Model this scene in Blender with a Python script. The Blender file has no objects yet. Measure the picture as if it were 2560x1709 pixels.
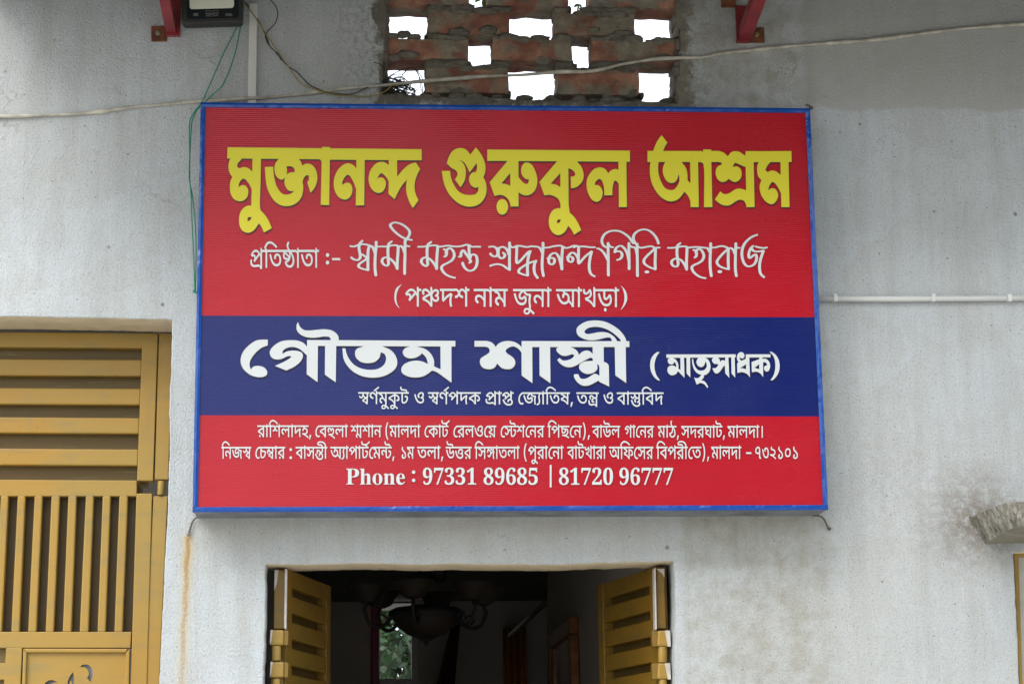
import bpy, bmesh, math, random
import numpy as np
from mathutils import Vector, Matrix, noise
from mathutils.geometry import delaunay_2d_cdt
S = bpy.context.scene
COL = S.collection
R = math.radians

# ------------------------------------------------------------------ camera
EYE = 1.6                                   # eye height; the wall face is the plane y = 0
SB = 2.398                                  # height of the signboard's lower edge
CAM = Vector((-0.4136, -6.0819, EYE))
PITCH, YAW, ROLL, FPX = 0.2144, 0.0699, -0.0130, 5203.66
fw = Vector((math.sin(YAW)*math.cos(PITCH), math.cos(YAW)*math.cos(PITCH), math.sin(PITCH)))
rt = fw.cross(Vector((0, 0, 1))).normalized(); up = rt.cross(fw)
cr, sr = math.cos(ROLL), math.sin(ROLL)
rt, up = rt*cr + up*sr, up*cr - rt*sr
cam = bpy.data.cameras.new("camera"); co = bpy.data.objects.new("camera", cam); COL.objects.link(co)
cam.sensor_width = 36; cam.lens = 36*FPX/2560; cam.clip_end = 500; cam.clip_start = 0.05
co.matrix_world = Matrix(((rt.x, up.x, -fw.x, CAM.x), (rt.y, up.y, -fw.y, CAM.y), (rt.z, up.z, -fw.z, CAM.z), (0, 0, 0, 1)))
S.camera = co

# ------------------------------------------------------------------ sky, sun, exposure
SUN_EL, SUN_AZ = R(44), R(-36)              # sun stands in front of the wall, to the left
W = bpy.data.worlds.new("World"); S.world = W; W.use_nodes = True
nt = W.node_tree; nt.nodes.clear()
sky = nt.nodes.new('ShaderNodeTexSky'); sky.sky_type = 'NISHITA'; sky.sun_disc = False
sky.sun_elevation = SUN_EL; sky.sun_rotation = math.pi + SUN_AZ*-1; sky.air_density = 1.0; sky.dust_density = 5.0; sky.ozone_density = 1.0
bg = nt.nodes.new('ShaderNodeBackground'); bg.inputs[1].default_value = 0.13
ow = nt.nodes.new('ShaderNodeOutputWorld')
hs = nt.nodes.new('ShaderNodeHueSaturation'); hs.inputs['Saturation'].default_value = 0.8
nt.links.new(sky.outputs[0], hs.inputs['Color'])
cl = nt.nodes.new('ShaderNodeTexNoise'); cl.inputs['Scale'].default_value = 2.2; cl.inputs['Detail'].default_value = 6
cr_ = nt.nodes.new('ShaderNodeValToRGB'); cr_.color_ramp.elements[0].position = .30; cr_.color_ramp.elements[0].color = (.80, .87, .97, 1)
cr_.color_ramp.elements[1].position = .65; cr_.color_ramp.elements[1].color = (1, 1, 1, 1)
nt.links.new(cl.outputs['Fac'], cr_.inputs[0])
cb_ = nt.nodes.new('ShaderNodeVectorMath'); cb_.operation = 'SCALE'; cb_.inputs['Scale'].default_value = 7.0; nt.links.new(cr_.outputs[0], cb_.inputs[0])
mx_ = nt.nodes.new('ShaderNodeMix'); mx_.data_type = 'RGBA'; mx_.inputs[0].default_value = .72     # bright broken cloud over the blue
nt.links.new(hs.outputs[0], mx_.inputs[6]); nt.links.new(cb_.outputs[0], mx_.inputs[7])
nt.links.new(mx_.outputs[2], bg.inputs[0]); nt.links.new(bg.outputs[0], ow.inputs[0])
sl = bpy.data.lights.new("sun", 'SUN'); sl.energy = 0.8; sl.angle = R(40); sl.color = (1, .985, .96)
so = bpy.data.objects.new("sun", sl); COL.objects.link(so)
sd = Vector((math.sin(SUN_AZ)*math.cos(SUN_EL), -math.cos(SUN_AZ)*math.cos(SUN_EL), math.sin(SUN_EL)))
so.rotation_euler = sd.to_track_quat('Z', 'Y').to_euler(); so.location = (-6, -8, 12)
S.view_settings.view_transform = 'Standard'; S.view_settings.look = 'None'
S.view_settings.gamma = 1; S.view_settings.use_curve_mapping = False
S.view_settings.exposure = 1.42

# ------------------------------------------------------------------ helpers
def P(px, py, Y=0.0):
    """photo pixel -> point of the plane y = Y"""
    d = rt*((px-1280)/FPX) + up*((854.5-py)/FPX) + fw
    return CAM + d*((Y-CAM.y)/d.y)

def link(o, parent=None):
    COL.objects.link(o)
    if parent is not None:
        o.parent = parent; o.matrix_parent_inverse = Matrix.Translation(parent.location).inverted()
    return o

def thing(name, label, cat, loc=(0, 0, 0), group=None):
    o = bpy.data.objects.new(name, None); o.location = loc; o.empty_display_size = .1
    COL.objects.link(o); o['label'] = label; o['category'] = cat
    if group: o['group'] = group
    return o

def tag(o, label=None, cat=None, group=None, kind=None):
    if label: o['label'] = label
    if cat: o['category'] = cat
    if group: o['group'] = group
    if kind: o['kind'] = kind
    return o

def obj(name, bm, m, parent=None, bevel=0, smooth=False, seg=2):
    me = bpy.data.meshes.new(name)
    bmesh.ops.recalc_face_normals(bm, faces=bm.faces)
    if smooth:
        for f in bm.faces: f.smooth = True
    bm.to_mesh(me); bm.free(); me.materials.append(m)
    o = bpy.data.objects.new(name, me); link(o, parent)
    if bevel:
        b = o.modifiers.new('bevel', 'BEVEL'); b.width = bevel; b.segments = seg; b.limit_method = 'ANGLE'
    return o

def hexa(bm, f, b):
    """f, b: four corners front and back"""
    v = [bm.verts.new(p) for p in list(f)+list(b)]
    for q in ((0,1,2,3),(7,6,5,4),(0,4,5,1),(1,5,6,2),(2,6,7,3),(3,7,4,0)):
        bm.faces.new([v[i] for i in q])

def slab(bm, quad, Y0, Y1):
    """quad: 4 photo points on the plane Y0, pushed straight back to Y1"""
    f = [P(x, y, Y0) for x, y in quad]
    hexa(bm, f, [Vector((p.x, Y1, p.z)) for p in f])

def rect(x0, y0, x1, y1): return ((x0, y0), (x1, y0), (x1, y1), (x0, y1))

def box(bm, a, b):
    x0, y0, z0 = a; x1, y1, z1 = b
    hexa(bm, [Vector(p) for p in ((x0,y0,z0),(x1,y0,z0),(x1,y0,z1),(x0,y0,z1))],
             [Vector(p) for p in ((x0,y1,z0),(x1,y1,z0),(x1,y1,z1),(x0,y1,z1))])

def cr_smooth(pts, n=5):
    pts = [Vector(p) for p in pts]; out = []
    for i in range(len(pts)-1):
        p1, p2 = pts[i], pts[i+1]; p0 = pts[i-1] if i else p1*2-p2; p3 = pts[i+2] if i+2 < len(pts) else p2*2-p1
        for k in range(n):
            t = k/n
            out.append(.5*((2*p1)+(p2-p0)*t+(2*p0-5*p1+4*p2-p3)*t*t+(3*p1-p0-3*p2+p3)*t**3))
    return out+[pts[-1]]

def tube(bm, pts, r, n=8, wob=0, flat=1.0):
    rings = []; N = len(pts); rf = r if callable(r) else (lambda t: r)
    for i, p in enumerate(pts):
        d = (pts[min(i+1, N-1)]-pts[max(i-1, 0)]).normalized()
        a = d.cross(Vector((0, 1, 0))); a = a.normalized() if a.length > 1e-3 else Vector((1, 0, 0)); b = d.cross(a)
        rr = rf(i/(N-1))*(1+wob*noise.noise(p*14))
        rings.append([bm.verts.new(p+a*rr*math.cos(2*math.pi*k/n)+b*rr*flat*math.sin(2*math.pi*k/n)) for k in range(n)])
    for i in range(N-1):
        for k in range(n):
            bm.faces.new((rings[i][k], rings[i][(k+1)%n], rings[i+1][(k+1)%n], rings[i+1][k]))
    bm.faces.new(rings[0][::-1]); bm.faces.new(rings[-1])

def lathe(bm, c, prof, n=24):
    rings = []
    for r, z in prof:
        rings.append([bm.verts.new((c[0]+r*math.cos(2*math.pi*k/n), c[1]+r*math.sin(2*math.pi*k/n), c[2]+z)) for k in range(n)])
    for i in range(len(rings)-1):
        for k in range(n):
            bm.faces.new((rings[i][k], rings[i][(k+1)%n], rings[i+1][(k+1)%n], rings[i+1][k]))

# ------------------------------------------------------------------ materials
class NT:
    def __init__(s, name):
        s.m = bpy.data.materials.new(name); s.m.use_nodes = True; s.t = s.m.node_tree
        s.b = s.t.nodes['Principled BSDF']
        s.pos = s.t.nodes.new('ShaderNodeNewGeometry').outputs['Position']
    def n(s, typ, **kw):
        x = s.t.nodes.new(typ)
        for k, v in kw.items():
            if k.startswith('i_'):
                x.inputs[int(k[2:]) if k[2:].isdigit() else k[2:].replace('_', ' ')].default_value = v
            else: setattr(x, k, v)
        return x
    def l(s, a, b): s.t.links.new(a, b)
    def mapped(s, scale=(1, 1, 1), loc=(0, 0, 0)):
        x = s.n('ShaderNodeMapping'); x.inputs['Scale'].default_value = scale; x.inputs['Location'].default_value = loc
        s.l(s.pos, x.inputs[0]); return x.outputs[0]
    def noise(s, scale, detail=4, rough=.55, vec=None, dist=0):
        x = s.n('ShaderNodeTexNoise'); x.inputs['Scale'].default_value = scale; x.inputs['Detail'].default_value = detail
        x.inputs['Roughness'].default_value = rough; x.inputs['Distortion'].default_value = dist
        s.l(vec if vec is not None else s.pos, x.inputs['Vector']); return x.outputs['Fac']
    def ramp(s, f, stops):
        x = s.n('ShaderNodeValToRGB'); e = x.color_ramp.elements
        while len(e) < len(stops): e.new(.5)
        for i, (p, c) in enumerate(stops):
            e[i].position = p; e[i].color = (c, c, c, 1) if isinstance(c, (int, float)) else (*c, 1)
        s.l(f, x.inputs[0]); return x.outputs[0]
    def mix(s, f, a, b, mode='MIX'):
        x = s.n('ShaderNodeMix', data_type='RGBA', blend_type=mode)
        for v, i in ((f, 0), (a, 6), (b, 7)):
            if isinstance(v, (int, float)): x.inputs[i].default_value = v
            elif isinstance(v, tuple): x.inputs[i].default_value = (*v, 1)
            else: s.l(v, x.inputs[i])
        return x.outputs[2]
    def math(s, op, a, b=0.0, c=None, clamp=False):
        x = s.n('ShaderNodeMath', operation=op, use_clamp=clamp)
        for i, v in enumerate((a, b) if c is None else (a, b, c)):
            if isinstance(v, (int, float)): x.inputs[i].default_value = v
            else: s.l(v, x.inputs[i])
        return x.outputs[0]
    def xyz(s):
        x = s.n('ShaderNodeSeparateXYZ'); s.l(s.pos, x.inputs[0]); return x.outputs
    def color(s, c):
        if isinstance(c, tuple): s.b.inputs['Base Color'].default_value = (*c, 1)
        else: s.l(c, s.b.inputs['Base Color'])
    def bump(s, h, strength=.3, dist=.002, normal=None):
        x = s.n('ShaderNodeBump'); x.inputs['Strength'].default_value = strength; x.inputs['Distance'].default_value = dist
        s.l(h, x.inputs['Height'])
        if normal: s.l(normal, x.inputs['Normal'])
        s.l(x.outputs[0], s.b.inputs['Normal']); return x.outputs[0]
    def rough(s, r):
        if isinstance(r, (int, float)): s.b.inputs['Roughness'].default_value = r
        else: s.l(r, s.b.inputs['Roughness'])

def simple(name, c, rough=.6, metal=0, var=.15, scale=30, bump=0):
    m = NT(name); f = m.noise(scale, 5)
    d = tuple(v*(1-var) for v in c); e = tuple(min(1, v*(1+var)) for v in c)
    m.color(m.ramp(f, [(.3, d), (.7, e)])); m.rough(rough); m.b.inputs['Metallic'].default_value = metal
    if bump: m.bump(f, bump, .002)
    return m.m

JX0, JX1 = P(962, 120).x, P(1693, 120).x; JZ0 = P(1300, 246).z
def mat_plaster():
    m = NT('weathered_plaster'); X, Y, Z = m.xyz()
    fine = m.noise(230, 5, .6, m.mapped((1, 1, .55)))
    mid = m.noise(32, 5, .6); big = m.noise(2.3, 5, .62); streak = m.noise(5, 5, .6, m.mapped((3.2, 1, .35)))
    blot = m.noise(1.1, 4, .6, m.mapped((1, 1, 1), (4, 0, 3)))
    base = m.ramp(big, [(.30, (.425, .47, .50)), (.5, (.475, .525, .56)), (.72, (.52, .575, .62))])
    pt = m.noise(1.7, 3, .5, m.mapped((1, 1, 1.5), (7, 0, 1)), .8)              # coats of limewash ending in faint edges
    base = m.mix(m.ramp(pt, [(.50, 0.0), (.515, .32), (.70, 0.0)]), base, (.42, .44, .44))
    base = m.mix(m.ramp(m.noise(9, 6, .7, m.mapped((6, 1, .5), (2, 0, 0))), [(.56, 0.0), (.70, .40)]), base, (.62, .66, .70))
    vc = m.n('ShaderNodeTexVoronoi', feature='DISTANCE_TO_EDGE'); vc.inputs['Scale'].default_value = 2.3
    wv = m.n('ShaderNodeVectorMath', operation='ADD'); m.l(m.pos, wv.inputs[0]); nn = m.n('ShaderNodeTexNoise'); nn.inputs['Scale'].default_value = 9; nn.inputs['Detail'].default_value = 5; m.l(m.pos, nn.inputs['Vector'])
    sc_ = m.n('ShaderNodeVectorMath', operation='SCALE'); sc_.inputs['Scale'].default_value = .16; m.l(nn.outputs['Color'], sc_.inputs[0]); m.l(sc_.outputs[0], wv.inputs[1]); m.l(wv.outputs[0], vc.inputs['Vector'])
    crk = m.math('MULTIPLY', m.ramp(vc.outputs['Distance'], [(.0015, 1.0), (.005, 0.0)]), m.ramp(m.noise(2.2, 3, .5, m.mapped((1, 1, 1), (3, 0, 8))), [(.56, 0.0), (.62, .55)]))
    base = m.mix(crk, base, (.20, .19, .17))
    warm = m.ramp(blot, [(.42, 0.0), (.72, .40)])
    base = m.mix(warm, base, (.44, .435, .39))
    base = m.mix(m.ramp(streak, [(.46, 0.0), (.74, .45)]), base, (.34, .34, .32))
    base = m.mix(m.ramp(mid, [(.52, 0.0), (.78, .22)]), base, (.30, .29, .27))
    # dark grit and pores
    sand = m.noise(270, 2, .8); fs = m.noise(12, 5, .65, m.mapped((3.2, 1, .16), (5, 0, 5))); base = m.mix(m.ramp(fs, [(.55, 0.0), (.78, .30)]), base, (.33, .34, .33)); base = m.mix(.32, base, m.mix(1.0, base, m.ramp(sand, [(.30, .35), (.5, 1.0), (.70, 1.5)]), 'MULTIPLY'))
    grit = m.noise(150, 3, .7); base = m.mix(m.ramp(grit, [(.54, 0.0), (.70, .50)]), base, (.16, .15, .13))
    spk = m.n('ShaderNodeTexVoronoi', feature='F1'); spk.inputs['Scale'].default_value = 26; m.l(m.pos, spk.inputs['Vector'])
    dots = m.ramp(spk.outputs['Distance'], [(.03, 1.0), (.07, 0.0)])
    gate = m.ramp(m.noise(7, 2), [(.56, 0.0), (.60, 1.0)])
    base = m.mix(m.math('MULTIPLY', dots, gate), base, (.10, .085, .07))
    pit = m.noise(75, 2, .5); base = m.mix(m.ramp(pit, [(.70, 0.0), (.745, .75)]), base, (.13, .115, .095))
    for (dx_, dy_, dr_) in ((407, 761, .006), (2063, 243, .005), (193, 748, .004), (320, 385, .004), (137, 100, .003), (1668, 1369, .007), (1071, 1371, .004), (1263, 1373, .004), (2380, 354, .004), (2335, 528, .004), (2538, 535, .007), (2150, 310, .004), (272, 617, .005), (13, 178, .005), (2100, 330, .004)):
        q = P(dx_, dy_); e = m.n('ShaderNodeVectorMath', operation='DISTANCE'); m.l(m.pos, e.inputs[0]); e.inputs[1].default_value = (q.x, 0, q.z)
        base = m.mix(m.ramp(m.math('ADD', e.outputs['Value'], m.math('MULTIPLY', m.math('SUBTRACT', pit, .5), .012)), [(dr_*.5, .8), (dr_, 0.0)]), base, (.11, .085, .06))
    # old repair patch to the right of the sign
    pz = m.math('SUBTRACT', m.math('SUBTRACT', Z, P(2300, 335).z), m.math('MULTIPLY', m.noise(3.0, 3), .16))
    patch = m.math('MULTIPLY', m.ramp(pz, [(-.0 + .0, 0.0), (.012, .7)]), m.ramp(X, [(.93, 0.0), (.95, 1.0)]))
    base = m.mix(patch, base, (.385, .39, .375))
    # unpainted cement round the brick lattice
    wob = m.math('MULTIPLY', m.math('SUBTRACT', m.noise(11, 6, .65), .5), .20)
    wob2 = m.math('MULTIPLY', m.math('SUBTRACT', m.noise(50, 4, .6), .5), .05)
    dx = m.math('SUBTRACT', m.math('ABSOLUTE', m.math('SUBTRACT', X, (JX0+JX1)/2)), (JX1-JX0)/2)
    dz = m.math('SUBTRACT', JZ0, Z)
    d = m.math('ADD', m.math('MAXIMUM', dx, dz), m.math('ADD', wob, wob2))
    cem = m.math('SUBTRACT', 1.0, m.ramp(d, [(.020, 0.0), (.038, 1.0)]))
    cemcol = m.ramp(m.noise(18, 6, .65), [(.3, (.085, .08, .065)), (.55, (.17, .16, .135)), (.75, (.27, .26, .23))])
    base = m.mix(cem, base, cemcol)
    halo = m.math('MULTIPLY', m.math('SUBTRACT', 1.0, m.ramp(d, [(.03, 0.0), (.20, 1.0)])), m.ramp(m.noise(60, 4, .7), [(.42, 0.0), (.62, .55)]))
    base = m.mix(halo, base, (.16, .155, .13))
    # grime under the signboard and at its right edge
    gz = m.math('SUBTRACT', SB, Z)
    g1 = m.math('MULTIPLY', m.ramp(gz, [(0.0, .0), (.01, 1.0), (.20, 0.0)]), m.ramp(m.math('ABSOLUTE', X), [(.88, 1.0), (.98, 0.0)]))
    g1 = m.math('MULTIPLY', g1, m.ramp(m.noise(13, 5, .65), [(.3, .10), (.65, .55)]))
    base = m.mix(g1, base, (.38, .36, .28))
    gx = m.math('MULTIPLY', m.ramp(X, [(.90, 1.0), (1.03, 0.0)]), m.ramp(X, [(.5, 0.0), (.52, 1.0)]))
    gx = m.math('MULTIPLY', gx, m.ramp(m.noise(16, 5, .65), [(.4, .1), (.65, .6)]))
    base = m.mix(gx, base, (.27, .26, .20))
    # stained plaster round the end of the concrete shade
    q = P(2440, 1300); ln = m.n('ShaderNodeVectorMath', operation='DISTANCE'); m.l(m.pos, ln.inputs[0]); ln.inputs[1].default_value = (q.x, 0, q.z)
    s1 = m.math('MULTIPLY', m.ramp(ln.outputs['Value'], [(.02, 1.0), (.20, 0.0)]), m.ramp(m.noise(34, 7, .75), [(.36, .1), (.55, 1.0)]))
    base = m.mix(s1, base, (.20, .18, .15))
    q = P(2180, 1245); ln2 = m.n('ShaderNodeVectorMath', operation='DISTANCE'); m.l(m.pos, ln2.inputs[0]); ln2.inputs[1].default_value = (q.x+.12, 0, q.z+.02)
    s2 = m.math('MULTIPLY', m.ramp(ln2.outputs['Value'], [(.05, .3), (.35, 0.0)]), m.ramp(m.noise(40, 5, .7), [(.4, 0.0), (.6, .8)]))
    base = m.mix(s2, base, (.26, .23, .18))
    # rust running down from the nail at the lower left corner
    q = P(472, 1335); rw = m.math('MULTIPLY', m.math('SUBTRACT', m.noise(14, 4), .5), .03)
    rz = m.math('SUBTRACT', q.z, Z)
    rx = m.math('ABSOLUTE', m.math('ADD', m.math('ADD', m.math('SUBTRACT', X, q.x-.002), rw), m.math('MULTIPLY', rz, .022)))
    lenf = m.ramp(rz, [(-.0, 0.0), (.008, 1.0), (.16, .72), (.55, .25)])
    core = m.math('MULTIPLY', m.ramp(rx, [(.002, 1.0), (.010, 0.0)]), lenf)
    wide = m.math('MULTIPLY', m.ramp(rx, [(.003, .85), (.028, 0.0)]), lenf)
    grain = m.ramp(m.noise(120, 4, .7), [(.3, .45), (.62, 1.0)])
    base = m.mix(m.math('MULTIPLY', wide, grain), base, (.50, .40, .17))
    base = m.mix(m.math('MULTIPLY', core, grain), base, (.33, .17, .035))
    m.color(base); m.rough(.92); m.b.inputs['Specular IOR Level'].default_value = .25
    h = m.math('ADD', m.math('MULTIPLY', fine, .9), m.math('ADD', m.math('MULTIPLY', mid, .5), m.math('MULTIPLY', m.noise(110, 4, .65), .7)))
    h = m.math('ADD', h, m.math('MULTIPLY', cem, m.noise(30, 6, .7)))
    nb = m.bump(h, .8, .005)
    return m.m

def mat_cement(name='raw_cement', k=1.0, bs=.8):
    m = NT(name); f = m.noise(16, 7, .65)
    c = m.ramp(f, [(.28, (.07*k, .065*k, .052*k)), (.5, (.145*k, .135*k, .11*k)), (.75, (.25*k, .24*k, .20*k))])
    if 'concrete' in name:      # remains of whitewash and black rain streaks
        c = m.mix(m.ramp(m.noise(30, 5, .7, m.mapped((1, 1, .4))), [(.50, 0.0), (.60, .7)]), c, (.42, .41, .37))
        c = m.mix(m.ramp(m.noise(26, 5, .7, m.mapped((2.5, 2.5, .5), (3, 1, 0))), [(.52, 0.0), (.62, .8)]), c, (.055, .052, .05))
    c = m.mix(m.ramp(m.noise(70, 4, .7), [(.5, 0.0), (.7, .5)]), c, (.06, .055, .045))
    m.color(c); m.rough(.95); m.bump(m.math('ADD', f, m.noise(90, 4)), bs, .006); return m.m

def mat_brick():
    m = NT('old_brick'); oi = m.n('ShaderNodeObjectInfo').outputs['Random']
    f = m.noise(11, 6, .6)
    red = m.ramp(f, [(.3, (.16, .060, .04)), (.5, (.25, .112, .074)), (.7, (.42, .24, .155))])
    off = m.n('ShaderNodeVectorMath', operation='ADD'); m.l(m.pos, off.inputs[0])
    cb = m.n('ShaderNodeCombineXYZ'); m.l(m.math('MULTIPLY', oi, 9.0), cb.inputs[0]); m.l(cb.outputs[0], off.inputs[1])
    g = m.noise(7.5, 6, .62, off.outputs[0])
    cement = m.ramp(g, [(.46, 0.0), (.54, .9)])
    c = m.mix(cement, red, m.ramp(m.noise(25, 5), [(.3, (.15, .14, .105)), (.7, (.27, .255, .195))]))
    g2 = m.noise(45, 5, .7); c = m.mix(m.ramp(g2, [(.52, 0.0), (.72, .5)]), c, (.07, .05, .035))
    m.color(c); m.rough(.93); m.bump(m.math('ADD', m.math('MULTIPLY', g, 2.5), m.math('ADD', f, g2)), .8, .005); return m.m

def mat_banner():
    m = NT('printed_flex_banner'); X, Y, Z = m.xyz()
    def edge(xl, yl, xr, yr):
        a, b = P(xl, yl, SY), P(xr, yr, SY); k = (b.z-a.z)/(b.x-a.x)
        return m.math('GREATER_THAN', Z, m.math('ADD', m.math('MULTIPLY', X, k), a.z-a.x*k))
    red = m.mix(m.noise(3.5, 3), (.33, .003, .012), (.39, .005, .018))
    blue = m.mix(m.noise(3, 3), (.003, .009, .098), (.005, .013, .12))
    c = m.mix(edge(500, 788, 2050, 792), blue, red)
    c = m.mix(edge(500, 1037, 2050, 1040), red, c)
    # small pale scratches and specks
    sc = m.ramp(m.noise(60, 4, .7, m.mapped((2.5, 1, .6))), [(.735, 0.0), (.76, .5)])
    c = m.mix(sc, c, (.5, .35, .38)); v = m.ramp(m.noise(170, 2), [(.76, 0.0), (.80, .7)]); c = m.mix(v, c, (.05, .02, .02))
    m.color(c); m.rough(m.ramp(m.noise(4, 4), [(.3, .20), (.7, .30)])); m.b.inputs['Specular IOR Level'].default_value = .40
    w = m.math('SINE', m.math('MULTIPLY', Z, 2*math.pi/.0062))
    h = m.math('ADD', m.math('MULTIPLY', w, .35), m.math('MULTIPLY', m.noise(6, 3, .5, m.mapped((1, 1, 3))), 6.0))
    m.bump(h, .34, .0012); return m.m

def mat_letter(name, c):
    m = NT(name); sp = m.ramp(m.noise(95, 3, .7), [(.70, 0.0), (.80, .7)])
    col = m.mix(sp, m.mix(m.noise(5, 4), tuple(v*.94 for v in c), c), tuple(v*.35 for v in c))
    m.color(col); m.rough(.42); return m.m

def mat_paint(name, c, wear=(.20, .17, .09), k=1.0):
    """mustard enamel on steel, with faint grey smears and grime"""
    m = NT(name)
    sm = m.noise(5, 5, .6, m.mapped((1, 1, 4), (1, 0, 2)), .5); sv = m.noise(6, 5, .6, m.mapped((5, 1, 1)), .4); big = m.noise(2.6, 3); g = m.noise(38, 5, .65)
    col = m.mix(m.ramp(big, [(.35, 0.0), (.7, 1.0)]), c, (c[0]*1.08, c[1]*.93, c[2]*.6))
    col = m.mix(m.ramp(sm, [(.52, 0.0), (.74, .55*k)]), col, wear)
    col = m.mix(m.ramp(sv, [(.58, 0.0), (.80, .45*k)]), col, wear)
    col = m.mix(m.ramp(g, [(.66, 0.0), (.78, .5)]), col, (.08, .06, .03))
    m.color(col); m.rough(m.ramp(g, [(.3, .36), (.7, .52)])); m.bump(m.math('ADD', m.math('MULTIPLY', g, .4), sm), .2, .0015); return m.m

SY = -0.1516                                # front face of the signboard
M = dict(
 plaster=mat_plaster(), cement=mat_cement(), concrete=mat_cement('weathered_concrete', 1.45), brick=mat_brick(), under=simple('smooth_shuttered_concrete', (.21, .20, .155), .85, var=.25, scale=20), cream=simple('cream_limewash', (.60, .52, .37), .9, var=.12, scale=16, bump=.4), banner=mat_banner(),
 white=mat_letter('printed_white', (.53, .57, .59)), yellow=mat_letter('printed_yellow', (.60, .55, .018)), black=simple('printed_black', (.012, .012, .018), .4),
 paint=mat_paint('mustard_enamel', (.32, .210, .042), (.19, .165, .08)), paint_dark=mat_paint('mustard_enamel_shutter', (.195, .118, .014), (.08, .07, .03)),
 primer=simple('grey_primer', (.50, .48, .45), .6), red=simple('red_oxide_paint', (.22, .022, .030), .38, var=.25, scale=9), rust=simple('rusty_steel', (.15, .050, .022), .8, var=.5, scale=40, bump=.5),
 bolt=simple('dull_zinc', (.32, .30, .24), .45, .8), brass=simple('yellow_zinc', (.40, .33, .12), .4, .8),
 galv=simple('galvanised_steel', (.22, .24, .27), .5, .5, var=.35, scale=12),
 pvc=simple('white_pvc', (.60, .62, .61), .45, var=.06, scale=8), dirty=simple('grimy_white_cable', (.44, .43, .37), .7, var=.35, scale=26),
 wire_black=simple('black_wire', (.012, .012, .014), .45), wire_yellow=simple('yellow_wire', (.30, .23, .02), .5), wire_green=simple('green_wire', (.012, .24, .155), .45), tape=simple('blue_tape', (.02, .03, .11), .5),
 lamp_body=simple('black_cast_housing', (.016, .018, .018), .5), lamp_glass=simple('black_glass', (.006, .010, .012), .12), lamp_diff=simple('milky_diffuser', (.66, .70, .60), .25, var=.04),
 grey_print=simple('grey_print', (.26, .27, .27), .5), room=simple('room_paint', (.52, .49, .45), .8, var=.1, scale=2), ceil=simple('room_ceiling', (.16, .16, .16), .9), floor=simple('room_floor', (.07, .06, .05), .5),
 amber=simple('amber_glass', (.014, .008, .004), .6), iron=simple('dark_iron', (.006, .006, .007), .7), orange=simple('orange_cloth', (.42, .17, .015), .8), maroon=simple('maroon_cloth', (.10, .008, .014), .8),
 magenta=simple('magenta_paint', (.30, .030, .085), .35), wood=simple('picture_wood', (.24, .085, .022), .35, var=.4, scale=24), photo=simple('faded_picture', (.38, .24, .28), .3, var=.5, scale=5),
 panel=simple('pale_shutter_paint', (.48, .50, .48), .7, var=.1), leaf=simple('leaf_green', (.045, .13, .018), .45, var=.5, scale=14), leaf_shaded=simple('shaded_leaf_green', (.018, .055, .014), .5, var=.6, scale=6), bark=simple('bark', (.10, .07, .045), .9, var=.4),  # bush leaf colour lowered to stand in for shade beyond the back window
 ground=simple('trodden_earth', (.44, .41, .36), .95, var=.3, scale=1.5, bump=.3), tin=simple('awning_tin', (.16, .17, .18), .5, .4), tarnish=simple('wire_tie', (.10, .085, .065), .7),
)
M['leaf'].node_tree.nodes['Principled BSDF'].inputs['Transmission Weight'].default_value = 0.0
def blue_foil():
    m = NT('crinkled_blue_vinyl'); f = m.noise(7, 3, .5, dist=.4); g = m.noise(30, 3, .5)
    m.color(m.mix(g, (.003, .045, .25), (.004, .060, .31))); m.rough(.20); m.b.inputs['Specular IOR Level'].default_value = .5
    m.bump(m.math('ADD', m.math('MULTIPLY', f, 5), g), .55, .006); return m.m
M['foil'] = blue_foil()
def slot_sheet():
    m = NT('scratched_sheet_behind_slots'); a = m.noise(5, 5, .75, m.mapped((1, 1, 30)), .3)
    c = m.mix(m.noise(6, 4), (.105, .066, .012), (.15, .098, .020))
    c = m.mix(m.ramp(a, [(.60, 0.0), (.72, .45)]), c, (.38, .33, .20)); m.color(c); m.rough(.5); return m.m
M['sheet'] = slot_sheet()
def slot_sheet_v():
    m = NT('scratched_sheet_behind_bars'); a = m.noise(5, 5, .75, m.mapped((30, 1, 1)), .3)
    c = m.mix(m.noise(6, 4), (.065, .039, .007), (.105, .066, .013))
    c = m.mix(m.ramp(a, [(.60, 0.0), (.72, .45)]), c, (.38, .33, .20)); m.color(c); m.rough(.5); return m.m
M['sheet_v'] = slot_sheet_v()

# ------------------------------------------------------------------ ground
bm = bmesh.new(); bmesh.ops.create_grid(bm, x_segments=8, y_segments=8, size=150)
tag(obj('ground', bm, M['ground']), kind='structure')

# ------------------------------------------------------------------ the house wall with its openings
house = thing('house', 'grey white plastered house wall with brick lattice vent above the signboard', 'house', (0, 0, 0))
T = .17
random.seed(4)
def jitter(pts, step=.022, amp=.0022, close=True, seed=0):
    out = []; n = len(pts)
    for i in range(n if close else n-1):
        a, b = Vector(pts[i]), Vector(pts[(i+1) % n]); L = (b-a).length; k = max(1, int(L/step))
        nn = Vector((-(b-a).y, (b-a).x)).normalized() if L > 0 else Vector((0, 0))
        for j in range(k):
            p = a+(b-a)*(j/k); w = noise.noise(Vector((p.x*6, p.y*6, seed)))*amp*1.6+noise.noise(Vector((p.x*40, p.y*40, seed+5)))*amp
            out.append(p+nn*w)
    return out
def w2(px, py): q = P(px, py); return (q.x, q.z)
def at_z(px, py, z): q = P(px, py); return (q.x, z)
outer = [(-3.2, 0.0), (3.2, 0.0), (3.2, 5.2), (-3.2, 5.2)]
gate_hole = [w2(431, 799), w2(428, 900), w2(420, 1240), w2(408, 1500), w2(398, 1709), (P(395, 1709).x-.01, .25), (-2.9, .25), (-2.9, w2(0, 792)[1]), w2(0, 792), w2(220, 795)]
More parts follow.
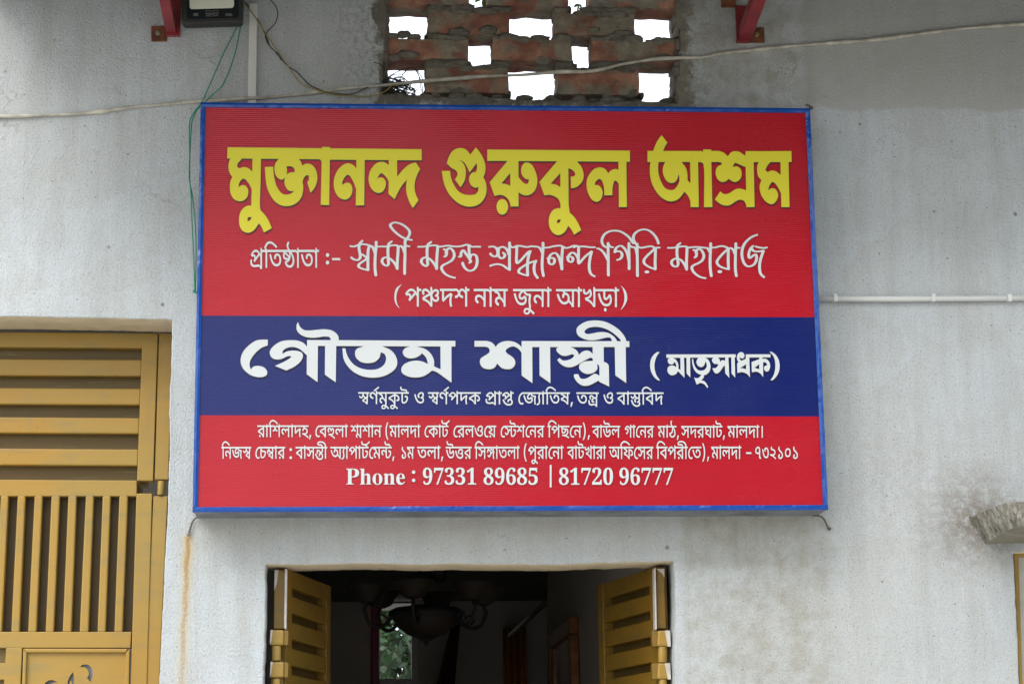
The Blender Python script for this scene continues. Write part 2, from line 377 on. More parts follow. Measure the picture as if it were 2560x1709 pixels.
door_hole = [w2(666, 1412), w2(900, 1409.5), w2(1300, 1410.5), w2(1500, 1408), w2(1684, 1402), w2(1689, 1500), w2(1687, 1600), w2(1685, 1709), (P(1685, 1709).x, .12), (P(657, 1709).x, .12), w2(657, 1709), w2(661, 1610), w2(663, 1520)]
jali_hole = [(JX0, JZ0+.004), (JX1, JZ0-.012), (JX1+.004, 4.10), (JX0, 4.10)]
win_hole = [w2(2534, 1380), (2.9, w2(2534, 1380)[1]), (2.9, 1.0), (P(2552, 1709).x, 1.0), w2(2550, 1709)]
cu = bpy.data.curves.new('wall', 'CURVE'); cu.dimensions = '2D'; cu.fill_mode = 'BOTH'
cu.extrude = T/2-.004; cu.bevel_depth = .004; cu.bevel_resolution = 1; cu.offset = -.004
for k, (poly, amp) in enumerate(((outer, 0), (gate_hole, .0022), (door_hole, .0022), (jali_hole, .010), (win_hole, .002))):
    pts = poly if not amp else jitter(poly, .016, amp, seed=k)
    sp = cu.splines.new('POLY'); sp.points.add(len(pts)-1); sp.use_cyclic_u = True
    for i, p in enumerate(pts): sp.points[i].co = (p[0], p[1], 0, 1)
tmp = bpy.data.objects.new('wall_tmp', cu); COL.objects.link(tmp)
dg = bpy.context.evaluated_depsgraph_get(); me = bpy.data.meshes.new_from_object(tmp.evaluated_get(dg))
bpy.data.objects.remove(tmp)
me.transform(Matrix.Translation((0, T/2, 0)) @ Matrix.Rotation(math.pi/2, 4, 'X'))
me.materials.clear(); me.materials.append(M['plaster']); me.materials.append(M['cream'])
for p_ in me.polygons:
    p_.material_index = 1 if (p_.normal.z < -.75 and abs(p_.normal.y) < .5) else 0
wall = bpy.data.objects.new('wall', me); link(wall, house)

# brick lattice: rows of bricks with gaps
def rough_box(bm, x0, x1, z0, z1, y0, y1, amp, cut=.02, seed=0):
    nx, ny, nz = [max(1, int(round(d/cut))) for d in (x1-x0, y1-y0, z1-z0)]
    vs = {}
    def V(i, j, k):
        if (i, j, k) not in vs:
            p = Vector((x0+(x1-x0)*i/nx, y0+(y1-y0)*j/ny, z0+(z1-z0)*k/nz)); q = p*28+Vector((seed*3.1, 0, 0))
            c = Vector(((x0+x1)/2, (y0+y1)/2, (z0+z1)/2)); e = (i in (0, nx))+(j in (0, ny))+(k in (0, nz))
            p += Vector((noise.noise(q), noise.noise(q+Vector((9, 0, 0))), noise.noise(q+Vector((0, 9, 0)))))*amp
            if e >= 2: p += (c-p).normalized()*amp*(.5+abs(noise.noise(q*2)))
            vs[(i, j, k)] = bm.verts.new(p)
        return vs[(i, j, k)]
    for i in range(nx):
        for k in range(nz):
            bm.faces.new((V(i,0,k), V(i+1,0,k), V(i+1,0,k+1), V(i,0,k+1))); bm.faces.new((V(i,ny,k), V(i,ny,k+1), V(i+1,ny,k+1), V(i+1,ny,k)))
        for j in range(ny):
            bm.faces.new((V(i,j,0), V(i,j+1,0), V(i+1,j+1,0), V(i+1,j,0))); bm.faces.new((V(i,j,nz), V(i+1,j,nz), V(i+1,j+1,nz), V(i,j+1,nz)))
    for j in range(ny):
        for k in range(nz):
            bm.faces.new((V(0,j,k), V(0,j,k+1), V(0,j+1,k+1), V(0,j+1,k))); bm.faces.new((V(nx,j,k), V(nx,j+1,k), V(nx,j+1,k+1), V(nx,j,k+1)))
def lump(bm, c, sx, sy, sz, seed):
    r_ = bmesh.ops.create_icosphere(bm, subdivisions=2, radius=1)
    for v in r_['verts']:
        q = v.co*(1+.45*noise.noise(v.co*1.7+Vector((seed*2.3, 0, 0)))); v.co = Vector((c[0]+q.x*sx, c[1]+q.y*sy, c[2]+q.z*sz))
BY0, BY1 = .012, .125
drift = lambda x: (x-960)/740*9
rows = [(-140, -68, [(956, 1062), (1180, 1380), (1500, 1697)]),
        (-50, 13, [(956, 1174), (1219, 1421), (1471, 1697)]),
        (24, 84, [(1070, 1275), (1386, 1590)]),
        (93, 148, [(956, 1172), (1230, 1432), (1477, 1697)]),
        (166, 232, [(1063, 1272), (1391, 1600)])]
for ri, (y0, y1, bs) in enumerate(rows):
    for bi, (a, b) in enumerate(bs):
        mx = (a+b)/2; bm = bmesh.new()
        A = P(a, y0+drift(mx), BY0); B = P(b, y1+drift(mx), BY0)
        rough_box(bm, A.x, B.x, B.z, A.z, BY0+random.uniform(-.004, .006), BY1, .0045, .018, ri*7+bi)
        obj('brick', bm, M['brick'], house, smooth=False)
bm = bmesh.new()
for ri in range(len(rows)-1):
    for a, b in rows[ri][2]:
        for c, d in rows[ri+1][2]:
            lo, hi = max(a, c), min(b, d)
            if hi-lo < 8: continue
            mx = (lo+hi)/2; A = P(lo-2, rows[ri][1]-2+drift(mx), BY0+.004); B = P(hi+2, rows[ri+1][0]+3+drift(mx), BY0+.004)
            rough_box(bm, A.x, B.x, B.z, A.z, BY0-.002, BY1-.006, .005, .012, ri*11+a % 7)
    for c, d in rows[ri+1][2]:                     # lumps left lying on the brick tops
        for k in range(12):
            x = random.uniform(c+4, d-4); q = P(x, rows[ri+1][0]+drift(x), .02+random.random()*.09); s = random.uniform(.004, .011)
            lump(bm, (q.x, q.y, q.z-s*.4), s*random.uniform(1.2, 2.6), s*1.3, s*.75, k+c)
    for c, d in rows[ri+1][2]:
        for x in (c, d):                           # fillets in the corners of the holes
            if 965 < x < 1690:
                z = rows[ri+2][0] if ri+2 < len(rows) else 236
                q = P(x, z+drift(x), .06); lump(bm, (q.x, q.y, q.z), random.uniform(.008, .013), .045, random.uniform(.006, .010), x)
    for c, d in rows[ri+1][2]:                     # mortar smeared over the joints on the face
        for k in range(5):
            x = random.uniform(c+14, d-14); q = P(x, rows[ri+1][0]-4+drift(x)+random.uniform(-4, 8), BY0)
            lump(bm, (q.x, BY0+.001, q.z), random.uniform(.018, .042), .0045, random.uniform(.007, .016), k+c*1.3)
            q = P(x+9, rows[ri+1][1]+drift(x)-random.uniform(2, 16), BY0)
            if k < 2: lump(bm, (q.x, BY0+.002, q.z), random.uniform(.018, .035), .0040, random.uniform(.008, .018), k+d*1.7)
A = P(948, 238, 0); B = P(1700, 262, 0)
b2 = bmesh.new(); rough_box(b2, A.x, B.x, B.z-.05, A.z+.006, .002, BY1+.03, .007, .014, 3)
for v in b2.verts: v.co.z -= (v.co.x-A.x)*.026
tm_ = bpy.data.meshes.new('tmp'); b2.to_mesh(tm_); b2.free(); bm.from_mesh(tm_); bpy.data.meshes.remove(tm_)
for k in range(26):
    x = random.uniform(962, 1690); q = P(x, 233+(x-960)*.026, random.uniform(.01, .10)); s = random.uniform(.006, .016)
    lump(bm, (q.x, q.y, q.z-s*.5), s*2.2, s*1.6, s*.9, k+40)
for x in (962, 1690):                               # cement packed at the sides of the vent
    for z in range(7):
        q = P(x, 20+z*34, .05); s = random.uniform(.008, .013)
        rough_box(bm, q.x-s*.9, q.x+s*.9, q.z-s*2, q.z+s*2, .004, BY1, .006, .012, z+60)
obj('mortar', bm, M['cement'], house, smooth=True)['kind'] = 'stuff'

# concrete sunshade over the right window
bm = bmesh.new(); a = P(2424, 1293); b = P(2462, 1358)
f = [Vector((a.x+.022, -.30, a.z+.005)), Vector((3.0, -.30, a.z+.02)), Vector((3.0, -.30, b.z+.012)), Vector((b.x, -.30, b.z+.012))]
g = [Vector((a.x-.005, .01, a.z)), Vector((3.0, .01, a.z+.02)), Vector((3.0, .01, b.z)), Vector((b.x, .01, b.z))]
hexa(bm, f, g); bmesh.ops.subdivide_edges(bm, edges=bm.edges[:], cuts=22, use_grid_fill=True)
for v in bm.verts: v.co += Vector((noise.noise(v.co*22), noise.noise(v.co*22+Vector((7, 0, 0))), noise.noise(v.co*22+Vector((0, 7, 0)))))*.0025+Vector((noise.noise(v.co*70), noise.noise(v.co*70+Vector((7, 0, 0))), noise.noise(v.co*70+Vector((0, 7, 0)))))*.003
o = obj('sunshade', bm, M['concrete'], house); o.data.materials.append(M['under'])
for p_ in o.data.polygons: p_.material_index = 1 if p_.normal.z < -.6 else 0
# rooms behind the wall
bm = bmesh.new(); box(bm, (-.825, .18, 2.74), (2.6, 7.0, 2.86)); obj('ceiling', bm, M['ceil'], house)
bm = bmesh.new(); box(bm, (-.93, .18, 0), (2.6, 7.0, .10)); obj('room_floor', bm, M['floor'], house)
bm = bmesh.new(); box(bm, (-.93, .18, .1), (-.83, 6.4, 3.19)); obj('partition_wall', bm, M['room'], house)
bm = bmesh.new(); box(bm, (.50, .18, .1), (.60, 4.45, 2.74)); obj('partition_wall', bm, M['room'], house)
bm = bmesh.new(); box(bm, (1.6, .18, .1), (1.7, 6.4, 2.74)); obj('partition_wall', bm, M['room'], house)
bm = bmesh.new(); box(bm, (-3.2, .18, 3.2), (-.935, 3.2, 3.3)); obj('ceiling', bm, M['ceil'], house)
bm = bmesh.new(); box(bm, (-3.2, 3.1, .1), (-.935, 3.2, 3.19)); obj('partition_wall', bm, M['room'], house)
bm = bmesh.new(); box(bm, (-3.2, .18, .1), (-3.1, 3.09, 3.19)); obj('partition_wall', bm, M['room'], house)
BW = 6.4
wl, wr, wt = P(950, 1500, BW).x, P(1030, 1500, BW).x, P(990, 1453, BW).z
bm = bmesh.new()
box(bm, (-.83, BW, .1), (wl, BW+.12, 2.74)); box(bm, (wr, BW, .1), (1.6, BW+.12, 2.74))
box(bm, (wl, BW+.002, wt), (wr, BW+.118, 2.74)); box(bm, (wl, BW+.002, .1), (wr, BW+.118, P(990, 1700, BW).z))
obj('back_wall', bm, M['room'], house)
bm = bmesh.new(); w = .035
zb = P(990, 1700, BW).z
box(bm, (wr-.004, BW-.02, zb), (wr+w, BW+.05, wt)); box(bm, (wl, BW-.018, zb-w), (wr, BW+.05, zb+.01))
obj('window_frame', bm, M['pvc'], house, .003)
bm = bmesh.new(); a = P(928, 1452, BW-.1); b = P(949, 1452, BW-.1); box(bm, (a.x, BW-.12, .1), (b.x, BW-.04, a.z)); obj('post', bm, M['magenta'], house, .01)
bm = bmesh.new(); box(bm, (.485, 4.42, .1), (.515, 4.47, 2.74)); obj('corner_post', bm, M['paint_dark'], house, .003)

# sheet-metal awning over the wall, carried by the red brackets
aw = thing('awning', 'grey tin awning projecting from the wall just above the picture', 'awning', (0, 0, 4.05))
bm = bmesh.new(); nx = 140
for i in range(nx):
    x0, x1 = -1.60+5.0*i/nx, -1.60+5.0*(i+1)/nx; h = lambda x: .012*math.sin(x*2*math.pi/.075)
    q = [bm.verts.new(v) for v in ((x0, -.72, 3.79+h(x0)), (x1, -.72, 3.79+h(x1)), (x1, -.004, 4.06+h(x1)), (x0, -.004, 4.06+h(x0)))]
    bm.faces.new(q)
bmesh.ops.remove_doubles(bm, verts=bm.verts, dist=1e-5)
o = obj('roof_sheet', bm, M['tin'], aw); sm = o.modifiers.new('thick', 'SOLIDIFY'); sm.thickness = .0015

# ------------------------------------------------------------------ signboard
sign = thing('signboard', 'large red and blue printed signboard in a blue frame on the plastered wall', 'signboard', (0, -.075, SB))
HW, HS = .915, 1.2213
FW = .0145
bm = bmesh.new()
nx, nz = 60, 40; g = [[None]*(nz+1) for _ in range(nx+1)]
for i in range(nx+1):
    for k in range(nz+1):
        x = -HW+FW*.6+(2*HW-FW*1.2)*i/nx; z = SB+FW*.6+(HS-FW*1.2)*k/nz
        g[i][k] = bm.verts.new((x, SY+.0035+.0012*noise.noise(Vector((x*2.2, z*3.1, 0))), z))
for i in range(nx):
    for k in range(nz): bm.faces.new((g[i][k], g[i+1][k], g[i+1][k+1], g[i][k+1]))
obj('banner', bm, M['banner'], sign, smooth=True)
bm = bmesh.new(); box(bm, (-HW+.002, SY+.008, SB+.002), (HW-.002, -.006, SB+HS-.002)); obj('casing', bm, M['galv'], sign)
for (x0, z0, x1, z1) in ((-HW, SB, HW, SB+FW), (-HW, SB+HS-FW, HW, SB+HS), (-HW, SB+FW, -HW+FW, SB+HS-FW), (HW-FW, SB+FW, HW, SB+HS-FW)):
    bm = bmesh.new(); hz = x1-x0 > z1-z0; n = 70
    for i in range(n):
        t0, t1 = i/n, (i+1)/n
    def crn(t, s):
        x = x0+(x1-x0)*(t if hz else s); z = z0+(z1-z0)*(s if hz else t)
        jx = noise.noise(Vector((x*25, z*25, 1)))*.0006
        return x, z, jx
    V = []
    for i in range(n+1):
        r4 = []
        for s, y in ((0, .008), (0, .0), (.5, -.0015), (1, .0), (1, .008)):
            x, z, j = crn(i/n, s); r4.append(bm.verts.new((x+(0 if hz else j), SY-.001+y+j*1.2, z+(j if hz else 0))))
        V.append(r4)
    for i in range(n):
        for k in range(4): bm.faces.new((V[i][k], V[i+1][k], V[i+1][k+1], V[i][k+1]))
    obj('frame_bar', bm, M['foil'], sign)

GLYPHS = """
b224|777,622 777,543 674,543 674,32 586,32 586,395 605,334 566,390* 499,471* 438,524* 375,549* 340,549 300,549* 235,519* 181,468* 157,438 150,441 167,452* 201,464* 222,464 279,464* 331,402* 331,359 331,347* 329,325* 327,320 307,327 319,340* 342,364* 368,389* 381,402 504,515 559,457 273,189 208,250 292,330 256,285 223,262 239,279* 259,317* 259,340 259,365* 230,393* 203,393 187,393* 158,385* 142,375 62,451 103,505* 187,584* 280,629* 334,629 389,629* 477,589* 561,509* 606,450 591,450 588,473* 586,528* 586,559 586,688 650,688 673,622;674,-43 588,-43 578,-15* 547,20* 505,37* 477,37 426,37* 327,20* 269,20 232,20* 153,34* 85,73* 42,148* 42,209 42,226* 47,268* 52,287 138,276 134,264* 130,229* 130,210 130,169* 165,120* 229,100* 271,100 320,100* 411,117* 462,117 499,117* 563,92* 586,63 586,161 674,161
b55|283,622 283,543 180,543 180,0 92,0 92,543 -10,543 -10,622 83,622 67,641* 33,684* 20,704 57,768* 139,864* 245,917* 318,917 370,917* 465,893* 560,846* 659,778* 716,735 669,674 598,729* 486,801* 387,837* 331,837 277,837* 198,799* 141,734* 118,692 126,677* 153,641* 170,622
b35|412,47 327,47* 182,126* 68,306* 26,459 112,481 146,361* 228,205* 335,130* 407,130 452,130* 515,152* 553,191* 571,244* 571,276 571,316* 541,381* 486,417* 450,417 414,417* 380,385* 380,358 380,348* 384,326* 388,313 302,297 295,317* 288,353* 288,372 288,413* 329,467* 401,495* 445,495 509,495* 605,438* 659,337* 659,270 659,208* 606,107* 496,47*;722,622 722,543 -10,543 -10,622
b424|403,0 312,0* 182,91* 150,161 173,236 246,242* 320,276* 343,301 353,317 370,346* 380,411* 380,444 380,468* 370,519* 360,543 -10,543 -10,622 316,622 283,666* 245,739* 245,776 245,818* 291,886* 334,917 393,854 362,829* 334,787* 334,759 334,729* 378,665* 416,622 725,622 725,543 562,543 543,543* 515,544* 500,545 572,474* 657,328* 657,240 657,168* 598,60* 485,0*;402,82 457,82* 529,126* 565,201* 565,245 565,290* 537,377* 470,474* 413,534 433,532 442,504* 457,443* 457,404 457,367* 435,294* 381,230* 283,180* 208,165 221,229 233,179* 287,113* 362,82*;220,561 181,539* 128,479* 128,441 128,403* 168,359* 232,341* 269,341 306,341* 378,359* 403,379 373,305 338,285* 275,269* 243,269 184,269* 94,309* 43,383* 43,434 43,477* 88,551* 123,571;147,550 228,519* 379,417* 432,360 397,311 334,371* 179,470* 94,501
b54|283,622 283,543 180,543 180,0 92,0 92,464 80,497* 34,543* -3,543 -10,543 -10,622 6,622 30,622* 79,592* 96,559 95,564* 92,600* 92,613 92,688 157,688 179,622
b40|736,622 736,543 632,543 632,0 545,0 545,395 563,334 524,390* 458,471* 396,524* 334,549* 299,549 259,549* 194,519* 139,468* 115,438 108,441 125,452* 159,464* 181,464 237,464* 290,402* 290,359 290,347* 288,325* 286,320 266,327 278,340* 301,364* 327,389* 340,402 463,515 518,457 232,189 166,250 251,330 214,285 182,262 197,279* 218,317* 218,340 218,365* 189,393* 161,393 146,393* 117,385* 101,375 20,451 61,505* 146,584* 238,629* 292,629 347,629* 436,589* 519,509* 565,450 550,450 547,473* 545,528* 545,559 545,688 608,688 631,622
b320|487,688 511,622 511,581 511,563* 510,528* 508,511 511,480 511,291 505,273 510,253* 511,207* 511,185 511,0 424,0 394,52* 296,143* 172,205* 99,216 58,315 122,352* 247,413* 369,460* 427,475 426,497* 424,545* 424,567 424,688;424,430 446,400 401,386* 305,349* 210,305* 166,280 202,272* 281,239* 358,191* 421,129* 441,94 428,96 426,118* 424,164* 424,193;186,627 233,627* 323,593* 406,524* 442,474 380,427 350,468* 287,521* 224,548* 194,548 163,548* 137,524* 137,507 137,492* 154,469* 170,459 114,395 81,418* 45,473* 45,512 45,547* 81,599* 145,627*;669,608 733,608* 807,543* 807,493 807,467* 784,407* 714,355* 644,341 626,415 677,423* 721,460* 721,484 721,509* 686,533* 661,533 616,533* 537,466* 506,411 498,520 534,562* 616,608*;667,166 606,166* 527,219* 501,259 459,346 506,404 520,351* 565,278* 626,241* 661,241 687,241* 727,268* 727,296 727,321* 694,360* 656,373 722,413 743,405* 785,373* 813,325* 813,291 813,257* 780,200* 716,166*
b37|620,622 620,543 168,543 168,249 151,269 191,313* 292,390* 411,455* 479,481 549,414 531,381* 509,317* 498,247* 498,205 498,158* 514,66* 533,11 447,-8 429,49* 409,158* 409,218 409,258* 422,329* 443,387* 455,407 472,392 415,369* 306,301* 202,216* 149,164 81,210 81,543 -10,543 -10,622
b48|694,622 694,543 591,543 591,0 503,0 503,511 508,532 505,549* 503,585* 503,606 503,688 567,688 591,622;358,629 398,629* 464,599* 516,545* 532,508 529,398 498,468* 415,549* 364,549 327,549* 280,508* 280,468 280,429* 344,381* 413,378 405,293 338,297* 253,344* 213,421* 213,471 213,525* 254,595* 321,629*;78,629 121,629* 196,594* 244,519* 244,458 244,416* 204,340* 121,293* 54,293 47,378 97,380* 153,405* 177,445* 177,465 177,505* 126,549* 76,549 58,549* 23,544* -1,538 -10,620 16,625* 56,629*
b39|620,622 620,543 517,543 517,0 429,0 429,237 446,181 413,226* 336,299* 256,342* 218,342 183,342* 135,306* 135,270 135,242* 175,202* 218,185 175,107 113,132* 43,219* 43,274 43,324* 90,390* 164,422* 203,422 254,422* 339,387* 414,328* 449,287 433,282 431,305* 429,352* 429,374 429,543 -10,543 -10,622
b44|637,622 637,543 533,543 533,0 445,0 445,134 463,81 428,134* 357,220* 281,273* 235,273 201,273* 154,238* 154,202 154,171* 200,129* 244,114 217,29 161,48* 93,103* 61,169* 61,206 61,255* 108,319* 183,352* 221,352 278,352* 368,312* 437,241* 467,196 449,191 447,214* 445,261* 445,286 445,543 -10,543 -10,622;303,323 303,317* 302,303* 301,297 215,322 213,378* 178,444* 101,480* 35,487 50,564 98,551 149,546* 225,514* 277,459* 303,377*
b27|409,57 347,57* 236,98* 138,190* 58,345* 26,458 112,481 146,358* 230,208* 339,140* 410,140 483,140* 556,202* 556,262 556,293* 540,337* 532,352 599,351 570,323* 509,277* 439,251* 396,251 357,251* 295,281* 260,338* 260,379 260,423* 318,511* 390,545 370,544* 323,543* 299,543 -10,543 -10,622 943,622 943,543 633,543 608,543* 564,546* 545,547 466,512* 381,453* 348,402* 348,379 348,353* 378,330* 397,330 433,330* 489,362* 525,393 623,359 631,339* 643,282* 643,250 643,200* 597,112* 494,57*;820,203 820,156* 836,66* 855,11 769,-8 751,49* 731,158* 731,218 731,268* 749,350* 761,379 686,382* 578,421* 506,489* 481,536 570,552 585,525* 633,482* 710,457* 767,457 780,457* 805,459* 820,460 863,385 840,342* 820,258*
b57|-290,-266 -318,-266* -384,-243* -430,-192* -430,-149 -430,-97* -351,-35* -279,-35 -215,-35* -99,-79* 21,-158* 89,-211 39,-271 -26,-216* -135,-142* -233,-104* -280,-104 -315,-104* -349,-131* -349,-152 -349,-178* -313,-199* -288,-199 -253,-199* -211,-170* -189,-125* -181,-78* -181,-59 -181,10 -93,10 -93,-43 -93,-71* -107,-147* -147,-219* -225,-266*
b9|912,622 912,543 813,543 813,0 725,0 696,58* 607,144* 559,175 590,245 628,223* 707,152* 728,116 727,130* 726,156* 725,183* 725,199 725,543 -10,543 -10,622;380,89 310,89* 182,153* 72,306* 26,439 109,465 145,364* 222,234* 318,173* 381,173 434,173* 500,206* 530,263* 530,300 530,354* 471,420* 427,420 396,420* 364,392* 364,366 364,358* 368,335* 372,326 287,310 280,331* 272,366* 272,381 272,421* 314,472* 381,497* 418,497 479,497* 568,444* 617,352* 617,292 617,238* 566,145* 461,89*;342,458 337,490* 288,539* 241,549 275,594 320,582 377,560* 427,504* 431,461;1189,622 1189,543 1086,543 1086,0 998,0 998,472 981,511* 939,543* 911,543 900,543 900,622 912,622 939,622* 986,592* 1002,559 1001,564* 998,600* 998,613 998,688 1062,688 1085,622
b21|716,622 716,543 613,543 613,0 525,0 496,41* 423,115* 335,176* 230,220* 166,230 140,328 190,295 284,280* 412,219* 499,143* 527,107 526,130* 525,176* 525,203 525,688 589,688 612,622;455,468 455,411* 394,328* 286,279* 214,270 160,282 140,328 220,335* 321,371* 369,426* 369,463 369,493* 339,542* 309,565 378,625 411,594* 455,514*;184,428 122,428* 48,492* 48,547 48,570* 61,612* 70,628 154,606 148,596* 139,569* 139,555 139,530* 166,507* 188,507 208,507* 249,523* 293,567* 316,610 378,625 382,577 360,532* 303,465* 230,428*
b68|728,622 728,543 365,543 365,374 365,348* 382,322* 400,322 418,322* 457,345* 501,394* 527,431 598,443 631,395* 665,295* 665,244 665,181* 609,81* 500,23* 420,23 354,23* 239,68* 140,168* 59,335* 26,458 112,481 147,346* 234,181* 344,107* 415,107 493,107* 579,184* 579,246 579,290* 553,351* 533,372 590,389 559,338* 494,273* 429,241* 396,241 371,241* 329,255* 315,269 298,284* 277,337* 277,394 277,543 -10,543 -10,622;365,-155 338,-155* 302,-120* 302,-93 302,-66* 338,-30* 365,-30 391,-30* 427,-66* 427,-93 427,-120* 391,-155*
b275|500,297 429,297* 340,365* 313,427 325,429 318,398* 286,335* 234,293* 195,293 165,293* 113,314* 62,365* 33,411 100,451 127,404* 163,377* 184,377 208,377* 243,408* 265,480* 266,545 347,545 354,509* 380,447* 417,399* 468,372* 501,372 534,372* 569,408* 569,441 569,477* 529,544* 500,569 590,585 606,571* 637,526* 658,469* 658,436 658,366* 574,297*;735,622 735,543 -10,543 -10,622;625,359 625,-8 537,-8 504,30* 431,83* 345,120* 290,131 252,217 315,257* 462,329* 539,352;537,284 504,270* 432,235* 364,197* 336,180 341,190 405,173* 504,119* 540,83 539,100* 537,144* 537,157
b34|635,622 635,543 531,543 531,0 443,0 443,424 464,363 421,425* 341,507* 264,548* 224,548 196,548* 153,526* 131,487* 131,461 131,431* 160,389* 224,364* 279,358 271,266 201,273* 96,320* 38,403* 38,460 38,514* 86,590* 165,629* 211,629 264,629* 348,593* 426,526* 466,479 449,482 446,500* 443,556* 443,581 443,688 507,688 530,622
b131|-263,714 67,917 107,853 -216,644
b20|827,622 827,543 502,543 502,482 502,461 502,0 414,0 384,58* 279,158* 147,226* 74,235 33,335 129,390* 328,480* 436,513 415,473 415,543 -10,543 -10,622;414,454 435,426 386,412* 282,369* 184,322* 141,299 194,288* 307,231* 403,147* 429,97 419,94 417,116* 414,161* 414,192;774,282 774,249* 747,190* 686,152* 634,152 617,152* 587,154* 573,157 579,237 584,236* 601,235* 612,235 658,235* 686,269* 686,294 686,343* 586,413* 488,427 491,509 569,500* 697,439* 774,344*
b30|582,622 582,543 180,543 180,208 180,166* 190,131* 197,123 214,103* 250,103 287,103* 353,138* 379,165 406,194* 436,259* 436,293 436,322* 406,354* 371,354 358,354* 332,350* 320,347 307,425 327,430* 368,436* 393,436 433,436* 492,407* 524,347* 524,301 524,243* 469,135* 426,97 388,63* 298,23* 245,23 204,23* 150,45* 132,62 115,81* 92,138* 92,197 92,543 -10,543 -10,622;392,622 391,661* 355,695* 314,695 224,695 157,695* 81,715* 56,737 30,757* 5,819* 5,858 5,871* 8,896* 10,912 94,906 92,896* 91,879* 91,870 91,848* 100,815* 110,804 123,789* 173,775* 219,775 298,775 352,775* 415,758* 437,737 455,720* 473,664* 474,622
b18|513,629 593,629* 681,550* 681,481 681,433* 631,355* 543,298* 486,277 452,356 516,377* 590,434* 590,480 590,514* 551,551* 513,551 478,551* 417,528* 369,493* 342,454* 342,438 342,423* 361,401* 395,396 372,315 312,325* 251,385* 251,430 251,465* 293,535* 367,594* 461,629*;691,223 691,140* 566,39* 459,39 387,39* 259,87* 150,196* 60,373* 26,500 110,525 151,383* 249,205* 376,123* 458,123 519,123* 599,174* 599,228 599,266* 549,318* 510,334 598,373 641,348* 691,272*
b378|292,629 352,629* 444,583* 536,488* 595,414 545,360 509,410* 449,481* 391,527* 330,549* 295,549 258,549* 194,526* 139,488* 114,466 107,469 125,479* 164,492* 188,492 238,492* 286,435* 286,394 286,385* 284,367* 282,359 170,298 190,314* 215,349* 215,377 215,395* 189,425* 162,425 146,425* 114,414* 98,404 20,479 62,525* 147,592* 239,629*;506,467 224,232 164,296 250,363 267,366 278,377* 299,396* 321,415* 333,425 454,524;743,622 743,543 629,543 629,206 541,252 541,399 546,455 544,478* 541,533* 541,564 541,688 605,688 628,622;450,-66 384,-66* 267,-32* 167,40* 85,154* 53,233 137,262 169,185* 252,74* 368,17* 450,17 510,17* 578,43* 606,88* 606,116 606,155* 555,207* 511,207 490,207* 461,193* 448,170* 448,155 448,148* 451,128* 453,120 371,106 365,122* 360,158* 360,169 360,206* 399,257* 466,283* 505,283 565,283* 649,234* 692,157* 692,112 692,62* 642,-19* 535,-66*
b450|366,622 366,543 339,543 308,534* 237,487* 176,414* 138,319* 138,262 138,193* 179,111* 241,77* 272,77 296,77* 330,86* 352,99 390,30 363,10* 300,-5* 268,-5 202,-5* 104,60* 48,179* 48,260 48,334* 95,453* 171,544* 263,605* 308,622
b202|271,622 271,543 199,543 259,565 220,533* 180,482* 166,430* 166,394 166,361* 182,288* 199,210* 199,168 199,131* 183,64* 138,7* 57,-37* -8,-52 -30,25 32,39* 92,83* 110,138* 110,170 110,210* 94,285* 77,357* 77,393 77,429* 91,484* 124,535* 152,564 161,543 -10,543 -10,622
b49|651,622 651,543 547,543 547,0 460,0 412,56* 306,138* 173,192* 83,204 45,299 93,330* 209,392* 270,418 334,429 344,368 296,347* 191,296* 151,271 218,259* 328,212* 422,146* 462,106 461,123* 460,158* 460,177 460,311 464,339 462,362* 460,413* 460,438 460,543 -10,543 -10,622;74,563 129,548 190,531* 317,470* 433,392* 478,349 469,257 432,298* 330,374* 215,436* 96,482* 43,493
b597|198,121 205,110 196,74* 169,-4* 138,-82* 121,-119 46,-119 61,-59* 86,68* 93,121
b369|474,301 441,301* 390,313* 341,342* 309,368 283,390* 255,407* 239,407 223,407* 198,387* 198,367 198,350* 220,321* 238,304 178,245 148,271* 107,333* 107,374 107,412* 142,462* 197,486* 224,486 267,486* 327,456* 361,427 397,397* 441,372* 471,372 502,372* 538,405* 538,441 538,477* 497,544* 467,569 558,585 574,571* 605,526* 626,469* 626,436 626,370* 547,301*;712,622 712,543 -10,543 -10,622;462,370 499,370* 548,356* 565,342 585,327* 608,281* 608,234 608,-117 521,-117 510,-74* 463,-36* 428,-36 400,-36* 343,-44* 281,-53* 244,-53 213,-53* 144,-39* 82,1* 43,77* 43,139 43,159* 48,207* 52,226 139,213 136,198* 131,165* 131,141 131,92* 169,44* 223,29* 248,29 277,29* 333,38* 388,46* 413,46 445,46* 501,21* 521,-9 521,227 521,252* 512,277* 503,284 495,291* 472,297* 456,297 432,297* 387,279* 351,250* 330,218* 330,203 330,190* 347,172* 375,172 387,172* 404,174* 413,175 421,101 411,97* 379,92* 355,92 326,92* 274,113* 242,157* 242,191 242,222* 278,286* 340,339* 419,370*
b42|612,622 612,543 509,543 509,0 421,0 390,59* 285,156* 151,223* 74,235 33,335 128,392* 336,486* 444,518 422,478 422,543 -10,543 -10,622;421,459 442,432 368,409* 210,340* 141,299 192,288* 308,233* 408,151* 437,96 426,94 424,117* 421,163* 421,193
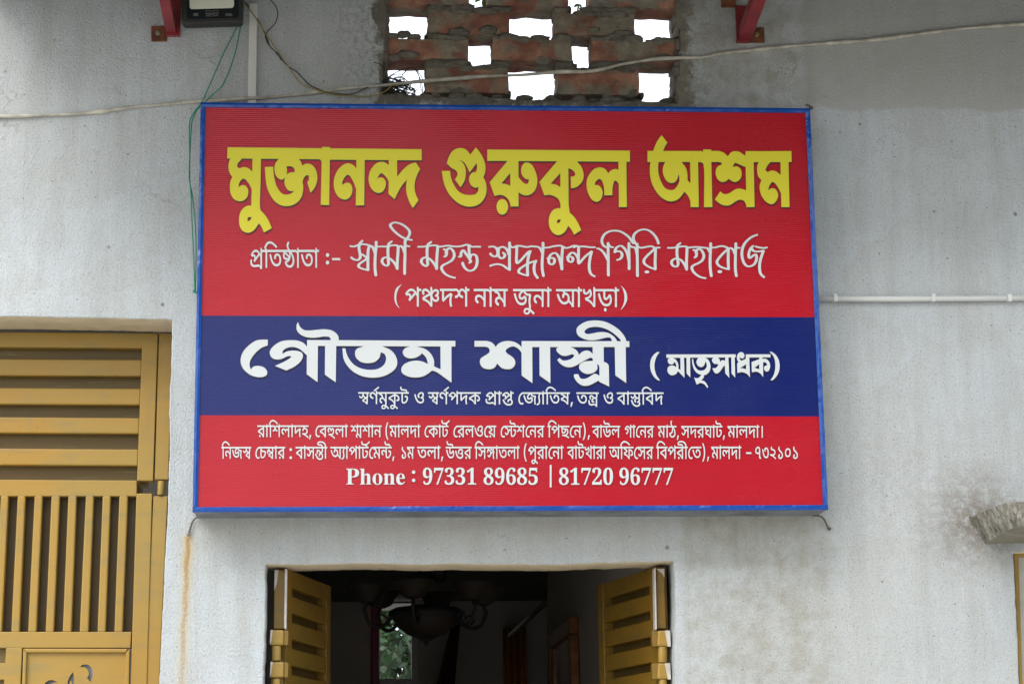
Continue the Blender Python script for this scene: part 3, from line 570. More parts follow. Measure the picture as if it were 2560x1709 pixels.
b475|507,302 437,302* 343,367* 317,427 329,429 322,398* 290,335* 238,293* 199,293 169,293* 117,314* 66,365* 37,411 104,451 131,404* 167,377* 188,377 212,377* 247,408* 269,480* 270,545 351,545 358,509* 383,447* 421,399* 472,372* 505,372 538,372* 573,408* 573,441 573,477* 533,544* 504,569 594,585 610,571* 641,526* 662,470* 662,437 662,372* 579,302*;757,622 757,543 -10,543 -10,622;513,368 585,368* 670,308* 670,252 670,211* 625,146* 547,98* 497,80 464,158 515,172* 580,216* 580,248 580,273* 547,299* 513,299 473,299* 405,272* 363,233* 363,215 363,202* 381,186* 411,182 389,100 331,111* 275,165* 275,209 275,242* 313,299* 380,343* 466,368*;458,-112 368,-112* 217,-45* 100,102* 60,223 144,249 179,149* 266,27* 382,-29* 457,-29 495,-29* 556,-11* 590,25* 590,54 590,83* 541,124* 505,136 591,175 633,153* 681,88* 681,44 681,-26* 561,-112*
b46|612,622 612,543 509,543 509,0 421,0 390,59* 285,156* 151,223* 74,235 33,335 128,392* 336,486* 444,518 422,478 422,543 -10,543 -10,622;421,459 442,432 368,409* 210,340* 141,299 192,288* 308,233* 408,151* 437,96 426,94 424,117* 421,163* 421,193;182,-7 156,-7* 119,27* 119,54 119,81* 156,117* 182,117 208,117* 245,81* 245,54 245,27* 208,-7*
b47|750,622 750,543 647,543 647,0 559,0 559,331 569,299 548,330* 500,369* 471,369 457,369* 427,358* 407,329* 407,299 407,288* 408,271* 409,263 335,258 331,297* 296,353* 246,382* 216,382 190,382* 154,363* 135,330* 135,309 135,270* 194,217* 245,199 216,118 166,133* 87,186* 43,263* 43,313 43,359* 88,425* 163,462* 208,462 262,462* 339,423* 373,380 358,380 368,414* 425,449* 456,449 492,449* 544,421* 574,395 562,380 561,401* 559,444* 559,466 559,543 -10,543 -10,622
b51|246,497 328,497* 427,444* 473,362* 473,320 473,238* 361,144* 252,136 255,153 301,140* 401,94* 502,34* 549,-4 498,-64 439,-21* 335,44* 232,94* 117,132* 46,147 62,223 97,213* 163,204* 206,204 276,204* 353,236* 384,288* 384,316 384,366* 310,420* 252,420 218,420* 175,407* 157,381* 157,363 157,356* 161,339* 163,333 80,317 75,332* 69,366* 69,380 69,417* 113,469* 193,497*;169,458 164,490* 114,539* 67,549 101,594 147,582 203,560* 254,504* 258,461;548,622 548,543 -10,543 -10,622
b457|178,503 234,503* 317,455* 345,391 314,392 391,485 459,499 451,446 353,323 284,320 278,371* 226,428* 188,428 162,428* 134,400* 134,380 134,355* 164,327* 188,316 150,238 94,263* 43,338* 43,382 43,422* 81,476* 143,503*;550,306 550,248* 499,165* 405,117* 341,108 331,124 377,111* 477,65* 578,4* 625,-33 574,-94 513,-48* 405,20* 301,68* 184,104* 113,119 129,196 169,185* 237,175* 276,175 346,175* 427,211* 462,271* 462,309 462,349* 429,411* 402,435 459,499 495,465* 550,369*;624,622 624,543 -10,543 -10,622
b420|358,629 398,629* 464,599* 516,545* 532,508 529,398 498,468* 415,549* 364,549 327,549* 280,508* 280,468 280,429* 344,381* 413,378 405,293 338,297* 253,344* 213,421* 213,471 213,525* 254,595* 321,629*;78,629 121,629* 196,594* 244,519* 244,458 244,416* 204,340* 121,293* 54,293 47,378 97,380* 153,405* 177,445* 177,465 177,505* 126,549* 76,549 58,549* 23,544* -1,538 -10,620 16,625* 56,629*;698,622 698,543 591,543 591,179 503,180 503,511 508,532 505,549* 503,585* 503,606 503,688 567,688 591,622;550,194 604,194* 691,153* 765,82* 801,35 767,-30 737,10* 671,77* 600,118* 561,118 540,118* 516,98* 516,82 516,64* 541,42* 566,32 528,-40 482,-22* 425,41* 425,85 425,138* 500,194*;947,622 947,543 844,543 844,-43 756,-43 756,32 759,76 757,100* 756,149* 756,174 756,543 665,543 665,622
b593|255,-133 183,-37* 110,206* 110,331 110,460* 183,698* 255,792 344,792 277,694* 205,455* 205,331 205,206* 275,-32* 345,-133
b70|644,622 644,543 540,543 540,0 453,0 411,55* 308,136* 173,192* 83,204 45,299 75,320* 142,357* 212,393* 246,409 207,437* 108,480* 43,493 75,564 84,543 -10,543 -10,622;453,543 140,543 126,552 166,542* 247,500* 316,452* 338,429 344,367 310,352* 235,316* 165,280* 138,262 128,275 206,264* 331,212* 431,135* 471,87 456,82 455,104* 453,154* 453,177;179,-10 152,-10* 116,24* 116,51 116,78* 152,114* 179,114 205,114* 241,78* 241,51 241,24* 205,-10*
b434|189,122 162,122* 111,144* 61,195* 34,239 101,280 126,236* 161,206* 181,206 198,206* 227,225* 263,276* 287,321 310,352 337,407* 384,446* 415,446 446,446* 497,412* 531,376 537,339 529,288 501,325* 458,365* 438,365 425,365* 401,350* 372,305* 346,260 319,212* 274,150* 224,122*;265,266 255,333* 235,412* 209,433 184,456* 100,478* 35,486 55,570 112,547 169,537* 244,509* 290,465* 312,399* 316,352;997,622 997,543 594,543 594,208 594,166* 604,131* 611,123 629,103* 664,103 702,103* 767,138* 793,165 821,194* 850,259* 850,293 850,322* 820,354* 785,354 773,354* 746,350* 734,347 722,425 741,430* 783,436* 807,436 847,436* 906,407* 939,347* 939,301 939,243* 883,135* 840,97 803,63* 712,23* 659,23 619,23* 564,45* 546,62 529,81* 507,138* 507,197 507,346 510,377 509,396* 507,438* 507,463 507,543 -10,543 -10,622;806,622 805,661* 770,695* 729,695 638,695 571,695* 495,715* 470,737 445,757* 420,819* 420,858 420,871* 422,896* 425,912 509,906 507,896* 505,879* 505,870 505,848* 514,815* 524,804 538,789* 587,775* 634,775 712,775 766,775* 830,758* 852,737 869,720* 888,664* 889,622
b26|628,307 628,251* 585,173* 516,122* 430,95* 387,91 365,120 420,112* 525,87* 634,47* 694,18 659,-50 577,-10* 410,44* 236,77* 145,85 155,164 183,159* 249,151* 293,151 382,151* 490,195* 540,265* 540,305 540,357* 474,412* 414,412 407,412* 392,411* 384,409 374,479 384,480* 416,481* 428,481 488,481* 566,446* 610,391* 628,331*;230,212 192,212* 137,230* 120,248 106,264* 87,312* 87,360 87,552 174,552 174,515 172,466 173,454* 174,427* 174,412 174,357 174,333* 182,310* 189,302 203,287* 236,287 277,287* 337,317* 371,359* 371,378 371,396* 345,406* 323,406 313,406 262,406* 182,443* 155,474 168,543 186,523* 224,494* 279,479* 321,479 377,479 389,479* 396,467* 408,461 429,451* 457,414* 457,384 457,335* 397,257* 294,212*;-10,543 -10,622 706,622 706,543
b594|82,-133 150,-34* 222,201* 222,327 222,454* 151,692* 81,792 171,792 244,696* 316,454* 316,327 316,199* 244,-39* 171,-133
b12|508,622 507,661* 472,695* 430,695 290,695 223,695* 147,715* 122,737 96,757* 71,819* 71,858 71,871* 74,897* 76,912 160,906 158,895* 157,878* 157,870 157,848* 166,815* 176,804 189,789* 238,775* 285,775 414,775 468,775* 531,758* 554,737 571,720* 590,664* 591,622;728,622 728,543 365,543 365,374 365,348* 382,322* 400,322 418,322* 457,345* 501,394* 527,431 598,443 631,395* 665,295* 665,244 665,181* 609,81* 500,23* 420,23 354,23* 239,68* 140,168* 59,335* 26,458 112,481 147,346* 234,181* 344,107* 415,107 493,107* 579,184* 579,246 579,290* 553,351* 533,372 590,389 559,338* 494,273* 429,241* 396,241 371,241* 329,255* 315,269 298,284* 277,337* 277,394 277,543 -10,543 -10,622
b22|484,0 484,421 505,362 473,407* 414,477* 358,525* 298,549* 265,549 214,549* 150,496* 125,462 112,456 127,469* 183,486* 221,486 267,486* 325,450* 352,395* 352,366 352,307* 271,213* 186,167 130,247 186,270* 264,326* 264,363 264,384* 232,412* 202,412 177,412* 132,400* 106,387 21,457 52,508* 124,586* 208,629* 258,629 308,629* 391,594* 470,525* 512,474 488,485 487,499* 484,554* 484,585 484,688 548,688 570,622 675,622 675,543 571,543 571,0
b31|287,0 226,0* 126,42* 54,117* 33,165 58,251 139,259* 228,314* 263,396* 263,446 263,467* 255,519* 244,543 -10,543 -10,622 200,622 167,666* 129,739* 129,776 129,818* 175,886* 218,917 277,854 246,829* 218,787* 218,759 218,729* 262,665* 300,622 609,622 609,543 446,543 427,543* 399,544* 384,545 456,474* 541,328* 541,240 541,168* 482,60* 369,0*;285,82 340,82* 413,126* 449,201* 449,245 449,290* 421,378* 354,475* 297,534 316,532 326,504* 341,443* 341,405 341,367* 319,294* 265,230* 168,181* 94,166 107,229 118,179* 171,113* 246,82*
b50|697,622 697,543 594,543 594,0 506,0 506,346 529,287 501,325* 458,365* 438,365 425,365* 401,350* 372,305* 346,260 319,212* 274,150* 224,122* 189,122 162,122* 111,144* 61,195* 34,239 101,280 126,236* 161,206* 181,206 198,206* 227,225* 263,276* 287,321 310,352 336,406* 384,446* 415,446 446,446* 497,412* 531,376 512,375 508,397* 506,438* 506,459 506,543 -10,543 -10,622;265,266 255,333* 235,412* 209,433 184,456* 100,478* 35,486 55,570 112,547 169,537* 244,509* 290,465* 312,399* 316,352
b23|647,622 647,543 544,543 544,0 456,0 425,43* 323,119* 191,170* 115,177 78,265 100,281* 143,311* 187,339* 211,353 264,343 252,339* 234,337* 227,337 170,337* 92,367* 53,424* 53,461 53,507* 111,572* 168,608 248,573 193,551* 144,496* 144,466 144,430* 194,401* 226,401 248,401* 299,416* 330,437 376,371 341,351* 266,303* 195,256* 167,234 157,251 263,235* 404,157* 458,100 457,117* 456,154* 456,172 456,543 -10,543 -10,622
b641|191,0 191,622 282,622 282,0
b25|582,622 582,543 180,543 180,514 176,445 178,432* 180,390* 180,371 180,208 180,166* 190,131* 197,123 214,103* 250,103 288,103* 352,138* 379,165 406,193* 435,256* 435,290 435,322* 400,341* 369,341 363,341 321,341* 266,356* 240,369 217,382* 180,415* 168,436 178,530 198,495* 246,448* 314,423* 364,423 381,423 422,423* 466,411* 483,398 504,384* 524,336* 524,304 524,243* 469,135* 426,97 387,63* 298,23* 244,23 203,23* 150,45* 132,62 115,81* 92,138* 92,197 92,543 -10,543 -10,622
b269|405,300 370,300* 315,312* 265,339* 236,359 213,376* 184,390* 168,390 150,390* 130,373* 130,357 130,342* 149,317* 164,304 104,245 78,267* 39,327* 39,364 39,400* 74,445* 129,467* 158,467 184,467* 227,452* 266,430* 283,418 317,395* 365,372* 394,372 428,372* 464,405* 464,441 464,477* 424,544* 394,569 484,585 500,571* 531,526* 552,469* 552,436 552,391* 516,331* 450,300*;82,597 138,586 203,560* 253,494* 253,438 253,431* 251,410* 249,401 163,404 165,414* 166,433* 166,441 166,481* 116,540* 60,552;-10,543 -10,622 632,622 632,543;524,359 524,-8 436,-8 402,30* 329,83* 243,120* 189,131 151,217 214,257* 349,322* 438,348;436,284 403,270* 331,235* 263,197* 234,180 239,190 302,173* 403,119* 439,83 438,100* 436,144* 436,157
b611|150,409 122,409* 83,443* 83,480 83,520* 122,551* 150,551 178,551* 216,520* 216,480 216,443* 178,409*;150,-14 122,-14* 83,20* 83,57 83,97* 122,128* 150,128 178,128* 216,97* 216,57 216,20* 178,-14*
b357|511,297 476,297* 423,311* 374,342* 343,368 317,390* 289,407* 273,407 257,407* 232,387* 232,367 232,350* 254,321* 272,304 212,245 182,271* 141,333* 141,374 141,412* 176,462* 231,486* 258,486 301,486* 361,456* 395,427 431,397* 476,372* 505,372 536,372* 572,405* 572,441 572,477* 531,544* 502,569 592,585 608,571* 639,526* 660,469* 660,436 660,392* 629,330* 563,297*;736,622 736,543 -10,543 -10,622;425,-61 339,-61* 189,2* 67,144* 22,264 106,292 142,200* 231,80* 346,21* 420,21 506,21* 576,83* 576,136 576,166* 553,212* 507,238* 474,238 452,238* 423,224* 408,199* 408,182 408,175* 413,151* 417,141 332,127 326,143* 319,183* 319,197 319,235* 360,285* 428,312* 469,312 533,312* 620,262* 663,181* 663,132 663,75* 610,-13* 504,-61*
b56|283,543 180,543 180,0 92,0 92,543 -10,543 -10,622 92,622 87,684* 29,770* -66,820* -188,842* -258,842 -315,842* -396,830* -439,807* -439,790 -439,772* -396,763* -367,763 -270,763 -216,763* -153,745* -133,725 -114,706* -98,654* -98,615 -176,615 -177,638* -187,667* -198,675 -208,682* -235,688* -260,688 -354,688 -398,688* -462,699* -482,710 -507,724* -527,764* -527,787 -527,846* -394,917* -258,917 -52,917* 172,774* 183,622 283,622
b8|916,622 916,543 813,543 813,0 725,0 696,58* 607,144* 559,175 590,245 628,223* 707,152* 728,116 727,130* 726,156* 725,183* 725,199 725,543 -10,543 -10,622;380,89 310,89* 182,153* 72,306* 26,439 109,465 145,364* 222,234* 318,173* 381,173 434,173* 500,206* 530,264* 530,300 530,354* 471,420* 427,420 396,420* 364,392* 364,366 364,358* 368,335* 372,326 287,310 280,331* 272,366* 272,381 272,421* 314,472* 381,497* 418,497 479,497* 568,444* 617,352* 617,292 617,238* 566,145* 461,89*;342,458 337,490* 288,539* 241,549 275,594 320,582 377,560* 427,504* 431,461
b370|192,467 238,467* 310,438* 374,386* 407,351 393,265 352,316* 255,387* 208,387 178,387* 135,356* 135,324 135,299* 170,263* 206,248 165,169 107,194* 43,276* 43,328 43,375* 87,436* 156,467*;864,622 864,543 461,543 461,208 461,166* 471,131* 478,123 495,103* 531,103 568,103* 634,138* 660,165 688,194* 717,259* 717,293 717,322* 687,354* 652,354 640,354* 613,350* 601,347 588,425 608,430* 650,436* 674,436 714,436* 773,407* 805,347* 805,301 805,243* 750,135* 707,97 669,63* 579,23* 526,23 485,23* 431,45* 413,62 396,81* 373,138* 373,197 373,336 377,359 375,380* 373,421* 373,443 373,543 -10,543 -10,622;673,622 672,661* 637,695* 595,695 505,695 438,695* 362,715* 337,737 311,757* 286,819* 286,858 286,871* 289,896* 291,912 375,906 374,896* 372,879* 372,870 372,848* 381,815* 391,804 404,789* 454,775* 501,775 579,775 633,775* 696,758* 719,737 736,720* 755,664* 756,622
b76|292,0 204,0* 121,75* 121,126 121,169* 174,236* 236,255 269,171 240,164* 214,143* 214,126 214,107* 253,83* 291,83 350,83* 414,139* 414,182 414,212* 389,258* 333,308* 284,341 222,383* 151,443* 122,495* 122,526 122,550* 150,607* 175,631 250,590 237,576* 220,547* 220,533 220,520* 228,497* 254,471* 305,432* 348,403 405,365* 473,300* 503,230* 503,182 503,126* 449,44* 353,0*
b339|499,522 576,522* 659,453* 659,391 659,348* 610,279* 525,227* 471,208 438,284 501,304* 569,349* 569,388 569,416* 533,445* 495,445 462,445* 403,426* 358,397* 332,366* 332,353 332,340* 350,323* 380,319 358,238 300,247* 243,302* 243,344 243,378* 285,442* 357,493* 450,522*;669,169 669,91* 545,0* 440,0 372,0* 249,43* 143,138* 57,296* 26,412 111,437 147,311* 238,155* 359,83* 439,83 499,83* 578,127* 578,174 578,206* 528,251* 491,264 578,303 621,281* 669,212*;744,622 744,543 -10,543 -10,622
b307|223,82 184,82* 118,130* 87,180 152,220 171,190* 200,166* 219,166 238,166* 267,189* 290,217 305,236* 315,270* 315,287 315,325* 289,384* 240,417* 206,417 177,417* 148,391* 148,369 148,359* 153,338* 157,328 75,311 65,331* 59,370* 59,384 59,423* 101,471* 167,493* 202,493 261,493* 347,443* 393,348* 393,282 393,271* 392,247* 391,237 331,256 356,296* 431,362* 537,412* 610,426 668,363 643,322* 618,231* 618,185 618,142* 636,55* 651,11 565,-8 549,44* 529,145* 529,198 529,237* 549,321* 570,359 606,344 563,338* 482,305* 407,245* 374,198 345,156* 301,104* 255,82*;77,594 123,582 179,560* 230,504* 234,461 145,458 140,490* 90,539* 43,549;493,422 426,422* 326,500* 298,568 389,582 401,543* 435,504* 473,490* 490,490 524,490* 554,522* 554,544 554,561* 535,585* 521,590 621,600 629,587* 638,558* 638,541 638,500* 599,448* 532,422*;740,622 740,543 598,543 587,545 371,545 359,543 -10,543 -10,622
b492|283,622 283,543 180,543 180,0 92,0 92,543 -10,543 -10,622 83,622 67,641* 33,686* 20,707 63,769* 160,864* 284,917* 369,917 432,917* 546,894* 656,848* 773,782* 838,739 794,676 728,718* 623,778* 528,818* 435,837* 381,837 314,837* 218,798* 148,732* 119,692 126,677* 153,641* 170,622
b41|857,622 857,543 136,543 126,552 166,542* 247,500* 316,452* 338,429 344,367 310,352* 235,316* 165,280* 138,262 129,277 198,263* 311,217* 405,150* 446,106 445,123* 444,158* 444,177 444,505 463,505 521,505* 625,487* 714,446* 749,410 775,385* 804,320* 804,282 804,249* 777,190* 716,152* 664,152 648,152* 618,154* 603,157 608,236 614,235* 632,234* 642,234 688,234* 716,269* 716,294 716,340* 619,413* 532,422 532,0 444,0 403,55* 303,136* 171,190* 83,204 45,299 75,320* 142,357* 212,393* 246,409 207,437* 108,480* 43,493 75,564 84,543 -10,543 -10,622
b598|50,342 296,342 296,252 50,252
b82|379,297 433,282 392,263* 308,244* 268,244 168,244* 67,332* 67,409 67,454* 106,531* 172,590* 256,622* 301,622 338,622* 399,604* 422,584 443,565* 467,510* 467,453 467,151 467,126* 477,98* 506,87* 535,86 525,0 470,2* 405,28* 379,83* 379,128;269,326 309,326* 370,342* 403,359 379,341 379,435 379,472* 373,511* 359,523 350,534* 320,543* 299,543 274,543* 224,522* 184,485* 159,435* 159,406 159,360* 219,326*
b78|559,295 559,221* 518,105* 426,37* 351,37 296,37* 201,74* 121,171* 54,347* 29,486 115,508 144,360* 208,192* 291,121* 345,121 393,121* 447,167* 470,245* 470,295 470,353* 438,446* 385,502* 351,502 328,502* 301,477* 301,455 301,440* 309,409* 318,391 230,367 218,393* 206,443* 206,467 206,510* 248,560* 311,581* 339,581 412,581* 509,503* 559,373*
b77|125,537 125,560* 146,605* 168,631 240,593 229,581* 220,559* 220,549 220,536* 234,518* 278,505* 323,496 425,477* 504,397* 504,335 504,265* 394,173* 295,166 285,166* 266,170* 256,172 289,187 337,171* 426,127* 512,70* 556,35 505,-26 448,21* 347,86* 247,130* 133,164* 62,179 78,257 113,247* 186,235* 238,235 337,235* 415,287* 415,330 415,354* 392,388* 338,411* 289,421 228,433* 156,465* 125,509*
b75|293,89 229,89* 127,137* 69,238* 69,314 69,373* 118,479* 222,546* 303,546 385,546* 483,484* 528,381* 528,319 528,259* 478,154* 375,89*;304,467 263,467* 198,431* 161,361* 161,311 161,271* 187,206* 246,168* 294,168 337,168* 402,207* 436,277* 436,324 436,369* 407,433* 348,467*
m217|23,0 23,26 75,28* 111,66* 111,120 111,564 111,612* 74,650* 24,653 24,678 318,678 446,678* 500,655 551,633* 609,551* 609,494 609,409* 483,306* 360,306 271,306 271,120 271,66* 307,28* 360,26 360,0;271,342 300,342 374,342* 435,410* 435,490 435,568* 384,642* 322,642 292,642* 271,620* 271,593
m767|27,0 27,24 56,25* 78,51* 78,83 78,594 78,625* 58,653* 28,655 28,678 220,678 220,397 276,474* 362,474 492,474* 492,315 492,83 492,52* 512,25* 541,24 541,0 301,0 301,24 308,24 350,24* 350,83 350,323 350,364* 332,404* 302,404 255,404* 220,350 220,83 220,52* 239,25* 268,24 268,0
m1280|251,-15 185,-15* 84,49* 28,160* 28,229 28,300* 84,411* 185,474* 250,474 315,474* 415,412* 472,302* 472,229 472,157* 415,47* 316,-15*;251,17 293,17* 311,58 320,78* 327,164* 327,229 327,361* 309,403 291,445* 251,445 207,445* 191,403 174,360* 174,230 174,165* 182,78* 191,58 209,17*
m1204|27,0 27,24 56,25* 78,51* 78,83 78,377 78,408* 58,437* 28,438 28,462 220,462 220,398 275,474* 362,474 492,474* 492,315 492,83 492,52* 512,25* 541,24 541,0 301,0 301,24 308,24 350,24* 350,83 350,323 350,364* 332,404* 302,404 255,404* 220,350 220,83 220,52* 239,25* 268,24 268,0
m613|229,-15 171,-15* 81,46* 29,158* 29,234 29,304* 83,412* 176,474* 234,474 320,474* 421,360* 421,258 421,247 174,247 176,63* 297,63 356,63* 402,128 424,108 351,-15*;173,286 300,286 300,320 300,383* 275,442* 240,442 173,442* 173,303
m2460|227,-10 167,-10* 95,23* 63,75* 63,103 63,125* 87,155* 112,160 126,115* 182,53* 232,53 362,53* 373,343 351,314* 281,275* 231,275 145,275* 35,381* 35,482 35,554* 90,663* 193,724* 264,724 337,724* 449,654* 514,506* 514,388 514,306* 482,161* 413,52* 304,-10*;274,347 309,347* 359,384* 373,414 372,542* 316,657* 270,657 227,657* 180,572* 180,488 180,347*
m2458|165,0 431,605 168,605 116,605* 110,554 104,504 44,504 49,714 526,714 526,665 250,0
m2454|243,-10 168,-10* 73,24* 28,79* 28,110 28,148* 79,188* 113,188 113,124* 181,60* 236,60 269,60* 325,86* 359,150* 359,207 359,264* 279,338* 204,338 142,338 142,400 208,400 273,400* 335,481* 335,547 335,601* 293,663* 252,663 216,663* 179,618* 166,547* 166,508 104,508* 36,551* 36,597 36,650* 148,724* 257,724 364,724* 488,639* 488,561 488,494* 400,403* 335,381 375,374* 457,335* 513,264* 513,206 513,145* 468,62* 391,12* 295,-10*
m2452|97,0 97,53 179,53 205,53* 229,81* 229,118 229,619 191,573* 130,515* 100,515 76,515* 42,555* 42,589 72,597* 147,629* 196,666 266,718 378,718 378,118 378,87* 398,53* 429,53 510,53 510,0
m2459|273,-10 190,-10* 82,42* 30,129* 30,182 30,247* 111,328* 177,361 117,396* 53,484* 53,542 53,589* 97,672* 199,724* 285,724 391,724* 498,625* 498,549 498,489* 425,419* 363,387 453,344* 529,250* 529,189 529,95* 394,-10*;302,421 339,442* 372,502* 372,551 372,580* 351,632* 310,666* 279,666 238,666* 194,602* 194,554 194,502* 250,445*;278,47 329,47* 390,117* 390,172 390,221* 321,286* 244,321 210,299* 165,231* 165,178 165,120* 227,47*
m2457|293,-10 219,-10* 107,63* 45,214* 45,330 45,413* 80,556* 150,663* 258,724* 330,724 395,724* 472,693* 507,643* 507,614 507,583* 453,536* 387,536 387,566* 376,626* 348,665* 321,665 262,665* 192,528* 186,401 206,415* 273,438* 324,438 415,438* 524,329* 524,231 524,124* 407,-10*;296,56 334,56* 379,135* 379,221 379,302* 330,377* 287,377 260,377* 199,346* 186,329 187,185* 250,56*
m2456|245,-10 170,-10* 80,25* 40,80* 40,111 40,146* 84,180* 120,180 120,152* 141,96* 189,60* 230,60 263,60* 319,89* 353,159* 353,220 353,295* 282,368* 217,368 179,368* 129,357* 106,350 60,368 92,714 470,714 475,532 418,532 410,566 406,584* 388,604* 364,604 156,604 140,419 156,425* 219,434* 250,434 366,434* 506,327* 506,220 506,155* 459,67* 382,14* 290,-10*
m2453|35,0 35,103 183,254 245,317* 311,413* 337,501* 337,553 337,610* 295,663* 259,663 208,663* 167,576* 167,490 110,490* 39,535* 39,589 39,625* 88,687* 186,724* 259,724 371,724* 488,635* 488,558 488,523* 463,457* 405,379* 305,276* 230,205 130,110 363,110 394,110* 438,146* 446,179 454,210 513,210 508,0
m2451|280,-10 189,-10* 81,82* 34,248* 34,359 34,470* 81,634* 189,724* 281,724 368,724* 475,634* 525,469* 525,358 525,247* 475,82* 367,-10*;280,55 336,55* 370,215* 370,358 370,501* 336,659* 281,659 225,659* 189,501* 189,358 189,215* 225,55*
"""
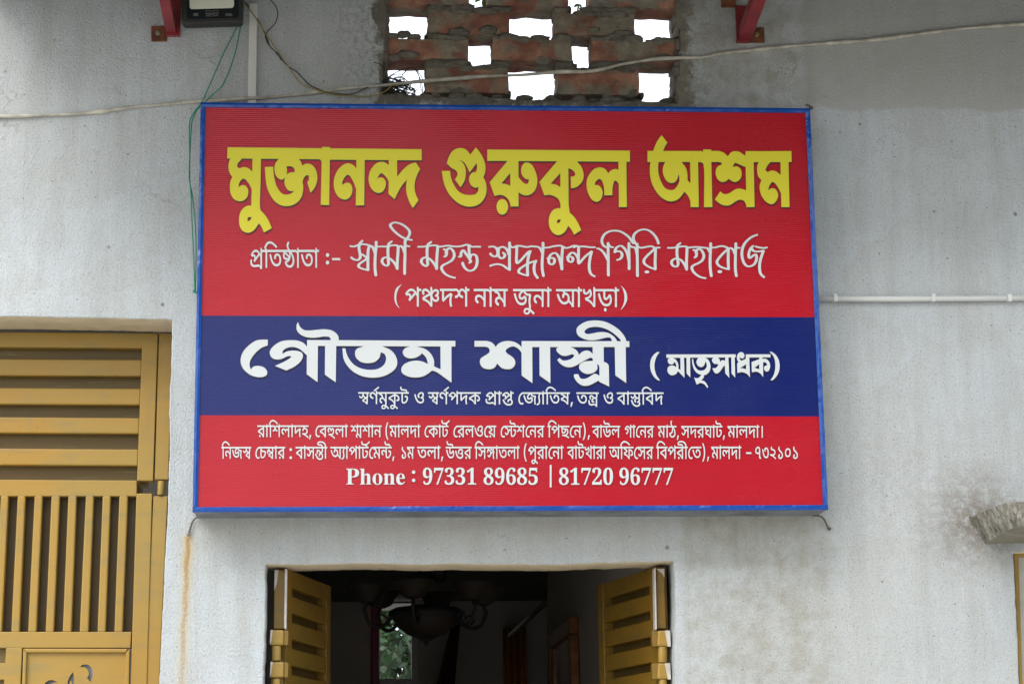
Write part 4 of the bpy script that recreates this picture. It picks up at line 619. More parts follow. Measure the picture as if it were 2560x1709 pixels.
RUNS = """
b224,623.9,669.4,0.0464,0.0722 b55,659.6,669.4,0.0464,0.0722 b35,672.3,669.4,0.0464,0.0722 b424,705.3,669.4,0.0464,0.0722 b54,738.6,669.4,0.0464,0.0722 b35,751.3,669.4,0.0464,0.0722 b54,784.3,669.4,0.0464,0.0722
b40,1011.7,766.3,0.0559,0.0718 b320,1052.3,766.3,0.0559,0.0718 b37,1100.6,766.3,0.0559,0.0718 b48,1134.8,766.3,0.0559,0.0718/b39,1185.1,766.7,0.0556,0.0719 b54,1219.0,766.7,0.0556,0.0719 b44,1234.2,766.7,0.0556,0.0719/b27,1283.0,767.0,0.0523,0.0720 b57,1331.7,767.0,0.0523,0.0720 b39,1331.8,767.0,0.0523,0.0720 b54,1363.8,767.0,0.0523,0.0720/b9,1390.5,767.3,0.0545,0.0721 b21,1454.8,767.3,0.0545,0.0721 b68,1493.3,767.3,0.0545,0.0721 b54,1532.4,767.3,0.0545,0.0721
b275,896.0,1009.5,0.0373,0.0479 b34,923.0,1009.5,0.0373,0.0479 b131,943.9,1009.5,0.0373,0.0479 b44,946.4,1009.5,0.0373,0.0479 b57,969.6,1009.5,0.0373,0.0479 b20,969.8,1009.5,0.0373,0.0479 b57,991.7,1009.5,0.0373,0.0479 b30,1000.3,1009.5,0.0373,0.0479/b18,1034.7,1009.7,0.0367,0.0480/b275,1070.4,1009.9,0.0374,0.0482 b34,1097.5,1009.9,0.0374,0.0482 b131,1118.5,1009.9,0.0374,0.0482 b40,1120.9,1009.9,0.0374,0.0482 b37,1148.1,1009.9,0.0374,0.0482 b20,1170.9,1009.9,0.0374,0.0482/b224,1212.3,1010.1,0.0402,0.0484 b54,1243.1,1010.1,0.0402,0.0484 b378,1254.1,1010.1,0.0402,0.0484/b450,1294.2,1010.4,0.0377,0.0486 b27,1307.6,1010.4,0.0377,0.0486 b202,1342.8,1010.4,0.0377,0.0486 b54,1352.6,1010.4,0.0377,0.0486 b55,1363.0,1010.4,0.0377,0.0486 b35,1373.3,1010.4,0.0377,0.0486 b49,1400.1,1010.4,0.0377,0.0486 b597,1424.3,1010.4,0.0377,0.0486/b35,1441.4,1010.6,0.0390,0.0488 b369,1469.2,1010.6,0.0390,0.0488/b18,1507.5,1010.7,0.0367,0.0489/b42,1542.4,1010.9,0.0374,0.0490 b54,1564.9,1010.9,0.0374,0.0490 b475,1575.1,1010.9,0.0374,0.0490 b55,1603.1,1010.9,0.0374,0.0490 b42,1613.3,1010.9,0.0374,0.0490 b37,1635.8,1010.9,0.0374,0.0490
b46,643.8,1092.0,0.0319,0.0470 b54,663.0,1092.0,0.0319,0.0470 b55,671.8,1092.0,0.0319,0.0470 b48,680.5,1092.0,0.0319,0.0470 b47,702.3,1092.0,0.0319,0.0470 b54,725.9,1092.0,0.0319,0.0470 b37,734.6,1092.0,0.0319,0.0470 b51,754.1,1092.0,0.0319,0.0470 b597,771.3,1092.0,0.0319,0.0470/b450,787.0,1092.1,0.0320,0.0470 b42,798.4,1092.1,0.0320,0.0470 b457,817.6,1092.1,0.0320,0.0470 b47,837.3,1092.1,0.0320,0.0470 b54,860.9,1092.1,0.0320,0.0470/b420,876.8,1092.2,0.0307,0.0470 b48,905.6,1092.2,0.0307,0.0470 b54,926.6,1092.2,0.0307,0.0470 b39,935.0,1092.2,0.0307,0.0470/b593,960.4,1092.4,0.0307,0.0470 b44,973.5,1092.4,0.0307,0.0470 b54,992.7,1092.4,0.0307,0.0470 b47,1001.1,1092.4,0.0307,0.0470 b37,1023.8,1092.4,0.0307,0.0470 b54,1042.5,1092.4,0.0307,0.0470/b450,1060.1,1092.5,0.0301,0.0470 b20,1070.8,1092.5,0.0301,0.0470 b54,1095.3,1092.5,0.0301,0.0470 b30,1103.6,1092.5,0.0301,0.0470 b131,1120.8,1092.5,0.0301,0.0470/b450,1132.2,1092.6,0.0314,0.0470 b46,1143.4,1092.6,0.0314,0.0470 b47,1162.3,1092.6,0.0314,0.0470 b18,1185.6,1092.6,0.0314,0.0470 b450,1209.1,1092.6,0.0314,0.0470 b70,1220.3,1092.6,0.0314,0.0470/b450,1250.3,1092.8,0.0307,0.0470 b434,1261.3,1092.8,0.0307,0.0470 b48,1291.5,1092.8,0.0307,0.0470 b450,1312.5,1092.8,0.0307,0.0470 b39,1323.4,1092.8,0.0307,0.0470 b46,1342.1,1092.8,0.0307,0.0470/b55,1369.0,1092.9,0.0319,0.0471 b40,1377.8,1092.9,0.0319,0.0471 b26,1400.9,1092.9,0.0319,0.0471 b450,1423.2,1092.9,0.0319,0.0471 b39,1434.5,1092.9,0.0319,0.0471 b594,1454.0,1092.9,0.0319,0.0471 b597,1467.7,1092.9,0.0319,0.0471/b42,1480.6,1093.1,0.0298,0.0471 b54,1498.5,1093.1,0.0298,0.0471 b12,1506.7,1093.1,0.0298,0.0471 b47,1528.1,1093.1,0.0298,0.0471/b22,1561.2,1093.2,0.0293,0.0471 b54,1580.7,1093.2,0.0293,0.0471 b450,1588.7,1093.2,0.0293,0.0471 b39,1599.2,1093.2,0.0293,0.0471 b46,1617.0,1093.2,0.0293,0.0471/b44,1644.3,1093.3,0.0309,0.0471 b54,1663.7,1093.3,0.0309,0.0471 b31,1672.1,1093.3,0.0309,0.0471 b597,1690.7,1093.3,0.0309,0.0471/b50,1703.3,1093.4,0.0303,0.0471 b37,1724.1,1093.4,0.0303,0.0471 b46,1742.6,1093.4,0.0303,0.0471 b23,1760.9,1093.4,0.0303,0.0471 b54,1780.2,1093.4,0.0303,0.0471 b30,1788.5,1093.4,0.0303,0.0471 b597,1805.8,1093.4,0.0303,0.0471/b44,1818.9,1093.5,0.0314,0.0471 b54,1838.6,1093.5,0.0314,0.0471 b47,1847.2,1093.5,0.0314,0.0471 b37,1870.4,1093.5,0.0314,0.0471 b54,1889.5,1093.5,0.0314,0.0471 b641,1898.1,1093.5,0.0314,0.0471
b55,553.9,1146.0,0.0290,0.0476 b39,561.8,1146.0,0.0290,0.0476 b27,579.5,1146.0,0.0290,0.0476 b275,606.6,1146.0,0.0290,0.0476/b450,637.2,1146.0,0.0311,0.0477 b25,648.3,1146.0,0.0311,0.0477 b269,666.1,1146.0,0.0311,0.0477 b54,685.4,1146.0,0.0311,0.0477 b46,694.0,1146.0,0.0311,0.0477/b611,719.9,1146.1,0.0465,0.0478/b42,739.3,1146.1,0.0307,0.0478 b54,757.8,1146.1,0.0307,0.0478 b50,766.2,1146.1,0.0307,0.0478 b357,787.2,1146.1,0.0307,0.0478 b56,809.5,1146.1,0.0307,0.0478/b8,826.0,1146.1,0.0316,0.0480 b202,854.7,1146.1,0.0316,0.0480 b54,862.9,1146.1,0.0316,0.0480 b40,871.6,1146.1,0.0316,0.0480 b54,894.5,1146.1,0.0316,0.0480 b30,903.1,1146.1,0.0316,0.0480 b131,921.2,1146.1,0.0316,0.0480 b450,921.2,1146.1,0.0316,0.0480 b44,932.5,1146.1,0.0316,0.0480 b370,952.3,1146.1,0.0316,0.0480 b597,979.3,1146.1,0.0316,0.0480/b76,1000.9,1146.2,0.0282,0.0482 b44,1017.7,1146.2,0.0282,0.0482/b35,1043.3,1146.2,0.0334,0.0483 b47,1067.1,1146.2,0.0334,0.0483 b54,1091.8,1146.2,0.0334,0.0483 b597,1101.0,1146.2,0.0334,0.0483/b12,1114.6,1146.2,0.0312,0.0484 b339,1137.0,1146.2,0.0312,0.0484 b46,1159.9,1146.2,0.0312,0.0484/b55,1186.7,1146.3,0.0303,0.0485 b50,1195.0,1146.3,0.0303,0.0485 b307,1215.9,1146.3,0.0303,0.0485 b54,1238.0,1146.3,0.0303,0.0485 b35,1246.3,1146.3,0.0303,0.0485 b47,1267.9,1146.3,0.0303,0.0485 b54,1290.4,1146.3,0.0303,0.0485/b593,1306.2,1146.3,0.0314,0.0487 b40,1319.6,1146.3,0.0314,0.0487 b57,1342.1,1146.3,0.0314,0.0487 b46,1342.4,1146.3,0.0314,0.0487 b54,1361.2,1146.3,0.0314,0.0487 b450,1369.8,1146.3,0.0314,0.0487 b39,1381.0,1146.3,0.0314,0.0487 b54,1400.1,1146.3,0.0314,0.0487/b42,1418.3,1146.4,0.0293,0.0489 b54,1436.0,1146.4,0.0293,0.0489 b30,1444.0,1146.4,0.0293,0.0489 b21,1460.7,1146.4,0.0293,0.0489 b54,1481.4,1146.4,0.0293,0.0489 b46,1489.4,1146.4,0.0293,0.0489 b54,1507.1,1146.4,0.0293,0.0489/b8,1522.8,1146.5,0.0300,0.0490 b492,1550.0,1146.5,0.0300,0.0490 b41,1558.2,1146.5,0.0300,0.0490 b450,1583.7,1146.5,0.0300,0.0490 b50,1594.4,1146.5,0.0300,0.0490 b46,1615.0,1146.5,0.0300,0.0490/b55,1640.8,1146.5,0.0316,0.0492 b42,1649.5,1146.5,0.0316,0.0492 b40,1668.5,1146.5,0.0316,0.0492 b46,1691.4,1146.5,0.0316,0.0492 b56,1710.5,1146.5,0.0316,0.0492 b450,1719.1,1146.5,0.0316,0.0492 b35,1730.4,1146.5,0.0316,0.0492 b594,1752.8,1146.5,0.0316,0.0492 b597,1766.3,1146.5,0.0316,0.0492/b44,1778.3,1146.6,0.0296,0.0494 b54,1796.8,1146.6,0.0296,0.0494 b47,1804.9,1146.6,0.0296,0.0494 b37,1826.8,1146.6,0.0296,0.0494 b54,1844.9,1146.6,0.0296,0.0494/b598,1862.3,1146.6,0.0541,0.0495/b82,1885.9,1146.6,0.0311,0.0496 b78,1904.5,1146.6,0.0311,0.0496 b77,1923.1,1146.6,0.0311,0.0496 b76,1941.7,1146.6,0.0311,0.0496 b75,1960.3,1146.6,0.0311,0.0496 b76,1979.0,1146.6,0.0311,0.0496
m217,863.9,1210.2,0.0554,0.0583 m767,898.4,1210.2,0.0554,0.0583 m1280,929.8,1210.2,0.0554,0.0583 m1204,957.5,1210.2,0.0554,0.0583 m613,988.9,1210.2,0.0554,0.0583/m2460,1055.3,1210.4,0.0492,0.0585 m2458,1082.8,1210.4,0.0492,0.0585 m2454,1110.2,1210.4,0.0492,0.0585 m2454,1137.7,1210.4,0.0492,0.0585 m2452,1165.2,1210.4,0.0492,0.0585/m2459,1207.5,1210.6,0.0499,0.0587 m2460,1235.4,1210.6,0.0499,0.0587 m2457,1263.3,1210.6,0.0499,0.0587 m2459,1291.2,1210.6,0.0499,0.0587 m2456,1319.1,1210.6,0.0499,0.0587/m2459,1395.8,1210.8,0.0495,0.0590 m2452,1423.5,1210.8,0.0495,0.0590 m2458,1451.2,1210.8,0.0495,0.0590 m2453,1478.8,1210.8,0.0495,0.0590 m2451,1506.5,1210.8,0.0495,0.0590/m2460,1546.6,1210.9,0.0493,0.0592 m2457,1574.1,1210.9,0.0493,0.0592 m2458,1601.7,1210.9,0.0493,0.0592 m2458,1629.2,1210.9,0.0493,0.0592 m2458,1656.8,1210.9,0.0493,0.0592
"""
TITLE_OUTLINES = """
568.8,368.3' 803.9,370.9' 803.9,398.3' 568.0,396.2'
576.7,396.2' 575.1,397.8 571.5,410.6 571.5,421.7 574.3,432.9 580.7,442.5' 575.9,453.6 574.8,468.0 576.7,483.9 583.9,496.7 593.5,502.2 602.2,503.0 611.0,499.8 618.2,491.9 620.9,480.7 619.0,471.2 612.6,464.0 607.0,462.9 600.7,464.8 596.3,468.3' 597.5,460.0 601.4,452.0 607.8,446.8 612.6,448.0 619.0,455.2 625.4,464.8 629.3,473.5' 628.5,493.5' 628.2,513.9' 620.6,514.2 611.0,518.2 602.2,528.5 598.3,541.3 597.9,555.6 600.7,568.4 607.8,578.0 619.0,581.9 628.5,579.6 638.1,571.6 643.7,563.6 646.9,558.0' 652.5,565.2 656.4,573.2 660.1,581.1' 679.2,570.5' 674.8,558.8 668.4,546.1 658.8,533.3 651.2,525.8' 650.1,519.0' 649.3,506.2' 651.7,445.6' 652.5,396.2' 631.3,396.2' 630.6,428.9' 623.8,422.5 615.8,418.5 607.8,418.1 598.3,421.4' 592.7,416.6' 594.3,409.0 598.3,404.2 605.4,396.5' 605.4,389.9' 579.1,389.9'
-619.8,543.7 623.8,542.4' 628.9,542.9' 627.8,546.9 623.8,551.7 618.7,552.8' 618.7,547.7
662.0,417.8' 683.1,417.0' 683.5,429.7 685.9,445.6 690.7,463.2 698.7,477.5 706.7,484.7 715.4,486.6 725.8,484.7 733.0,479.9 735.0,476.7' 729.0,478.3 721.0,475.9 714.6,468.0 711.4,458.4 712.2,445.6 717.0,436.1 725.8,431.6 736.6,430.5' 736.6,424.9 733.8,419.3 725.8,415.7 715.4,416.6' 717.3,421.7 717.0,432.9 713.0,442.5 708.3,447.6 702.7,449.2 695.5,445.6 689.1,437.7 686.4,426.5 686.7,415.4 690.7,405.0 696.3,398.3' 697.1,389.9' 747.3,389.9' 747.3,398.3' 752.1,404.2 755.3,414.2' 762.5,410.3 772.0,409.5 781.6,413.8 789.6,424.9 793.1,439.3 792.7,452.0 788.8,464.8 783.2,474.3 776.5,482.3' 768.0,455.5' 772.0,450.4 772.3,444.1 771.2,438.0' 765.6,438.5 759.3,445.6 756.4,454.4' 758.0,464.8 756.9,482.3 751.3,496.7 741.7,507.0 729.0,513.4 715.4,515.3 700.3,512.3 687.5,503.8 676.4,488.7 668.4,471.2 664.4,448.8 662.8,429.7
804.7,367.5' 825.1,367.9' 825.1,371.1' 1054.1,373.3' 1054.1,401.0' 824.5,399.4' 823.0,512.7' 801.9,512.0' 804.1,406.1' 802.6,401.7 799.5,399.4' 799.2,371.1' 802.6,371.9 804.7,374.2'
891.2,393.4' 912.0,393.4' 910.4,513.3' 889.6,513.3' 890.1,471.2' 890.8,421.2'
890.8,421.2' 884.2,413.8 876.6,409.3 868.9,408.4 860.0,411.2 849.8,418.9 840.8,431.7 835.7,445.7 834.4,459.7 835.7,472.5 840.8,485.2 849.8,494.8 861.2,499.0 870.2,496.7 877.8,487.8 881.0,475.0 879.7,466.1 875.3,459.1 868.9,456.9 862.5,458.2 856.1,462.9' 855.5,455.9 858.7,448.2 863.8,440.6 868.9,437.1 873.4,438.7 879.1,447.0 885.5,459.7 890.1,472.5' 902.1,464.8' 902.1,413.8'
971.6,394.0' 992.9,394.0' 992.9,441.6' 999.0,434.2 1008.0,424.0 1019.4,413.8 1029.7,408.7 1039.6,406.4' 1050.3,422.7' 1043.7,435.5 1038.6,449.5 1036.3,464.8 1037.3,477.6 1041.1,490.3 1046.2,500.5' 1032.2,520.3' 1024.5,506.9 1018.2,490.3 1015.4,475.0 1015.4,462.3 1017.5,448.9' 1004.1,464.8 995.2,480.1 986.3,498.3' 971.2,484.6' 971.9,454.6' 968.4,447.0 960.8,438.0 953.1,433.2 947.4,438.0 942.3,448.0' 946.7,444.7 952.5,443.5 959.5,446.3 963.9,453.3 964.6,461.0 962.0,471.2 955.7,479.5 946.7,482.4 936.5,479.5 927.6,469.9 922.5,457.2 921.6,444.4 924.4,430.4 931.4,417.6 941.6,408.1 953.1,404.9 962.0,406.1 972.0,412.8'
1116.8,408.3' 1121.9,393.6 1129.0,380.3 1139.3,372.7 1151.5,370.3 1163.8,373.5 1176.0,386.4' 1189.3,369.0' 1198.5,379.3 1208.7,397.6 1213.2,414.0 1212.8,430.3 1208.3,443.6' 1213.8,454.9 1216.3,469.2 1214.9,485.5 1206.7,501.9 1192.4,513.1 1171.9,516.6 1151.5,511.1 1131.1,495.7 1116.8,475.3 1108.6,452.8 1104.5,427.3' 1125.0,427.3' 1128.0,446.7 1135.2,463.0 1145.4,477.3 1159.7,485.9 1174.0,487.6 1188.3,485.5 1195.4,477.3 1195.9,466.7' 1190.3,469.2 1182.2,467.1 1175.0,458.9 1172.6,446.7 1176.0,436.5 1182.2,431.4 1189.9,430.3' 1192.8,420.1 1191.4,407.9' 1174.0,431.4' 1167.9,418.1 1159.7,405.8 1147.4,399.7' 1157.6,407.9 1163.8,422.2 1164.2,436.5 1161.7,450.8 1151.5,468.8' 1137.2,449.1' 1143.3,438.5 1143.8,433.4 1139.3,426.3 1129.0,420.1
1218.3,374.1' 1574.7,376.8' 1574.7,404.6' 1218.3,402.3'
1269.0,402.3' 1269.0,391.5' 1296.2,391.5' 1296.2,442.6' 1302.7,450.8 1308.9,456.9 1317.0,460.0 1321.1,455.9 1321.7,448.3' 1315.0,447.7 1306.8,440.6 1302.7,428.3 1304.8,416.0 1310.9,407.9 1318.0,406.4 1328.3,410.9 1336.4,424.2 1342.6,442.6 1342.6,461.0 1337.5,475.3 1327.2,485.5 1315.0,488.6 1304.8,485.9 1296.2,480.4' 1296.2,516.2' 1276.2,516.2' 1275.1,508.0 1270.0,497.8 1261.9,490.6 1251.6,487.1 1236.3,490.0' 1224.1,455.9'
-1275.7,432.4' 1275.7,464.7' 1265.9,460.6 1253.7,458.5'
1270.0,517.2 1268.0,526.8 1262.9,533.9 1255.7,536.6 1248.6,533.9 1243.3,526.8 1241.4,517.2 1243.3,507.4 1248.6,500.2 1255.7,497.8 1262.9,500.2 1268.0,507.4
1392.6,403.4' 1392.6,391.5' 1442.7,391.5' 1442.7,404.2' 1453.9,418.1 1459.0,434.4 1457.0,450.8 1447.8,463.0 1437.6,469.2 1427.4,470.2' 1426.8,442.0' 1433.5,441.0 1438.0,437.5 1436.6,431.4 1429.4,424.2 1420.8,420.7' 1421.6,512.1' 1424.3,531.5' 1435.5,542.7 1445.8,559.1 1452.9,575.4' 1435.1,586.7' 1429.4,575.4 1420.2,564.2' 1415.1,575.4 1406.9,583.6 1395.7,587.7 1384.5,583.6 1375.3,571.3 1371.8,555.0 1374.2,538.6 1381.4,526.4 1390.6,521.3 1401.2,520.2' 1400.8,510.0 1395.7,497.8 1384.5,490.0 1372.2,487.1 1361.0,488.6' 1348.7,455.3'
-1400.8,432.4' 1400.8,468.1' 1390.6,462.0 1376.7,459.4'
-1393.6,549.9 1397.7,548.4 1402.2,549.3' 1399.8,555.0 1392.6,558.7' 1392.6,554.0
1546.1,391.5' 1565.9,391.5' 1566.9,517.6' 1547.3,517.6' 1546.9,460.0' 1541.8,453.8 1536.7,451.8 1533.6,458.9 1531.2,471.2 1530.6,488.2' 1510.7,488.2' 1510.1,471.2 1506.0,454.9 1498.9,447.1 1488.7,454.9 1487.0,463.0' 1494.8,463.0 1500.9,467.1 1506.0,477.3 1506.0,487.6 1500.9,499.8 1491.7,504.5 1480.5,499.8 1472.3,487.6 1467.2,471.2 1467.2,450.8 1474.4,434.4 1486.6,422.2 1500.9,418.5 1513.2,423.2 1520.3,433.4' 1527.5,426.3 1537.7,422.8 1546.1,424.6'
1654.0,338.0' 1668.3,356.8' 1662.8,366.0 1657.3,377.8' 1654.0,384.6' 1646.2,405.2' 1645.2,417.9 1647.1,437.5 1654.0,457.1 1663.8,470.8 1675.5,475.1 1685.3,473.7 1693.2,464.9 1698.1,453.2 1698.1,441.4 1696.5,435.1' 1693.2,447.3 1687.3,455.1 1677.5,457.7 1667.7,453.2 1659.9,441.4 1656.9,427.7 1658.9,414.0 1662.8,406.2' 1662.8,396.4' 1703.9,396.4' 1703.9,405.6' 1714.7,419.9 1718.6,437.5 1718.6,451.2' 1726.1,458.1' 1725.1,396.4' 1745.1,396.4' 1747.0,517.8' 1726.5,517.8' 1726.1,503.1' 1720.6,490.4 1710.8,479.0' 1703.0,490.4 1693.2,499.2 1677.5,503.5 1661.8,499.2 1646.2,486.5 1632.5,464.9 1625.6,441.4 1624.6,417.9 1626.6,404.2' 1629.5,390.5' 1633.4,376.8 1638.3,363.1 1644.2,351.3
1618.7,377.4' 1753.9,377.8' 1757.8,380.3' 1757.8,373.9' 1778.0,373.9' 1778.0,377.6' 1798.9,377.6' 1810.7,382.7 1819.5,390.9' 1828.3,380.7 1838.1,378.2 1847.9,379.7 1863.5,389.5' 1863.5,378.2' 1978.7,377.8' 1979.1,405.2' 1884.1,405.6' 1886.6,517.8' 1865.9,517.8' 1865.5,511.9' 1859.6,502.1 1849.8,499.2 1838.1,504.1 1826.3,511.9 1814.6,513.9 1800.9,510.0 1787.2,498.6' 1800.9,478.2' 1806.7,483.5 1814.6,485.5 1824.4,482.5 1836.1,474.7 1847.9,471.4 1865.5,475.7' 1864.1,417.9' 1838.1,406.8' 1834.2,411.1 1831.8,417.9' 1842.0,416.0 1850.8,421.8 1854.1,432.6 1851.8,445.3 1844.0,453.2 1834.2,454.7 1821.4,447.3' 1814.6,453.2 1804.8,455.1 1795.0,449.2 1789.5,437.5 1790.1,423.8 1796.0,415.0 1805.2,411.6' 1801.8,406.2 1795.0,405.2' 1778.3,405.2' 1780.9,517.8' 1760.1,517.8' 1758.8,412.0 1755.8,407.1 1748.0,405.2' 1618.7,405.2'
1896.8,405.6' 1896.8,396.4' 1925.2,396.4' 1925.2,405.6' 1917.4,416.0 1913.1,425.7' 1919.3,430.6' 1928.2,426.7 1939.9,428.7 1951.7,437.5' 1951.1,396.4' 1971.2,396.4' 1973.8,517.8' 1953.6,517.8' 1952.6,483.5' 1943.8,466.9 1936.0,457.1 1931.1,455.1 1924.2,463.0 1919.9,476.7' 1926.2,471.8 1936.0,471.2 1942.8,478.6 1945.2,488.4 1941.9,500.2 1934.0,509.0 1926.2,510.3 1912.5,502.1 1902.7,486.5 1898.8,468.8 1899.8,461.0 1903.7,450.8' 1895.8,441.4 1892.9,427.7 1893.3,414.0
"""
